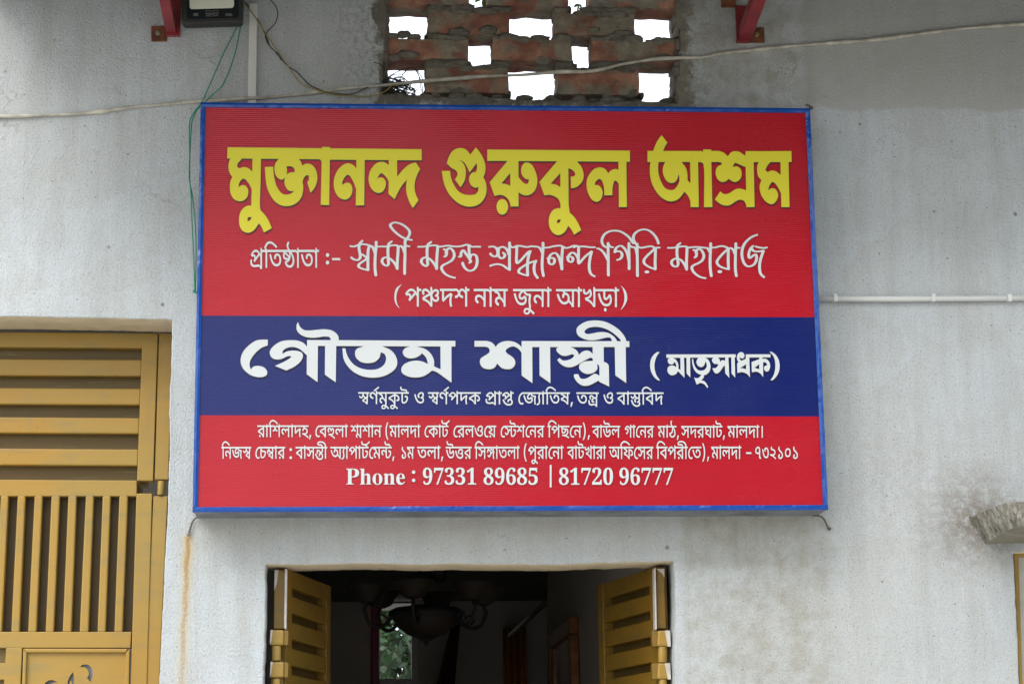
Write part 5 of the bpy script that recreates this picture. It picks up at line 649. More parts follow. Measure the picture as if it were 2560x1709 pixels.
NAME_OUTLINES = """
669.4,848.6' 669.4,862.7' 654.1,868.9 636.8,883.7 625.7,901.0 624.0,913.3 626.9,923.2' 634.3,915.8 646.7,914.1 660.2,918.3 667.7,928.1 666.4,936.8 656.5,941.7 641.7,941.7 624.4,935.6 609.6,923.2 602.2,908.4 602.2,893.6 609.6,876.3 626.9,859.0 641.7,850.4 654.1,848.6'
767.7,866.4' 757.8,856.5 743.0,851.1 723.2,850.1 703.5,852.8 686.2,862.7 675.1,876.3 675.1,886.2 681.2,894.8 693.6,898.0 705.9,896.0 715.8,891.1 724.4,889.4 728.1,891.1 723.2,896.0 708.4,904.7 687.4,914.1' 715.8,925.7' 738.0,914.6 752.8,901.0 757.3,888.6 754.1,881.2 743.0,876.8 728.1,876.3 715.8,878.8 705.9,884.4' 707.2,876.3 718.3,868.9 733.1,866.9 747.9,871.4 760.2,881.2 767.7,888.6' 777.5,878.8'
767.7,849.6' 1138.3,851.6' 1138.3,865.7' 794.8,864.2' 793.8,954.8' 766.7,934.8'
812.8,859.0' 840.5,859.0' 839.3,955.3' 812.1,936.0'
744.9,804.7' 750.4,817.0 760.2,824.4 775.1,825.7 792.3,824.0 812.1,822.7 829.4,825.7 840.5,833.1 846.2,841.7 846.2,854.1' 827.7,854.1' 824.4,843.0 812.1,840.5 794.8,843.0 777.5,843.7 760.2,840.5 747.9,833.1 741.7,823.2 741.7,812.1
856.0,870.1' 863.5,870.6' 866.4,883.7 873.8,898.5 886.2,912.1 903.5,920.7 925.7,924.0 945.4,921.2 960.2,910.9 965.2,897.3 961.5,884.9 951.6,880.0' 949.1,892.3 938.0,903.5 920.7,907.2 903.5,904.7 891.1,894.8 887.4,882.5 891.1,872.6 908.4,865.2' 908.4,859.0' 954.1,859.0' 954.1,864.7' 975.1,873.8 987.4,886.2 993.1,903.5 989.9,918.3 977.5,930.6 957.8,940.0 933.1,943.5 908.4,940.5 886.2,930.6 868.9,914.6 859.0,896.0
1024.4,865.9' 1014.6,868.9 1007.2,877.5 1008.4,886.2 1017.0,893.6 1029.4,895.3 1041.7,892.3 1050.4,887.4 1055.3,882.5' 1065.2,893.6 1070.1,909.6' 1056.5,903.5 1041.7,901.0 1024.4,903.5 1009.6,910.9 1003.5,920.7 1004.7,930.6 1017.0,939.3 1036.8,943.0 1056.5,940.5 1068.9,934.3 1080.0,925.7' 1091.1,929.4 1110.9,943.0 1128.6,956.0' 1128.6,860.2' 1101.0,860.2' 1101.5,922.7' 1084.9,915.3' 1084.9,901.0 1078.8,886.2 1064.0,872.6 1040.5,865.2' 1040.5,860.2' 1024.4,860.2'
1186.2,851.7' 1216.2,851.7' 1227.7,854.9 1234.1,860.0 1239.2,866.8' 1245.6,859.4 1257.1,853.6 1272.4,852.0 1285.2,854.3 1295.4,859.4 1304.1,867.7' 1304.1,852.1' 1573.3,852.6' 1573.3,867.0' 1330.5,867.0' 1331.1,957.3' 1304.1,938.2' 1303.8,881.1' 1297.9,873.4 1289.0,867.0 1281.3,865.5 1273.7,867.7 1266.0,872.8 1264.1,877.9 1268.6,883.6 1277.5,889.4 1285.2,896.4 1288.1,905.4 1285.8,914.3 1278.8,920.9 1272.4,922.2 1263.4,922.0 1254.5,919.4 1243.0,908.2' 1236.6,918.1 1227.7,922.0 1218.7,922.2 1209.8,920.0 1202.1,913.0 1199.6,904.1 1201.5,896.4 1207.3,891.3 1216.2,886.2 1222.6,881.1 1224.2,876.0 1222.6,870.9 1217.5,867.0 1211.1,866.1' 1186.2,866.1'
1348.4,861.9' 1375.2,861.9' 1376.0,957.3' 1349.0,938.2'
1397.3,866.7' 1397.3,861.5' 1425.1,861.5' 1425.1,866.7' 1435.4,871.2 1443.9,878.4 1446.9,886.7' 1454.8,879.6 1462.1,876.4 1469.3,876.0 1475.4,878.4 1481.7,884.3' 1481.7,861.5' 1509.0,861.5' 1509.3,903.9' 1516.6,906.9 1521.4,912.4 1522.0,918.4' 1522.9,965.7' 1499.0,954.2' 1496.0,950.9' 1488.7,954.8 1479.0,960.2 1466.9,963.8 1454.8,962.6 1443.9,955.4 1437.2,946.3 1434.8,939.0 1435.8,934.8' 1446.0,934.8' 1448.1,940.8 1452.4,945.7 1459.6,946.6 1468.1,944.5 1476.6,939.6 1483.9,934.8 1489.3,933.9 1498.7,939.0' 1498.4,917.2' 1496.6,912.4 1491.8,909.9' 1493.8,916.0 1492.4,923.3 1485.1,930.5 1475.4,933.8 1464.5,933.6 1453.6,928.1 1448.1,920.8 1448.1,913.6 1452.4,907.5 1462.1,903.3 1473.0,902.1 1482.1,901.5' 1482.1,896.6' 1477.2,893.0' 1466.9,897.8 1454.8,904.5 1442.7,911.8 1430.6,916.6 1418.5,917.2 1407.6,913.6 1399.1,906.9 1393.0,899.0' 1399.1,894.5' 1405.1,899.6 1411.2,900.8 1422.1,899.0 1430.6,894.8 1434.8,889.9 1434.2,886.3 1429.4,885.1 1423.3,886.9 1414.8,889.1 1405.1,888.1 1396.0,882.1 1391.2,876.0 1391.8,870.0
1536.8,862.7' 1564.1,862.7' 1565.4,956.9' 1538.4,937.8'
1566.3,855.4' 1566.3,853.0' 1562.6,843.3 1555.4,832.4 1544.5,821.5 1529.9,811.8 1514.2,804.5 1497.2,801.1 1479.0,801.1 1464.5,803.9 1450.0,811.8 1442.7,819.1 1441.1,826.3 1443.9,836.0 1452.4,843.3 1464.5,848.2 1477.8,850.0 1491.1,849.1 1503.3,846.3 1515.4,843.5 1523.9,843.3 1528.1,846.3 1529.9,853.0' 1529.9,855.4' 1543.2,855.4' 1543.2,853.0' 1538.4,845.1 1529.9,837.2 1520.2,831.8 1506.9,829.7 1493.6,830.6 1481.5,833.0 1470.6,834.6 1464.5,833.6 1461.1,829.4 1463.9,823.9 1471.8,819.1 1483.9,816.7 1498.4,817.3 1515.4,822.1 1529.9,830.0 1542.0,839.7 1549.3,846.9 1553.2,853.0' 1553.2,855.4'
1642.8,879.4' 1649.0,879.8' 1642.0,889.8 1637.6,901.7 1636.1,913.6 1637.6,927.1 1642.0,939.0 1650.2,950.4' 1645.0,950.2' 1635.3,942.0 1627.9,928.5 1625.3,913.6 1627.1,898.7 1633.8,886.8
1665.9,885.6' 1839.2,885.3' 1839.2,892.8' 1665.9,894.0'
1674.1,894.0' 1674.1,889.8' 1683.0,889.8' 1683.0,894.3' 1690.5,899.5 1695.7,910.7 1696.0,921.1' 1701.2,924.8' 1700.9,889.8' 1709.8,889.8' 1711.3,943.9' 1694.9,927.1' 1691.2,933.0 1683.0,937.2 1675.6,936.3 1669.6,930.0 1668.6,924.1 1670.3,917.4 1676.3,913.6 1683.8,913.6 1691.2,917.4' 1689.7,909.2 1686.0,904.0' 1683.0,909.2 1677.8,910.4 1671.8,907.7 1669.3,901.7 1670.3,897.3
1716.1,889.8' 1725.0,889.8' 1725.9,943.1' 1716.5,933.0'
1730.0,897.0' 1732.9,897.0' 1734.4,907.7 1738.9,918.1 1745.6,924.8 1753.8,926.0 1762.0,923.3 1766.5,916.6 1766.5,909.2 1763.5,903.2' 1760.5,912.2 1756.0,916.3 1750.8,916.9 1744.9,913.6 1741.1,906.2 1741.9,900.2 1746.3,893.1' 1746.3,889.8' 1763.5,889.8' 1763.5,893.1' 1770.9,899.5 1775.8,910.7 1776.1,919.6 1773.2,928.5 1766.5,935.2 1759.8,937.2' 1759.0,943.4 1753.0,950.2' 1760.5,952.4 1766.5,959.1 1770.6,968.0' 1767.9,968.5 1762.0,961.3 1756.0,957.6 1748.6,956.9 1744.9,959.5 1741.1,960.1' 1739.6,955.4 1735.2,942.7' 1741.1,944.9 1747.1,943.4 1753.8,937.0' 1744.1,933.0 1736.7,925.6 1732.2,915.1 1730.3,904.7
1783.6,893.1' 1783.6,889.8' 1794.8,889.8' 1794.8,893.1' 1799.2,898.7 1800.0,904.7' 1805.2,899.9 1812.7,901.0' 1813.0,889.8' 1820.8,889.8' 1823.1,943.9' 1813.4,933.0' 1811.9,912.2' 1806.7,918.1 1800.7,927.1 1794.8,932.3 1790.3,933.0 1785.8,930.0 1780.6,919.6' 1785.1,920.3 1790.3,918.9 1795.5,911.4 1792.5,909.2 1787.3,909.5 1782.1,905.4 1779.9,898.7
1828.3,889.8' 1836.5,889.8' 1838.0,943.4' 1828.7,933.0'
1864.5,885.3' 1926.2,885.3' 1926.2,892.8' 1873.0,893.1' 1874.9,942.7' 1867.8,934.5 1857.4,930.0 1849.9,930.0 1843.5,932.0' 1842.8,908.4' 1846.2,905.1' 1842.5,897.3 1842.8,888.3 1846.9,882.1 1852.9,879.7 1858.8,882.4 1861.1,888.3 1859.6,893.5 1855.1,895.8 1850.6,893.5 1848.9,890.5' 1849.6,897.3 1853.6,901.7' 1864.5,896.5'
-1865.1,909.9' 1865.1,922.9' 1858.1,920.3 1850.2,919.9'
1898.3,893.1' 1898.3,889.8' 1905.8,889.8' 1905.8,896.5' 1914.0,896.5 1921.4,901.7 1925.2,912.2 1924.4,921.1 1920.7,927.1 1916.2,928.2 1911.7,925.6 1910.0,919.6 1912.5,914.4 1917.7,911.9 1915.5,906.9 1911.0,904.7 1907.6,905.1' 1908.0,942.0' 1900.6,933.0 1891.6,928.5 1879.7,930.0' 1879.0,904.7' 1898.3,897.3'
-1898.0,909.9' 1898.0,922.9' 1893.1,920.8 1886.1,919.3'
1923.7,879.1' 1929.6,879.1' 1939.3,886.8 1946.0,897.3 1949.0,910.7 1948.3,924.1 1943.8,936.0 1936.3,945.7 1931.1,950.2' 1925.9,949.9' 1932.6,940.5 1937.1,927.1 1938.3,913.6 1937.1,900.2 1932.6,888.3
"""
SCRIPT_STROKES = """
875.3,615.1 884.5,616.3 893.0,613.6 902.9,610.8 913.6,611.0 922.1,613.6 924.4,616.6
906.0,602.1 899.8,608.2 897.5,616.6 898.3,625.8 900.2,635.0 900.2,644.2 895.2,649.6 889.1,649.6 883.0,647.3 878.4,643.4
900.6,634.7 909.0,638.1 916.7,644.2
923.6,613.6 920.5,625.8 919.8,644.2 919.8,662.6 919.8,674.9
919.8,674.9 906.0,671.8 896.8,666.4 897.5,661.1 906.0,654.2 919.0,645.7
922.1,615.1 929.0,615.4 934.3,622.8 937.4,632.0
940.5,605.1 940.0,619.7 938.2,638.1 937.4,662.6 938.2,677.9 939.7,687.9
942.0,616.6 955.0,616.2 967.3,616.2 979.5,613.6 991.8,613.6 996.4,616.6 1002.5,615.1 1007.1,619.7 1011.0,630.4
979.5,603.6 972.6,609.0 970.3,618.2 969.9,632.0 970.7,650.3 971.1,659.5 967.3,664.1 959.6,661.1 955.0,653.4 958.1,645.7 965.7,643.4 973.4,645.7 982.6,653.4 990.3,664.1 993.3,671.8
995.6,615.9 994.9,632.0 993.3,654.9 993.0,671.8
1012.8,600.5 1012.5,616.6 1012.5,638.1 1011.7,662.6 1011.7,684.1
1030.1,599.8 1019.4,598.2 1005.6,592.9 990.3,582.1 979.5,570.7 975.7,563.0 981.1,557.6 990.3,556.4 1002.5,559.9 1014.8,567.6 1023.2,576.8 1024.0,584.4 1020.2,592.9 1014.0,601.3
1013.3,613.6 1019.4,615.1 1024.3,615.9
1044.7,616.9 1059.2,616.6 1070.0,615.1 1080.7,613.6 1091.4,613.9 1099.1,616.6 1111.3,615.1 1120.5,614.3 1132.8,615.9 1143.5,616.3 1154.3,615.1 1165.0,612.0 1172.6,612.8 1178.8,616.6 1189.5,616.6 1201.0,616.9
1078.4,604.7 1070.7,610.5 1068.1,619.7 1067.7,635.0 1068.7,653.4 1069.2,660.3 1065.4,664.9 1058.5,661.8 1053.1,654.2 1056.2,646.5 1063.8,643.4 1071.5,645.7 1080.7,653.4 1088.4,664.1 1091.7,671.8
1094.5,616.6 1093.0,632.0 1091.7,653.4 1091.4,671.8
1109.0,623.1 1115.2,625.8 1116.7,633.5 1114.4,639.6 1110.6,641.5
1114.4,632.0 1119.0,622.8 1125.1,620.5 1132.8,627.4 1135.6,638.1 1131.3,648.8 1120.5,656.5 1108.3,662.6 1103.7,668.7 1106.0,676.4 1114.4,685.6 1126.7,691.7 1138.2,694.5
1146.6,641.9 1152.0,640.4 1152.4,635.0 1154.3,628.9 1158.1,625.5 1164.2,633.5 1169.6,641.1 1174.2,647.3
1172.2,613.6 1172.6,625.8 1174.2,647.3 1176.9,654.2 1172.6,656.8
1174.9,645.7 1178.0,638.1 1183.4,635.8 1190.3,639.6 1192.9,651.9 1191.0,664.1 1184.9,673.3 1174.2,676.9 1164.2,671.8 1158.1,662.6 1156.6,657.2
1222.1,617.5 1230.4,616.2 1238.1,618.1 1243.2,625.1 1244.5,632.8 1241.3,639.8 1235.5,641.1 1229.2,637.9 1226.0,634.1
1244.5,622.6 1249.6,619.4 1256.0,617.1 1263.6,620.0 1268.7,626.4 1272.6,636.6
1247.0,620.0 1245.5,631.5 1247.0,640.5 1253.4,645.8 1259.8,643.0 1262.1,636.6 1257.5,631.8
1273.9,606.6 1273.9,623.9 1273.6,649.4 1273.9,674.3
1225.3,664.7 1234.3,661.5 1245.8,660.3 1257.3,663.4 1266.2,669.8 1273.9,674.3
1275.8,614.9 1279.0,617.5 1285.4,618.1 1291.7,614.9 1302.0,614.9 1312.2,616.8 1319.8,617.5 1327.5,615.6 1336.4,616.2 1345.4,617.5 1350.5,621.3 1355.6,631.5
1292.0,616.2 1291.7,631.5 1291.1,649.4 1293.0,657.7 1302.0,650.7 1312.2,639.2 1322.4,629.0 1326.2,627.4
1326.0,627.7 1322.4,636.6 1319.8,649.4 1318.6,668.6 1319.2,688.4
1319.2,688.4 1307.1,685.8 1296.8,680.1 1298.1,673.7 1307.1,666.6 1318.6,659.6 1331.3,654.5 1340.9,651.7
1340.3,652.0 1336.4,659.6 1335.2,674.9 1337.7,685.2 1344.1,694.7
1357.5,607.3 1357.5,623.9 1355.6,649.4 1355.6,672.4 1358.8,689.6
1359.4,619.4 1370.9,618.7 1381.1,616.2 1393.9,614.3 1401.6,614.3 1409.2,617.5 1414.3,620.0 1424.6,618.1 1432.2,614.9 1439.9,614.3 1446.3,616.2 1460.3,616.2 1475.6,618.1 1487.8,618.1
1368.4,645.8 1376.0,644.9 1383.7,645.6 1386.5,650.7 1384.3,658.3 1378.6,660.9 1372.8,657.1 1372.2,646.8 1376.0,637.9 1383.7,632.8 1390.1,633.4 1396.5,641.7 1401.6,657.1 1404.8,673.0
1406.7,617.5 1405.4,631.5 1404.4,652.0 1404.8,673.0
1416.9,642.4 1424.6,641.7 1430.3,643.0 1432.5,648.1 1429.7,654.5 1424.6,654.5 1420.1,649.4 1420.7,641.7 1425.8,634.1 1432.2,631.5 1438.6,635.4 1445.0,645.6 1447.5,658.3
1446.7,617.5 1446.3,636.6 1446.9,658.3 1456.5,648.1 1466.7,637.9 1478.8,629.0
1479.2,629.0 1476.3,639.2 1473.7,654.5 1473.1,669.8 1475.6,681.3 1480.8,687.7 1486.9,690.5
1434.1,618.5 1439.9,616.2
1492.4,621.2 1498.2,622.2 1505.8,627.9 1512.5,636.5 1518.3,648.0
1520.2,607.8 1520.2,627.0 1520.7,655.7 1520.7,674.8 1521.1,688.2
1518.3,618.8 1510.6,615.5 1505.4,606.9 1505.1,597.3 1511.6,585.8 1522.1,579.1 1535.5,576.7 1548.9,578.2 1562.3,584.9 1573.8,594.4 1580.4,604.0 1583.8,607.8
1521.1,611.7 1525.9,616.4 1533.1,618.4
1537.4,630.3 1537.9,626.0 1541.2,619.3 1547.0,615.5 1552.7,614.5 1559.4,619.3 1565.1,627.0 1569.0,636.5 1571.8,650.9
1537.4,629.8 1545.1,627.9 1551.7,629.8 1555.1,635.6 1553.7,643.2 1548.9,648.0 1542.2,649.9
1572.3,607.8 1572.3,627.0 1572.8,650.9 1572.8,672.4
1574.2,614.5 1580.4,617.4 1585.2,618.4 1590.0,623.1 1591.9,633.7
1592.7,609.7 1592.9,627.0 1593.4,655.7 1593.4,674.8 1593.8,689.6
1592.4,611.7 1587.1,605.9 1583.3,596.4 1585.2,586.8 1593.8,578.2 1606.3,573.9 1618.7,574.8 1629.2,581.0 1638.8,591.6 1643.6,600.2 1646.0,608.3
1593.8,615.5 1601.5,619.3 1612.0,617.9 1622.5,616.0 1630.2,616.0 1636.9,619.3 1642.6,619.3 1649.8,618.8
1637.8,620.3 1629.2,628.9 1617.8,639.4 1610.1,649.9 1610.6,657.6 1617.8,664.3 1629.2,670.0 1638.8,672.9
1638.8,621.2 1638.3,636.5 1637.8,655.7 1638.3,672.9
1669.2,619.6 1680.7,619.6 1692.1,618.1 1703.6,616.2 1713.9,616.2 1721.5,618.7 1729.2,618.1 1739.4,617.5 1749.6,618.1 1762.4,619.4 1768.8,620.7 1773.9,629.0
1701.1,607.9 1694.7,613.0 1692.8,621.3 1692.4,634.1 1694.1,649.4 1695.3,658.3 1692.8,665.4 1685.8,666.0 1679.4,659.6 1679.4,653.2 1684.5,648.1 1692.1,646.2 1701.1,649.4 1708.7,657.1 1713.9,666.0 1717.0,673.7
1717.7,618.7 1717.0,636.6 1716.2,654.5 1716.7,673.0
1733.0,624.9 1738.1,626.4 1741.3,634.1 1740.0,641.1 1736.2,643.7
1739.4,631.5 1743.2,623.9 1749.6,622.6 1756.0,629.0 1759.6,639.2 1756.6,649.4 1747.1,657.1 1735.6,662.2 1729.8,667.9 1731.7,676.2 1739.4,685.2 1752.2,692.8 1764.3,695.4
1776.8,608.5 1776.2,626.4 1775.2,649.4 1775.8,672.4 1778.4,689.6
1779.0,618.7 1787.9,618.7 1799.4,615.6 1808.4,615.6 1816.0,618.1 1821.1,621.3 1826.2,620.0 1832.6,623.9 1837.1,634.1
1819.9,622.6 1809.6,631.5 1798.1,644.3 1792.4,654.5 1795.6,662.2 1805.8,668.6 1821.1,673.0
1820.9,621.3 1820.5,636.6 1820.5,657.1 1821.5,672.4
1839.7,608.5 1839.0,626.4 1838.4,649.4 1838.4,672.4 1840.9,689.6
1840.9,618.1 1845.4,619.4 1849.5,619.6
1893.3,587.1 1882.4,590.7 1869.7,599.6 1859.5,612.4 1855.0,627.7 1855.6,644.3 1860.7,658.3 1868.4,665.4 1876.1,665.4 1885.0,660.9 1890.7,650.7 1891.4,640.5 1888.8,636.0 1881.2,640.5 1874.1,644.9 1872.0,641.7 1873.2,629.0 1878.6,618.7 1883.7,614.9
1879.9,622.6 1883.7,627.0 1892.7,629.0 1909.3,626.4
1908.6,627.0 1904.2,639.2 1899.7,655.8 1899.0,672.4 1902.2,685.2 1910.5,692.8
1888.8,616.2 1899.0,618.7 1909.3,620.0 1917.6,618.7
"""
SCRIPT_DOTS = """
1623.2,679.6 1622.4,681.4 1620.2,682.6 1617.3,683.2 1614.3,682.6 1612.1,681.4 1611.3,679.6 1612.1,677.8 1614.3,676.4 1617.3,675.9 1620.2,676.4 1622.4,677.8
1805.3,679.2 1804.4,681.1 1802.4,682.3 1799.4,683.0 1796.5,682.3 1794.3,681.1 1793.6,679.2 1794.3,677.2 1796.5,675.8 1799.4,675.3 1802.4,675.8 1804.4,677.2
"""

def parse(s):
    o = []
    for t in s.split():
        c = t.endswith("'"); x, y = t.rstrip("'").split(','); o.append((float(x), float(y), c))
    return o
def smooth_poly(pts, closed=True, n=5):
    N = len(pts); out = []
    d = lambda a, b: max(math.hypot(a[0]-b[0], a[1]-b[1]), 1e-6)**.5
    for i in range(N if closed else N-1):
        p1 = pts[i]; p2 = pts[(i+1) % N]
        p0 = pts[(i-1) % N] if (closed or i > 0) else p1
        p3 = pts[(i+2) % N] if (closed or i+2 < N) else p2
        out.append(p1[:2])
        if p1[2] and p2[2]: continue
        if p1[2]: p0 = (2*p1[0]-p2[0], 2*p1[1]-p2[1])
        if p2[2]: p3 = (2*p2[0]-p1[0], 2*p2[1]-p1[1])
        t0 = 0; t1 = d(p0, p1); t2 = t1+d(p1, p2); t3 = t2+d(p2, p3)
        for k in range(1, n):
            t = t1+(t2-t1)*k/n; q = []
            for a in (0, 1):
                A1 = (t1-t)/(t1-t0)*p0[a]+(t-t0)/(t1-t0)*p1[a]
                A2 = (t2-t)/(t2-t1)*p1[a]+(t-t1)/(t2-t1)*p2[a]
                A3 = (t3-t)/(t3-t2)*p2[a]+(t-t2)/(t3-t2)*p3[a]
                B1 = (t2-t)/(t2-t0)*A1+(t-t0)/(t2-t0)*A2
                B2 = (t3-t)/(t3-t1)*A2+(t-t1)/(t3-t1)*A3
                q.append((t2-t)/(t2-t1)*B1+(t-t1)/(t2-t1)*B2)
            out.append(tuple(q))
    if not closed: out.append(pts[-1][:2])
    return out
def area(p): return sum(p[i][0]*p[(i+1) % len(p)][1]-p[(i+1) % len(p)][0]*p[i][1] for i in range(len(p)))/2
def ccw(p): return p if area(p) > 0 else p[::-1]
def ribbon(pts, wv=7.0, wh=4.1):
    n = len(pts); L = []; Rr = []; D = []
    for i in range(n):
        a = pts[max(i-1, 0)]; b = pts[min(i+1, n-1)]; dx, dy = b[0]-a[0], b[1]-a[1]; l = math.hypot(dx, dy) or 1; dx /= l; dy /= l
        w = math.sqrt((wv*dy)**2+(wh*dx)**2)/2; D.append((dx, dy, w))
        L.append((pts[i][0]+dy*w, pts[i][1]-dx*w)); Rr.append((pts[i][0]-dy*w, pts[i][1]+dx*w))
    def cap(p, d, s):
        dx, dy, w = d; o = []
        for k in range(1, 5):
            t = math.pi*k/5; o.append((p[0]+dx*w*math.sin(t)*s*.8+dy*w*math.cos(t)*s, p[1]+dy*w*math.sin(t)*s*.8-dx*w*math.cos(t)*s))
        return o
    return L+cap(pts[-1], D[-1], 1)+Rr[::-1]+cap(pts[0], D[0], -1)
def winding(polys, cx, cy):
    e = np.array([(p[i][0], p[i][1], p[(i+1) % len(p)][0], p[(i+1) % len(p)][1]) for p in polys for i in range(len(p))])
    if not len(e): return np.zeros(len(cx), int)
    out = np.zeros(len(cx), int)
    for s in range(0, len(cx), 2000):
        X, Y = cx[s:s+2000, None], cy[s:s+2000, None]
        x0, y0, x1, y1 = e.T
        up_ = (y0 <= Y) & (y1 > Y); dn = (y1 <= Y) & (y0 > Y)
        side = (x1-x0)*(Y-y0)-(X-x0)*(y1-y0)
        out[s:s+2000] = (up_ & (side > 0)).sum(1)-(dn & (side < 0)).sum(1)
    return out
def fill(bm, solid, holes, Y, dx=0, dy=0):
    """union of closed outlines (photo units), laid as print on the plane Y"""
    polys = solid+holes; vs = []; es = []
    for p in polys:
        b = len(vs); vs += [Vector((x, y)) for x, y in p]; es += [(b+i, b+(i+1) % len(p)) for i in range(len(p))]
    r = delaunay_2d_cdt(vs, es, [], 0, 1e-4)
    v = np.array([(q[0], q[1]) for q in r[0]]); f = np.array(r[2])
    c = v[f].mean(1); w = winding(solid, c[:, 0], c[:, 1])
    keep = w != 0
    if holes: keep &= winding(holes, c[:, 0], c[:, 1]) == 0
    bv = {}
    for t in f[keep]:
        q = []
        for i in t:
            i = int(i)
            if i not in bv: bv[i] = bm.verts.new(P(v[i][0]+dx, v[i][1]+dy, Y))
            q.append(bv[i])
        try: bm.faces.new(q)
        except ValueError: pass
YT, YS = SY+.0004, SY+.0012
def outlines(txt):
    so_, ho = [], []
    for l in txt.strip().splitlines():
        p = ccw(smooth_poly(parse(l.lstrip('-'))))
        (ho if l[0] == '-' else so_).append(p)
    return so_, ho
def lettering(mat, shapes, Y, cuts, label=None, dx=0, dy=0, name='lettering'):
    """one part per printed word; cuts: photo x where one word ends and the next begins"""
    so_, ho = shapes; mid = lambda p: sum(q[0] for q in p)/len(p)
    lim = [-1e9]+list(cuts)+[1e9]
    for a, b in zip(lim, lim[1:]):
        bm = bmesh.new(); fill(bm, [p for p in so_ if a <= mid(p) < b], [p for p in ho if a <= mid(p) < b], Y, dx, dy)
        o = obj(name, bm, mat, sign)
        if label: o['label'] = label
t1 = outlines(TITLE_OUTLINES); t2 = outlines(NAME_OUTLINES)
lettering(M['black'], t1, YS-.0004, (1060, 1600), None, 1.0, 3.4, 'lettering_shadow'); lettering(M['yellow'], t1, YT, (1060, 1600), 'big yellow title word')
lettering(M['black'], t2, YS-.0004, (1160, 1610), None, .4, 2.6, 'lettering_shadow'); lettering(M['white'], t2, YT, (1160, 1610), 'large white name word on the blue band')
st = [ccw(ribbon(smooth_poly(parse(l), False))) for l in SCRIPT_STROKES.strip().splitlines()]
st += [ccw(smooth_poly(parse(l))) for l in SCRIPT_DOTS.strip().splitlines()]
lettering(M['white'], (st, []), YT, (1035, 1208, 1486, 1664), 'thin white handwritten word below the title')
GL = {}
for l in GLYPHS.strip().splitlines():
    k, d = l.split('|'); GL[k] = [[(float(t.rstrip('*').split(',')[0]), float(t.rstrip('*').split(',')[1]), not t.endswith('*')) for t in c.split()] for c in d.split(';') if c]
def flat_contour(con, n=3):
    q = []; m = len(con)
    for i in range(m):
        x, y, on = con[i]; q.append((x, y, on)); x2, y2, o2 = con[(i+1) % m]
        if not on and not o2: q.append(((x+x2)/2, (y+y2)/2, True))
    k = next(i for i, p in enumerate(q) if p[2]); q = q[k:]+q[:k]; pts = []; m = len(q)
    for i in range(m):
        if q[i][2]: pts.append(q[i][:2])
        else:
            a = pts[-1]; c = q[i]; e = q[(i+1) % m]
            for t in range(1, n):
                t /= n; pts.append(((1-t)**2*a[0]+2*t*(1-t)*c[0]+t*t*e[0], (1-t)**2*a[1]+2*t*(1-t)*c[1]+t*t*e[1]))
    return pts
def circ(x, y, r, ry=None): return ccw([(x+r*math.cos(a*math.pi/8), y+(ry or r)*math.sin(a*math.pi/8)) for a in range(16)])
def rc(x0, y0, x1, y1): return ccw([(x0, y0), (x1, y0), (x1, y1), (x0, y1)])
extra = {
 0: [circ(818.8, 637.5, 4.2, 4.8), circ(818.8, 656.5, 4.2, 4.8), ccw([(829.5, 645), (849.5, 645), (851.5, 650.5), (831, 650.5)])],
 1: [ccw(smooth_poly(parse("1004.6,710' 996,722 991,738 992,756 998,768 1005,773' 994,766 987,752 986.5,735 991,720"))),
     ccw(smooth_poly(parse("1551,713' 1560,721 1567,735 1567,752 1559,767 1551,775.5' 1558,762 1561,748 1560,733 1556,720")))],
 5: [circ(1034, 1179.5, 4.3), circ(1034, 1200, 4.3), rc(1374.4, 1161.6, 1378.9, 1217.7)]}
labels = ['small white founder lettering', 'white lettering below the handwriting', 'small white lettering along the bottom of the blue band',
          'small white word of the first address line', 'small white word of the second address line', 'white telephone number in serif type']
for i, l in enumerate(RUNS.strip().splitlines()):
    for wd in l.split('/'):
        cur = []
        for t in wd.split():
            g, gx, gy, sx, sy = t.split(','); gx, gy, sx, sy = map(float, (gx, gy, sx, sy))
            cur += [[(gx+x*sx, gy-y*sy) for x, y in flat_contour(c)] for c in GL[g]]
        bm = bmesh.new(); fill(bm, cur, [], YT); obj('lettering', bm, M['white'], sign)['label'] = labels[i]
    for k, e in enumerate(extra.get(i, [])):
        bm = bmesh.new(); fill(bm, [e], [], YT); obj('punctuation_mark', bm, M['white'], sign)

# wire ties and nails at the corners of the sign
def tie(pts, nail, label, zinc):
    t = thing('wire_tie', label, 'wire tie', P(*nail, 0)); bm = bmesh.new()
    base = cr_smooth([P(*p) for p in pts], 6)
    for s in (0, 1):
        tube(bm, [p+Vector((math.cos(i*1.1+s*3.14), 0, math.sin(i*1.1+s*3.14)))*.0022 for i, p in enumerate(base)], .0017, 5)
    obj('tie_wire', bm, M['tarnish'], t); bm = bmesh.new(); q = P(*nail, 0)
    bmesh.ops.create_uvsphere(bm, u_segments=12, v_segments=8, radius=.0056, matrix=Matrix.Translation((q.x, -.010, q.z)))
    tube(bm, [Vector((q.x, .006, q.z)), Vector((q.x, -.01, q.z))], .0032)
    obj('nail', bm, M['bolt'] if zinc else M['tarnish'], t, smooth=True)
tie([(515, 1288, -.02), (500, 1291, -.012), (488, 1296, -.01), (481, 1306, -.01), (477, 1318, -.008), (472, 1333, -.009)], (471.5, 1334.5), 'twisted wire and shiny nail below the lower left sign corner', True)
tie([(2035, 1287, -.02), (2052, 1290, -.014), (2060, 1297, -.01), (2066, 1308, -.008), (2072, 1322, -.006)], (2072, 1322), 'twisted wire and rusty nail below the lower right sign corner', False)
tie([(2015, 262, -.05), (2026, 266, -.01), (2028, 274, -.008)], (2027, 272), 'short wire tie at the upper right sign corner', False)

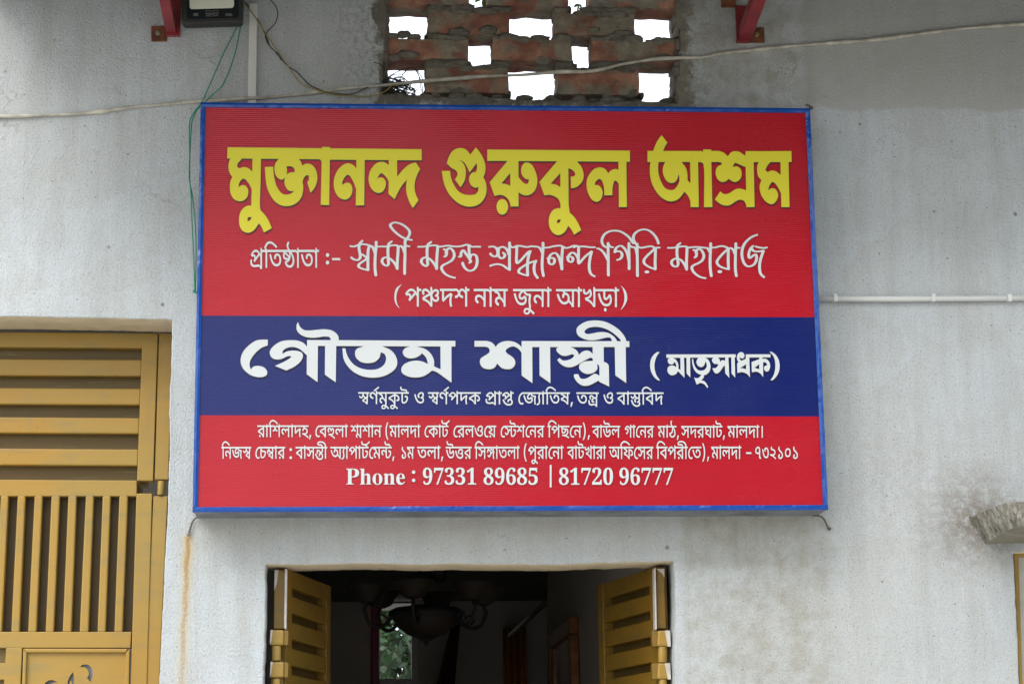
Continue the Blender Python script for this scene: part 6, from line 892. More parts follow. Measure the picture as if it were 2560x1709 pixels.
# ------------------------------------------------------------------ yellow gate at the left
GY = .185
gate = thing('metal_gate', 'mustard yellow metal gate with slots and vertical bars at the left', 'gate', Vector((-1.9, GY, .1)))
lerp = lambda a, b, t: a+(b-a)*t
Z5 = lambda x, y: (x/3.266, 760+y/3.266)
Z6 = lambda x, y: (x/3.0808, 1200+y/3.0808)
def gpart(name, quad, y0=0.0, y1=.035, mat='paint', bev=.0025, par=None, lab=None):
    bm = bmesh.new(); slab(bm, quad, GY+y0, GY+y1); o = obj(name, bm, M[mat], par or gate, bev)
    if lab: o['label'] = lab
    return o
# fixed frame along the wall edge
gpart('frame_upright', (Z5(1297, 232), Z5(1412, 240), (421, 1198), Z5(1262, 1430)), .004, .05)
gpart('frame_upright', (Z6(1180, 120), Z6(1292, 120), (396, 1760), (360, 1760)), .004, .05)
gpart('frame_head', (Z5(-300, 222), Z5(1412, 240), Z5(1412, 244), Z5(-300, 226)), .003, .05)
# leaf stiles and rails
gpart('stile', (Z5(1160, 300), Z5(1290, 240), Z5(1250, 1440), Z5(1118, 1440)), 0, .04)
gpart('stile', (Z6(1050, 100), Z6(1172, 100), (366, 1760), (325, 1760)), 0, .04)
gpart('rail', (Z5(-300, 224), Z5(1288, 236), Z5(1160, 358), Z5(-300, 346)), .0005, .04)
ys = [(447, 582), (683, 817), (922, 1052), (1178, 1313)]
for a, b in ys:
    xr = lerp(1160, 1118, (a-350)/1080)
    gpart('slat', (Z5(-300, a-3), Z5(xr, a+6), Z5(xr-4, b+4), Z5(-300, b-3)), .001, .028, bev=.004)
gpart('rail', (Z5(-300, 1430), Z5(1118, 1437), Z6(1052, 122), Z6(-280, 122)), .0015, .04)
bm = bmesh.new(); slab(bm, (Z5(-320, 300), Z5(1250, 300), Z5(1210, 1500), Z5(-320, 1500)), GY+.042, GY+.046); obj('backing_sheet', bm, M['sheet'], gate)
bm = bmesh.new(); slab(bm, (Z6(-300, 60), Z6(1100, 60), Z6(1060, 1240), Z6(-300, 1240)), GY+.044, GY+.048); obj('backing_sheet', bm, M['sheet_v'], gate)
tops = [(5, 65), (135, 195), (265, 327), (395, 460), (525, 590), (660, 722), (790, 852), (918, 985)]
bots = [(-44, 12), (85, 148), (215, 278), (350, 412), (482, 548), (612, 680), (750, 812), (880, 943)]
tops = [(-125, -63)]+tops; bots = [(-178, -118)]+bots
for (a, b), (c, d) in zip(tops, bots):
    gpart('bar', (Z6(a, 118), Z6(b, 118), Z6(d, 1168), Z6(c, 1168)), .001, .028, bev=.004)
gpart('rail', (Z6(-300, 1165), Z6(1012, 1165), Z6(1005, 1290), Z6(-300, 1290)), .002, .04)
gpart('stile', (Z6(45, 1288), Z6(172, 1288), Z6(150, 1760), Z6(20, 1760)), .0025, .04)
for (a, b) in ((1290, 1405), (1535, 1700)):
    gpart('inset_plate', (Z6(-200, a-10), Z6(48, a-10), Z6(44, b+10), Z6(-200, b+10)), .020, .026, 'sheet')
gpart('slat', (Z6(-300, 1405), Z6(46, 1405), Z6(40, 1535), Z6(-300, 1535)), .003, .03)
# moulding round the cut-out panel
gpart('moulding', (Z6(178, 1294), Z6(985, 1296), Z6(970, 1325), Z6(205, 1325)), -.004, .02, bev=.003)
gpart('moulding', (Z6(178, 1294), Z6(205, 1325), Z6(190, 1760), Z6(162, 1760)), -.0045, .02, bev=.003)
gpart('moulding', (Z6(970, 1325), Z6(1000, 1296), Z6(990, 1760), Z6(955, 1760)), -.0045, .02, bev=.003)
# sheet with cut-outs shaped like crescents and a flame
def cutsheet():
    out = [Z6(195, 1310), Z6(980, 1312), Z6(960, 1760), Z6(180, 1760)]
    cuts = ["615,1437' 640,1418 680,1420 705,1445 716,1480 710,1520 695,1550' 672,1520' 685,1490 678,1460 650,1437",
            "562,1475' 570,1510 568,1560 560,1610' 555,1560 545,1540 535,1565 525,1610' 520,1560 535,1515",
            "340,1568' 365,1545 400,1536 445,1553' 400,1562 375,1585 360,1640' 345,1610"]
    holes = []
    for c in cuts: holes.append([Z6(x, y) for x, y in smooth_poly(parse(c))])
    polys = [out]+holes; vs = []; es = []
    for p in polys:
        b = len(vs); vs += [Vector(q) for q in p]; es += [(b+i, b+(i+1) % len(p)) for i in range(len(p))]
    r = delaunay_2d_cdt(vs, es, [], 0, 1e-4); v = np.array([(q[0], q[1]) for q in r[0]]); f = np.array(r[2]); c = v[f].mean(1)
    k = winding([ccw(out)], c[:, 0], c[:, 1]) != 0; k &= winding([ccw(h) for h in holes], c[:, 0], c[:, 1]) == 0
    bm = bmesh.new(); V = [bm.verts.new(P(x, y, GY+.008)) for x, y in v]
    for t in f[k]: bm.faces.new([V[int(i)] for i in t])
    o = obj('cutout_panel', bm, M['paint'], gate); s = o.modifiers.new('thick', 'SOLIDIFY'); s.thickness = .0025; s.offset = 0
cutsheet()
bm = bmesh.new(); slab(bm, (Z6(180, 1300), Z6(985, 1300), Z6(965, 1760), Z6(175, 1760)), GY+.022, GY+.026); obj('inner_sheet', bm, M['galv'], gate)
h = P(*Z6(1240, 60), GY); bm = bmesh.new(); tube(bm, [Vector((h.x, GY+.006, h.z+.022)), Vector((h.x-.001, GY+.006, h.z-.02))], .011, 14)
obj('hinge', bm, M['paint'], gate, .001, True)

# ------------------------------------------------------------------ shutters of the middle window
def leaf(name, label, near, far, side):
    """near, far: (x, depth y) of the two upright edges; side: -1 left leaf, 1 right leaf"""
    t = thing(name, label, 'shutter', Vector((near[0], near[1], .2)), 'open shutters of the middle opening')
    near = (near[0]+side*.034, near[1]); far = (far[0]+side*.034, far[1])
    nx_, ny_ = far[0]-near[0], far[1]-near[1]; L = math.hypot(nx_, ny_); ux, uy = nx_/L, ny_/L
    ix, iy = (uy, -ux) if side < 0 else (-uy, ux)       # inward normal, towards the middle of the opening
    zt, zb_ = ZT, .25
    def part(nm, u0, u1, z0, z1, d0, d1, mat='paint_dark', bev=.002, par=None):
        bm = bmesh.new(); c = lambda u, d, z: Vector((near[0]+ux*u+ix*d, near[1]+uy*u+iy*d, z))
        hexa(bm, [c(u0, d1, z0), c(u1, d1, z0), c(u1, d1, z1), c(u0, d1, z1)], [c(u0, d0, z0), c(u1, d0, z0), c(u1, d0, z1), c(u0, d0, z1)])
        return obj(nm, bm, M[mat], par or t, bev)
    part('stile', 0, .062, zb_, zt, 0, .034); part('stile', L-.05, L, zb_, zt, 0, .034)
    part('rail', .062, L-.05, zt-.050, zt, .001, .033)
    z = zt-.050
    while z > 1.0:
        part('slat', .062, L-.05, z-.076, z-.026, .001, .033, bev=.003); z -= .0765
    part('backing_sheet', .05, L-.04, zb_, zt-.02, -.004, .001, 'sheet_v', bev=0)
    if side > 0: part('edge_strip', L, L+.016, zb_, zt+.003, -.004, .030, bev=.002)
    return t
ZT = P(717, 1421, .10).z
A = P(719, 1421, .10); B = P(828, 1466, .63)
leaf('window_shutter', 'left slotted mustard shutter standing open into the dark room', (A.x, .10), (B.x, .63), -1)
C = P(1638, 1419, .10); D = P(1493, 1466, .65)
leaf('window_shutter', 'right slotted mustard shutter standing open beside the grey room wall', (C.x, .10), (D.x, .65), 1)
def jamb(side, label):
    """fixed upright with the welded hinges"""
    Zx = (lambda x, y: (440+x/3.2065, 1220+y/3.2065)) if side < 0 else (lambda x, y: (1440+x/4.766, 1380+y/4.766))
    t = thing('hinge_post', label, 'hinge post', Vector((P(*Zx(800, 700), .06).x, .07, .2)), 'hinge posts of the middle opening')
    def q(nm, quad, y0, y1, mat='paint_dark', bev=.002):
        bm = bmesh.new(); slab(bm, [Zx(*p) for p in quad], y0, y1); return obj(nm, bm, M[mat], t, bev)
    def barrel(cx, y0, y1, r, mat='paint'):
        a, b = P(*Zx(cx, y0), .06), P(*Zx(cx, y1), .06); bm = bmesh.new(); tube(bm, [Vector((a.x, .06, a.z)), Vector((b.x, .06, b.z))], r, 16); obj('hinge_barrel', bm, M[mat], t, .001, True)
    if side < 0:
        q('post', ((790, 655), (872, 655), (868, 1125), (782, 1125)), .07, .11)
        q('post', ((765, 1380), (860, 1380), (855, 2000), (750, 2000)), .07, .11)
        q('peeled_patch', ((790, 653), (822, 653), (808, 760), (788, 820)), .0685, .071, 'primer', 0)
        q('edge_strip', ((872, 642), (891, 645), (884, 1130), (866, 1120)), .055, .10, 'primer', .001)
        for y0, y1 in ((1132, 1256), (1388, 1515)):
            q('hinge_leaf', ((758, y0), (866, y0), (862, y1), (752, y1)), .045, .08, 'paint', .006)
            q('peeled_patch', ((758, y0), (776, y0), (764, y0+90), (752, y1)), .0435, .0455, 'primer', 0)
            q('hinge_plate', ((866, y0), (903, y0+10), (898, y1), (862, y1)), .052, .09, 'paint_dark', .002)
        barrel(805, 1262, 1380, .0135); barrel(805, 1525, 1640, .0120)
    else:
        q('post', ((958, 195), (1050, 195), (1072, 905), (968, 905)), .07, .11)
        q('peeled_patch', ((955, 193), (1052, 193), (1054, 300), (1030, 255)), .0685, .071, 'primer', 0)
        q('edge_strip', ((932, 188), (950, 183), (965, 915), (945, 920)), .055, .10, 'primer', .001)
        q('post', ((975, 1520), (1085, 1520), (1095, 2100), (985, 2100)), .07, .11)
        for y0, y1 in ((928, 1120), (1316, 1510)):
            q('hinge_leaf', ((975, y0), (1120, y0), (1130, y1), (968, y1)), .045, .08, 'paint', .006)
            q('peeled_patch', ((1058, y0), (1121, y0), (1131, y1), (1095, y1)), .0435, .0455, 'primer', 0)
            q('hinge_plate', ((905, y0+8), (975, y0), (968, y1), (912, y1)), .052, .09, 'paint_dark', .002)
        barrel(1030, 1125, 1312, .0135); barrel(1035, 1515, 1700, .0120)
jamb(-1, 'peeling mustard hinge post at the left side of the middle opening')
jamb(1, 'peeling mustard hinge post at the right side of the middle opening')

# ------------------------------------------------------------------ right window
win = thing('window', 'thin mustard window frame with pale panel under the concrete shade', 'window', P(2545, 1709, .05))
bm = bmesh.new(); slab(bm, ((2535, 1382), (2546.5, 1390), (2559, 1760), (2551, 1760)), .03, .07); obj('frame_upright', bm, M['paint'], win, .001)
bm = bmesh.new(); slab(bm, ((2535, 1381), (2700, 1380), (2700, 1389), (2546, 1390)), .031, .07); obj('frame_head', bm, M['paint'], win, .001)
bm = bmesh.new(); slab(bm, ((2540, 1385), (2720, 1385), (2720, 1780), (2556, 1780)), .055, .075); obj('panel', bm, M['panel'], win)

# ------------------------------------------------------------------ chandelier in the room
cc = (-.197, 1.92, 0); ch = thing('chandelier', 'dark iron chandelier with amber glass bowl hanging in the dim room', 'chandelier', (cc[0], cc[1], 2.15))
bm = bmesh.new(); tube(bm, [Vector((cc[0], cc[1], 2.25)), Vector((cc[0], cc[1], 2.73))], .007, 8); obj('stem', bm, M['iron'], ch)
bm = bmesh.new(); lathe(bm, (cc[0], cc[1], 2.185), [(.0, 0), (.03, .003), (.075, .022), (.11, .05), (.13, .085)], 28); obj('glass_bowl', bm, M['amber'], ch, smooth=True)
bm = bmesh.new(); lathe(bm, (cc[0], cc[1], 2.265), [(.13, 0), (.145, .008), (.14, .03), (.12, .04), (.02, .055)], 28); obj('rim', bm, M['iron'], ch, smooth=True)
bm = bmesh.new(); lathe(bm, (cc[0], cc[1], 2.16), [(0, 0), (.006, .008), (.012, .018), (.028, .026), (.03, .03)], 12); obj('finial', bm, M['iron'], ch, smooth=True)
for k in range(6):
    a = k*math.pi/3+.3; d = Vector((math.cos(a), math.sin(a), 0)); c = Vector((cc[0], cc[1], 0))
    bm = bmesh.new(); tube(bm, cr_smooth([c+d*r+Vector((0, 0, z)) for r, z in ((.12, 2.29), (.17, 2.235), (.22, 2.24), (.245, 2.29), (.235, 2.32))], 5), .007, 6)
    tube(bm, cr_smooth([c+d*r+Vector((0, 0, z)) for r, z in ((.15, 2.26), (.18, 2.28), (.195, 2.26), (.18, 2.245))], 4), .004, 5)
    obj('arm', bm, M['iron'], ch)
    q = c+d*.235; bm = bmesh.new(); lathe(bm, (q.x, q.y, 2.32), [(.02, 0), (.045, .012), (.055, .035), (.085, .065)], 18); obj('lamp_shade', bm, M['amber'], ch, smooth=True)
for k in range(3):
    a = k*2.1+.9; d = Vector((math.cos(a), math.sin(a), 0)); c = Vector((cc[0], cc[1], 0))
    bm = bmesh.new(); tube(bm, cr_smooth([c+d*r+Vector((0, 0, z)) for r, z in ((.01, 2.46), (.06, 2.415), (.11, 2.42), (.13, 2.47))], 5), .006, 6); obj('arm', bm, M['iron'], ch)
    q = c+d*.13; bm = bmesh.new(); lathe(bm, (q.x, q.y, 2.47), [(.02, 0), (.035, .015), (.05, .06)], 16); obj('lamp_shade', bm, M['amber'], ch, smooth=True)

# framed picture on the room's right wall
pic = thing('framed_picture', 'wooden framed picture on the right wall inside the room', 'picture', (.48, 3.5, 1.5))
z0, z1, y0, y1, w = 1.45, 2.36, 3.0, 3.97, .075
for a, b in (((.455, y0, z1-w), (.499, y1, z1)), ((.455, y0, z0), (.499, y1, z0+w)), ((.456, y0, z0+w), (.499, y0+w, z1-w)), ((.456, y1-w, z0+w), (.499, y1, z1-w))):
    bm = bmesh.new(); box(bm, a, b); obj('frame_bar', bm, M['wood'], pic, .008)
bm = bmesh.new(); box(bm, (.475, y0+w, z0+w), (.498, y1-w, z1-w)); obj('print', bm, M['photo'], pic)
# curtains and rod at the back
def curtain(name, label, a, b, Y, ztop, mat, slope=0):
    bm = bmesh.new(); n = 36; V = []
    for i in range(n+1):
        t = i/n; xt = lerp(a, b, t); col = []
        for k in range(7):
            z = lerp(ztop, .3, k/6); x = xt+slope*(k/6)*(1-t*.6); col.append(bm.verts.new((x, Y+.025*math.sin(t*22)+.008*math.sin(t*9+k), z)))
        V.append(col)
    for i in range(n):
        for k in range(6): bm.faces.new((V[i][k], V[i+1][k], V[i+1][k+1], V[i][k+1]))
    o = obj(name, bm, mat, smooth=True); s = o.modifiers.new('thick', 'SOLIDIFY'); s.thickness = .003; return tag(o, label, 'curtain')
q1, q2 = P(1257, 1567, 6.0), P(1315, 1567, 6.0); curtain('curtain', 'orange curtain hanging at the back of the room', q1.x, q2.x, 6.0, q1.z, M['orange'])
q1, q2 = P(1128, 1560, 5.6), P(1150, 1560, 5.6); curtain('curtain', 'dark maroon cloth hanging slanted in the room', q1.x, q2.x, 5.6, q1.z, M['maroon'], -.55)
bm = bmesh.new(); tube(bm, [P(1275, 1588, 5.7), P(1368, 1502, 4.9)], .014, 10); tag(obj('curtain_rod', bm, M['bolt'], smooth=True), 'slanting metal rod above the orange curtain in the room', 'rod')

# ------------------------------------------------------------------ red brackets at the top
def bracket(label, post, plate, plate2, armx, army, sgn):
    t = thing('steel_bracket', label, 'bracket', P(post[0], army, 0), 'red steel brackets under the awning')
    bm = bmesh.new(); a = P(post[0], army-2, -.012); b = P(post[1], army-2, -.012); box(bm, (a.x, -.016, a.z), (b.x, -.001, 4.0)); obj('wall_plate', bm, M['red'], t, .001)
    bm = bmesh.new(); a = P(armx[0], army-10, -.02); b = P(armx[1], army-10, -.02); hh = .036; L = .60
    hexa(bm, [Vector((a.x, -.017, a.z)), Vector((b.x, -.017, a.z)), Vector((b.x, -.017, a.z+hh)), Vector((a.x, -.017, a.z+hh))],
             [Vector((a.x, -L, a.z+.065)), Vector((b.x, -L, a.z+.065)), Vector((b.x, -L, a.z+.065+hh)), Vector((a.x, -L, a.z+.065+hh))]); obj('arm', bm, M['red'], t, .002)
    for pl, m_ in ((plate, 'bolt' if sgn < 0 else 'brass'), (plate2, 'brass')):
        if pl is None: continue
        bm = bmesh.new(); slab(bm, rect(*pl), -.006, .001); o = obj('anchor_plate', bm, M['rust'], t, .001)
        c = P((pl[0]+pl[2])/2+(-2 if sgn < 0 else 3), (pl[1]+pl[3])/2-1, -.006); bm = bmesh.new()
        tube(bm, [Vector((c.x, -.004, c.z)), Vector((c.x, -.0085, c.z))], .0085, 20); tube(bm, [Vector((c.x, -.008, c.z)), Vector((c.x, -.014, c.z))], .0055, 6); obj('anchor_bolt', bm, M[m_], t, .0008)
bracket('red steel bracket left of the floodlight at the top of the wall', (414, 450), (378, 65, 417, 103), None, (414, 440), 92, -1)
bracket('red steel bracket right of the brick lattice at the top of the wall', (1842, 1874), (1866, 69, 1911, 106), (1803, -24, 1840, 18), (1847, 1879), 108, 1)

# ------------------------------------------------------------------ floodlight
fl = thing('floodlight', 'black LED floodlight at the top edge above the sign corner', 'floodlight', P(525, 30, -.1))
LY = -.10
def rrect(x0, y0, x1, y1, r, n=6, sk=0):
    o = []
    for cx, cy, a0 in ((x1-r, y1-r, 0), (x0+r, y1-r, 90), (x0+r, y0+r, 180), (x1-r, y0+r, 270)):
        for k in range(n+1):
            a = R(a0+90*k/n); x = cx+r*math.cos(a); y = cy+r*math.sin(a); o.append((x, y+(x-530)*sk))
    return o
def plate(name, pts, Ya, Yb, mat, bev=.002, par=fl, tilt=0):
    bm = bmesh.new(); f = [P(x, y, Ya) for x, y in pts]; cz = P(530, 30, Ya).z
    f = [Vector((p.x, p.y-(p.z-cz)*tilt, p.z)) for p in f]
    F = [bm.verts.new(p) for p in f]; Bk = [bm.verts.new(p+Vector((0, Yb-Ya, 0))) for p in f]; n = len(F)
    bm.faces.new(F); bm.faces.new(Bk[::-1])
    for i in range(n): bm.faces.new((F[i], Bk[i], Bk[(i+1) % n], F[(i+1) % n]))
    return obj(name, bm, mat, par, bev)
SK = -.028
plate('housing', rrect(454, -90, 607, 56, 10, sk=SK), LY, LY+.045, M['lamp_body'], .004, tilt=.12)
plate('glass', rrect(467, -80, 596, 46, 7, sk=SK), LY-.0015, LY+.002, M['lamp_glass'], 0, tilt=.12)
plate('diffuser', rrect(474, -70, 585, 22, 7, sk=SK), LY-.0030, LY-.0005, M['lamp_diff'], .001, tilt=.12)
bm = bmesh.new(); a = P(530, -40, LY); box(bm, (a.x-.03, LY+.045, a.z-.02), (a.x+.03, .0, a.z+.03)); obj('mount', bm, M['lamp_body'], fl, .003)
# printing on the glass
SEG = {'5': "2,0 0,0 0,3 2,3 2,6 0,6", '0': "0,0 2,0 2,6 0,6 0,0", 'I': "1,0 1,6", 'P': "0,6 0,0 2,0 2,3 0,3", '6': "2,0 0,0 0,6 2,6 2,3 0,3",
       'H': "0,0 0,6|2,0 2,6|0,3 2,3", 'A': "0,6 1,0 2,6|.5,4 1.5,4", 'V': "0,0 1,6 2,0", 'L': "0,0 0,6 2,6", 'O': "0,0 2,0 2,6 0,6 0,0", 'C': "2,0 0,0 0,6 2,6", 'K': "0,0 0,6|2,0 0,3 2,6",
       'B': "0,0 1.6,0 2,1 1.6,3 0,3|0,3 1.8,3 2,5 1.6,6 0,6 0,0", 'R': "0,6 0,0 2,0 2,3 0,3|.8,3 2,6"}
def print_text(txt, x, y, w, h, gap, lw, bm, tilt=.12):
    cz = P(530, 30, LY).z
    for c in txt:
        for s in SEG[c].split('|'):
            pts = [(x+float(a.split(',')[0])/2*w, y+float(a.split(',')[1])/6*h) for a in s.split()]
            for (x0, y0), (x1, y1) in zip(pts, pts[1:]): strokeq(x0, y0, x1, y1, lw, bm)
        x += w+gap
def strokeq(x0, y0, x1, y1, lw, bm):
    cz = P(530, 30, LY).z
    l = math.hypot(x1-x0, y1-y0); dx, dy = (x1-x0)/l*lw/2, (y1-y0)/l*lw/2
    v = []
    for a, b in ((x0-dx+dy, y0-dy-dx), (x1+dx+dy, y1+dy-dx), (x1+dx-dy, y1+dy+dx), (x0-dx-dy, y0-dy+dx)):
        p = P(a, b+(a-530)*SK, LY-.0022); v.append(bm.verts.new((p.x, p.y-(p.z-cz)*.12, p.z)))
    bm.faces.new(v)
bm = bmesh.new(); print_text('50', 484, 33, 4.4, 5.2, 1.8, 1.0, bm); print_text('IP66', 563, 36, 3.2, 5, 1.4, .9, bm); print_text('HAVLOCK', 517, 32, 2.9, 3.2, .9, .5, bm)
lg = [(515, 27), (523, 27), (525, 29), (534, 29), (536, 27), (545, 27), (545, 38), (536, 38), (534, 36.2), (525, 36.2), (523, 38), (515, 38), (515, 27)]
for (a, b), (c, d) in zip(lg, lg[1:]): strokeq(a, b, c, d, .6, bm)
for k in range(9): strokeq(516+k*3.3, 40, 518+k*3.3, 40, .7, bm)
obj('printing', bm, M['grey_print'], fl)

# ------------------------------------------------------------------ conduits and cables on the wall
bm = bmesh.new(); slab(bm, ((623, 8), (643.5, 8), (640, 262), (619.5, 262)), -.014, .001); tag(obj('cable_trunking', bm, M['pvc'], None, .002), 'white plastic trunking running vertically above the sign', 'trunking')
def pathtube(name, label, cat, pts, r, mat, Y=-.006, wob=0, n=8, group=None, flat=1.0, parent=None):
    bm = bmesh.new(); tube(bm, cr_smooth([P(p[0], p[1], p[2] if len(p) > 2 else Y) for p in pts], 6), r, n, wob, flat)
    o = obj(name, bm, mat, parent, smooth=True)
    if parent is None: tag(o, label, cat, group)
    return o
bm = bmesh.new(); tube(bm, [P(2040, 747, -.011), P(2230, 747.5, -.011), P(2640, 744.5, -.011)], .0088, 14)
pipe = tag(obj('conduit_pipe', bm, M['pvc'], None, 0, True), 'white plastic conduit pipe running right from the sign edge', 'pipe')
for x in (2085, 2330, 2520):
    bm = bmesh.new(); a = P(x, 747, 0); box(bm, (a.x-.006, -.0225, a.z-.0125), (a.x+.006, .001, a.z+.0115)); obj('clip', bm, M['pvc'], pipe, .002)
rope = [(-60, 297), (0, 292), (120, 288), (200, 284), (260, 278), (330, 268), (400, 262), (500, 253), (600, 247), (700, 241), (780, 232), (860, 222), (960, 213), (1060, 203), (1200, 192), (1300, 188), (1400, 180), (1480, 178), (1560, 160), (1640, 148), (1700, 145), (1760, 143), (1805, 134), (1900, 124), (1960, 117), (2060, 109), (2200, 98), (2350, 78), (2450, 68), (2560, 60), (2640, 54)]
rp = [(x, y, -.006 if (x < 940 or x > 1720) else -.012) for x, y in rope]
rp = [(x, y, -.022) if 590 < x < 680 else (x, y, z) for x, y, z in rp]
pathtube('cable', 'thick grimy white cable sagging across the wall above the sign', 'cable', rp, lambda t: .0057+.0012*math.sin(t*60), M['dirty'], wob=.35, n=10)
# grey fibres / spattered lumps are part of the cable surface
pathtube('wire', 'thin yellow wire from the floodlight to the brick vent', 'wire', [(602, -12), (607, 5), (628, 29), (647, 57), (666, 86), (695, 130), (720, 166), (743, 199), (758, 213), (775, 219), (800, 228), (850, 238), (900, 241), (938, 239), (965, 227), (983, 212), (996, 212)], .0016, M['wire_yellow'], -.016, n=6)
bw = thing('wire', 'thin black wires drooping from the floodlight to the brick vent', 'wire', P(700, 140, -.012))
pathtube('strand', None, None, [(600, -10), (612, 6), (628, 26), (650, 60), (662, 84), (668, 98), (675, 116), (690, 131), (700, 142), (708, 154), (722, 168), (740, 179), (758, 197), (775, 213), (800, 225), (830, 233), (880, 235), (920, 218), (945, 210), (962, 214)], .0017, M['wire_black'], -.012, n=6, parent=bw)
pathtube('strand', None, None, [(662, -14), (675, 0), (690, 17), (694, 38), (688, 58), (672, 76), (664, 88), (665, 98), (672, 112), (682, 124), (700, 138)], .0015, M['wire_black'], -.013, n=6, parent=bw)
pathtube('tape_wrap', None, None, [(690, 131), (698, 140), (704, 150)], .0032, M['tape'], -.012, n=8, parent=bw)
gw = thing('wire', 'pair of thin green wires hanging down the left edge of the sign', 'wire', P(476, 400, -.012))
pathtube('strand', None, None, [(600, -10), (607, 10), (607, 40), (596, 62), (575, 102), (555, 142), (535, 188), (520, 222), (508, 248), (497, 266), (486, 280), (475, 302), (473, 330), (474, 380), (473, 440), (477, 480), (480, 560), (484, 640), (487, 728)], .0019, M['wire_green'], -.022, n=6, parent=gw)
pathtube('strand', None, None, [(603, -10), (609, 12), (604, 50), (598, 84), (590, 124), (575, 172), (561, 206), (551, 220), (535, 234), (519, 249), (505, 262), (491, 278), (480, 304), (477, 340), (474, 400), (475, 460), (481, 490), (488, 560), (490, 640), (488, 730)], .0019, M['wire_green'], -.020, n=6, parent=gw)
pathtube('knot', None, None, [(482, 727), (489, 731), (494, 729)], .003, M['wire_green'], -.02, n=6, parent=gw)
coil = thing('wire_coil', 'tangled coil of black wires in the lower left hole of the vent', 'wire coil', P(990, 205, .01))
random.seed(11)
for k in range(22):
    cx, cy = 984+random.uniform(-12, 14), 211+random.uniform(-7, 8); rx, ry = random.uniform(10, 44), random.uniform(4, 15); rot = random.uniform(.05, .75); ph = random.uniform(2.5, 4.5)
    pts = []; n_ = 11
    for i in range(n_):
        a = ph+i/(n_-1)*random.uniform(3.2, 4.6); u, v = rx*math.cos(a)+rx*.5, ry*math.sin(a)*(1+.3*math.sin(3*a+k))
        x = cx+u*math.cos(rot)-v*math.sin(rot); y = cy+u*math.sin(rot)+v*math.cos(rot)
        pts.append((min(max(x, 957), 1058), min(max(y, 174), 236), .006+.010*math.sin(a*1.3+k)+(.02 if k % 3 else -.010)))
    pathtube('loop', None, None, pts, random.choice((.0010, .0013, .0015)), M['wire_black'], n=5, parent=coil)
for k in range(16):
    cx, cy = 972+random.uniform(-8, 26), 214+random.uniform(-5, 10); rr = random.uniform(4, 13)
    pts = [(min(max(cx+rr*1.9*math.cos(k+i*.9), 957), 1030), min(cy+rr*.6*math.sin(k*2+i*.95), 236), .004*math.sin(i+k)) for i in range(8)]
    pathtube('loop', None, None, pts, random.choice((.0014, .0018, .0024)), M['wire_black'], n=5, parent=coil)
for pts in ([(962, 205), (975, 190), (998, 178), (1025, 170), (1042, 176), (1052, 190), (1059, 206), (1061, 218)], [(965, 200), (985, 187), (1008, 185), (1022, 170), (1035, 172), (1047, 190), (1055, 212), (1056, 234)], [(934, 156), (948, 160), (960, 172), (958, 190), (963, 205)], [(998, 200), (1008, 186), (1018, 174), (1030, 170), (1044, 182), (1050, 206), (1052, 222), (1058, 232)]):
    pathtube('loop', None, None, pts, .0014, M['wire_black'], -.004, n=5, parent=coil)

# ------------------------------------------------------------------ plants seen through the vent and the back window, then two unseen trees added
def leafmesh(bm, c, d, up_, L, w):
    d = d.normalized(); s = d.cross(up_).normalized(); n = s.cross(d)
    prof = [(0, .06), (.2, .7), (.45, 1), (.7, .75), (.9, .3), (1, .02)]; Lr = []; Cr = []; Rr = []
    for t, k in prof:
        q = c+d*L*t-n*L*.25*t*t
        Lr.append(bm.verts.new(q+s*w*k+n*w*.25*k)); Cr.append(bm.verts.new(q)); Rr.append(bm.verts.new(q-s*w*k+n*w*.25*k))
    for i in range(len(prof)-1):
        bm.faces.new((Lr[i], Lr[i+1], Cr[i+1], Cr[i])); bm.faces.new((Cr[i], Cr[i+1], Rr[i+1], Rr[i]))
def sprig(label, leaves, stem):
    t = thing('leafy_twig', label, 'twig', stem[0]); bm = bmesh.new(); tube(bm, cr_smooth(stem, 4), .003, 6); obj('stem', bm, M['bark'], t)
    for c, d, L, w in leaves:
        bm = bmesh.new(); leafmesh(bm, c, d, Vector((.2, -1, .3)), L, w); obj('leaf', bm, M['leaf'], t, smooth=True)
Yp = .55
a = P(1211, -12, Yp); sprig('green leaves hanging in the upper left small hole of the vent', [(P(1212, -6, Yp), Vector((-.05, 0, -1)), .040, .011), (P(1208, -8, Yp), Vector((-.9, 0, -.5)), .035, .009), (P(1214, -20, Yp), Vector((.5, 0, .6)), .05, .012), (P(1205, -15, Yp), Vector((-.8, .2, .5)), .05, .012)], [P(1225, -150, Yp), P(1218, -60, Yp), a])
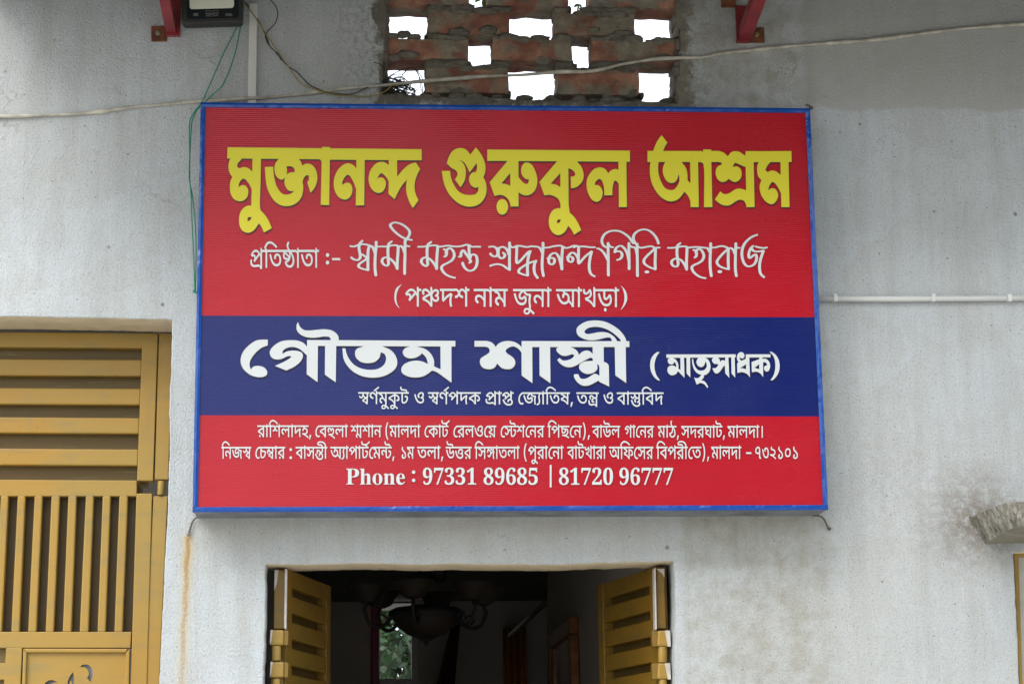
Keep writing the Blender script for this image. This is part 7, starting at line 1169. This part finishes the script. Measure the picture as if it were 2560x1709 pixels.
sprig('pair of small leaves in the upper right small hole of the vent', [(P(1447, 11, Yp), Vector((-.8, 0, -.42)), .021, .0055), (P(1448, 11, Yp), Vector((.55, 0, -.75)), .016, .005), (P(1440, 36, Yp), Vector((-.6, 0, .3)), .012, .005)], [P(1442, 60, Yp), P(1444, 30, Yp), P(1447, 11, Yp)])
def tree(name, label, base, h, rad, n, ls, seed, lm='leaf', zlo=.32):
    random.seed(seed); t = thing(name, label, 'tree', base); b = Vector(base); bm = bmesh.new()
    tube(bm, cr_smooth([b, b+Vector((.05, 0, h*.3)), b+Vector((-.05, .05, h*.6)), b+Vector((0, 0, h*.9))], 4), lambda s: .12*(1-s*.8)*rad/1.5, 8)
    cl = []
    for k in range(16):
        a = random.uniform(0, 6.28); r = rad*random.uniform(.2, .85); c = b+Vector((math.cos(a)*r, math.sin(a)*r, h*random.uniform(zlo, .95))); cl.append((c, rad*random.uniform(.28, .5)))
        s = b+Vector((0, 0, h*random.uniform(.3, .6))); tube(bm, cr_smooth([s, s.lerp(c, .5)+Vector((0, 0, .05)), c], 3), lambda q: .03*(1-q*.7), 5)
    obj('trunk', bm, M['bark'], t); vs, fs = [], []
    for k in range(n):
        c, r = random.choice(cl); d = Vector((random.gauss(0, 1), random.gauss(0, 1), random.gauss(0, .8))).normalized()
        p = c+d*r*random.uniform(.55, 1.05); u = Vector((random.gauss(0, 1), random.gauss(0, 1), random.gauss(0, 1))).normalized(); v = u.cross(d).normalized(); s = ls*random.uniform(.6, 1.2); i = len(vs)
        vs += [p-u*s, p+v*s*.45, p+u*s, p-v*s*.45]; fs.append((i, i+1, i+2, i+3))
    me = bpy.data.meshes.new('crown'); me.from_pydata(vs, [], fs); me.materials.append(M[lm]); link(bpy.data.objects.new('crown', me), t)
tree('bush', 'green bush with shade put into its leaf colour, seen through the back window of the room', (-.25, 9.2, 0), 4.2, 1.5, 34000, .05, 3, 'leaf_shaded')
tree('tree', 'broad green tree added out of view to darken the right of the sign and wall', (3.3, -9.5, 0), 8.5, 3.4, 15000, .22, 5)  # unseen, added to block sky from the sign's reflection and the right-hand wall
tree('tree', 'tall tree with a high crown added out of view to darken the upper sign reflection', (-3.1, -9.5, 0), 10.5, 3.0, 14000, .22, 8, 'leaf', .58)  # unseen, added so its high crown darkens what the upper sign reflects
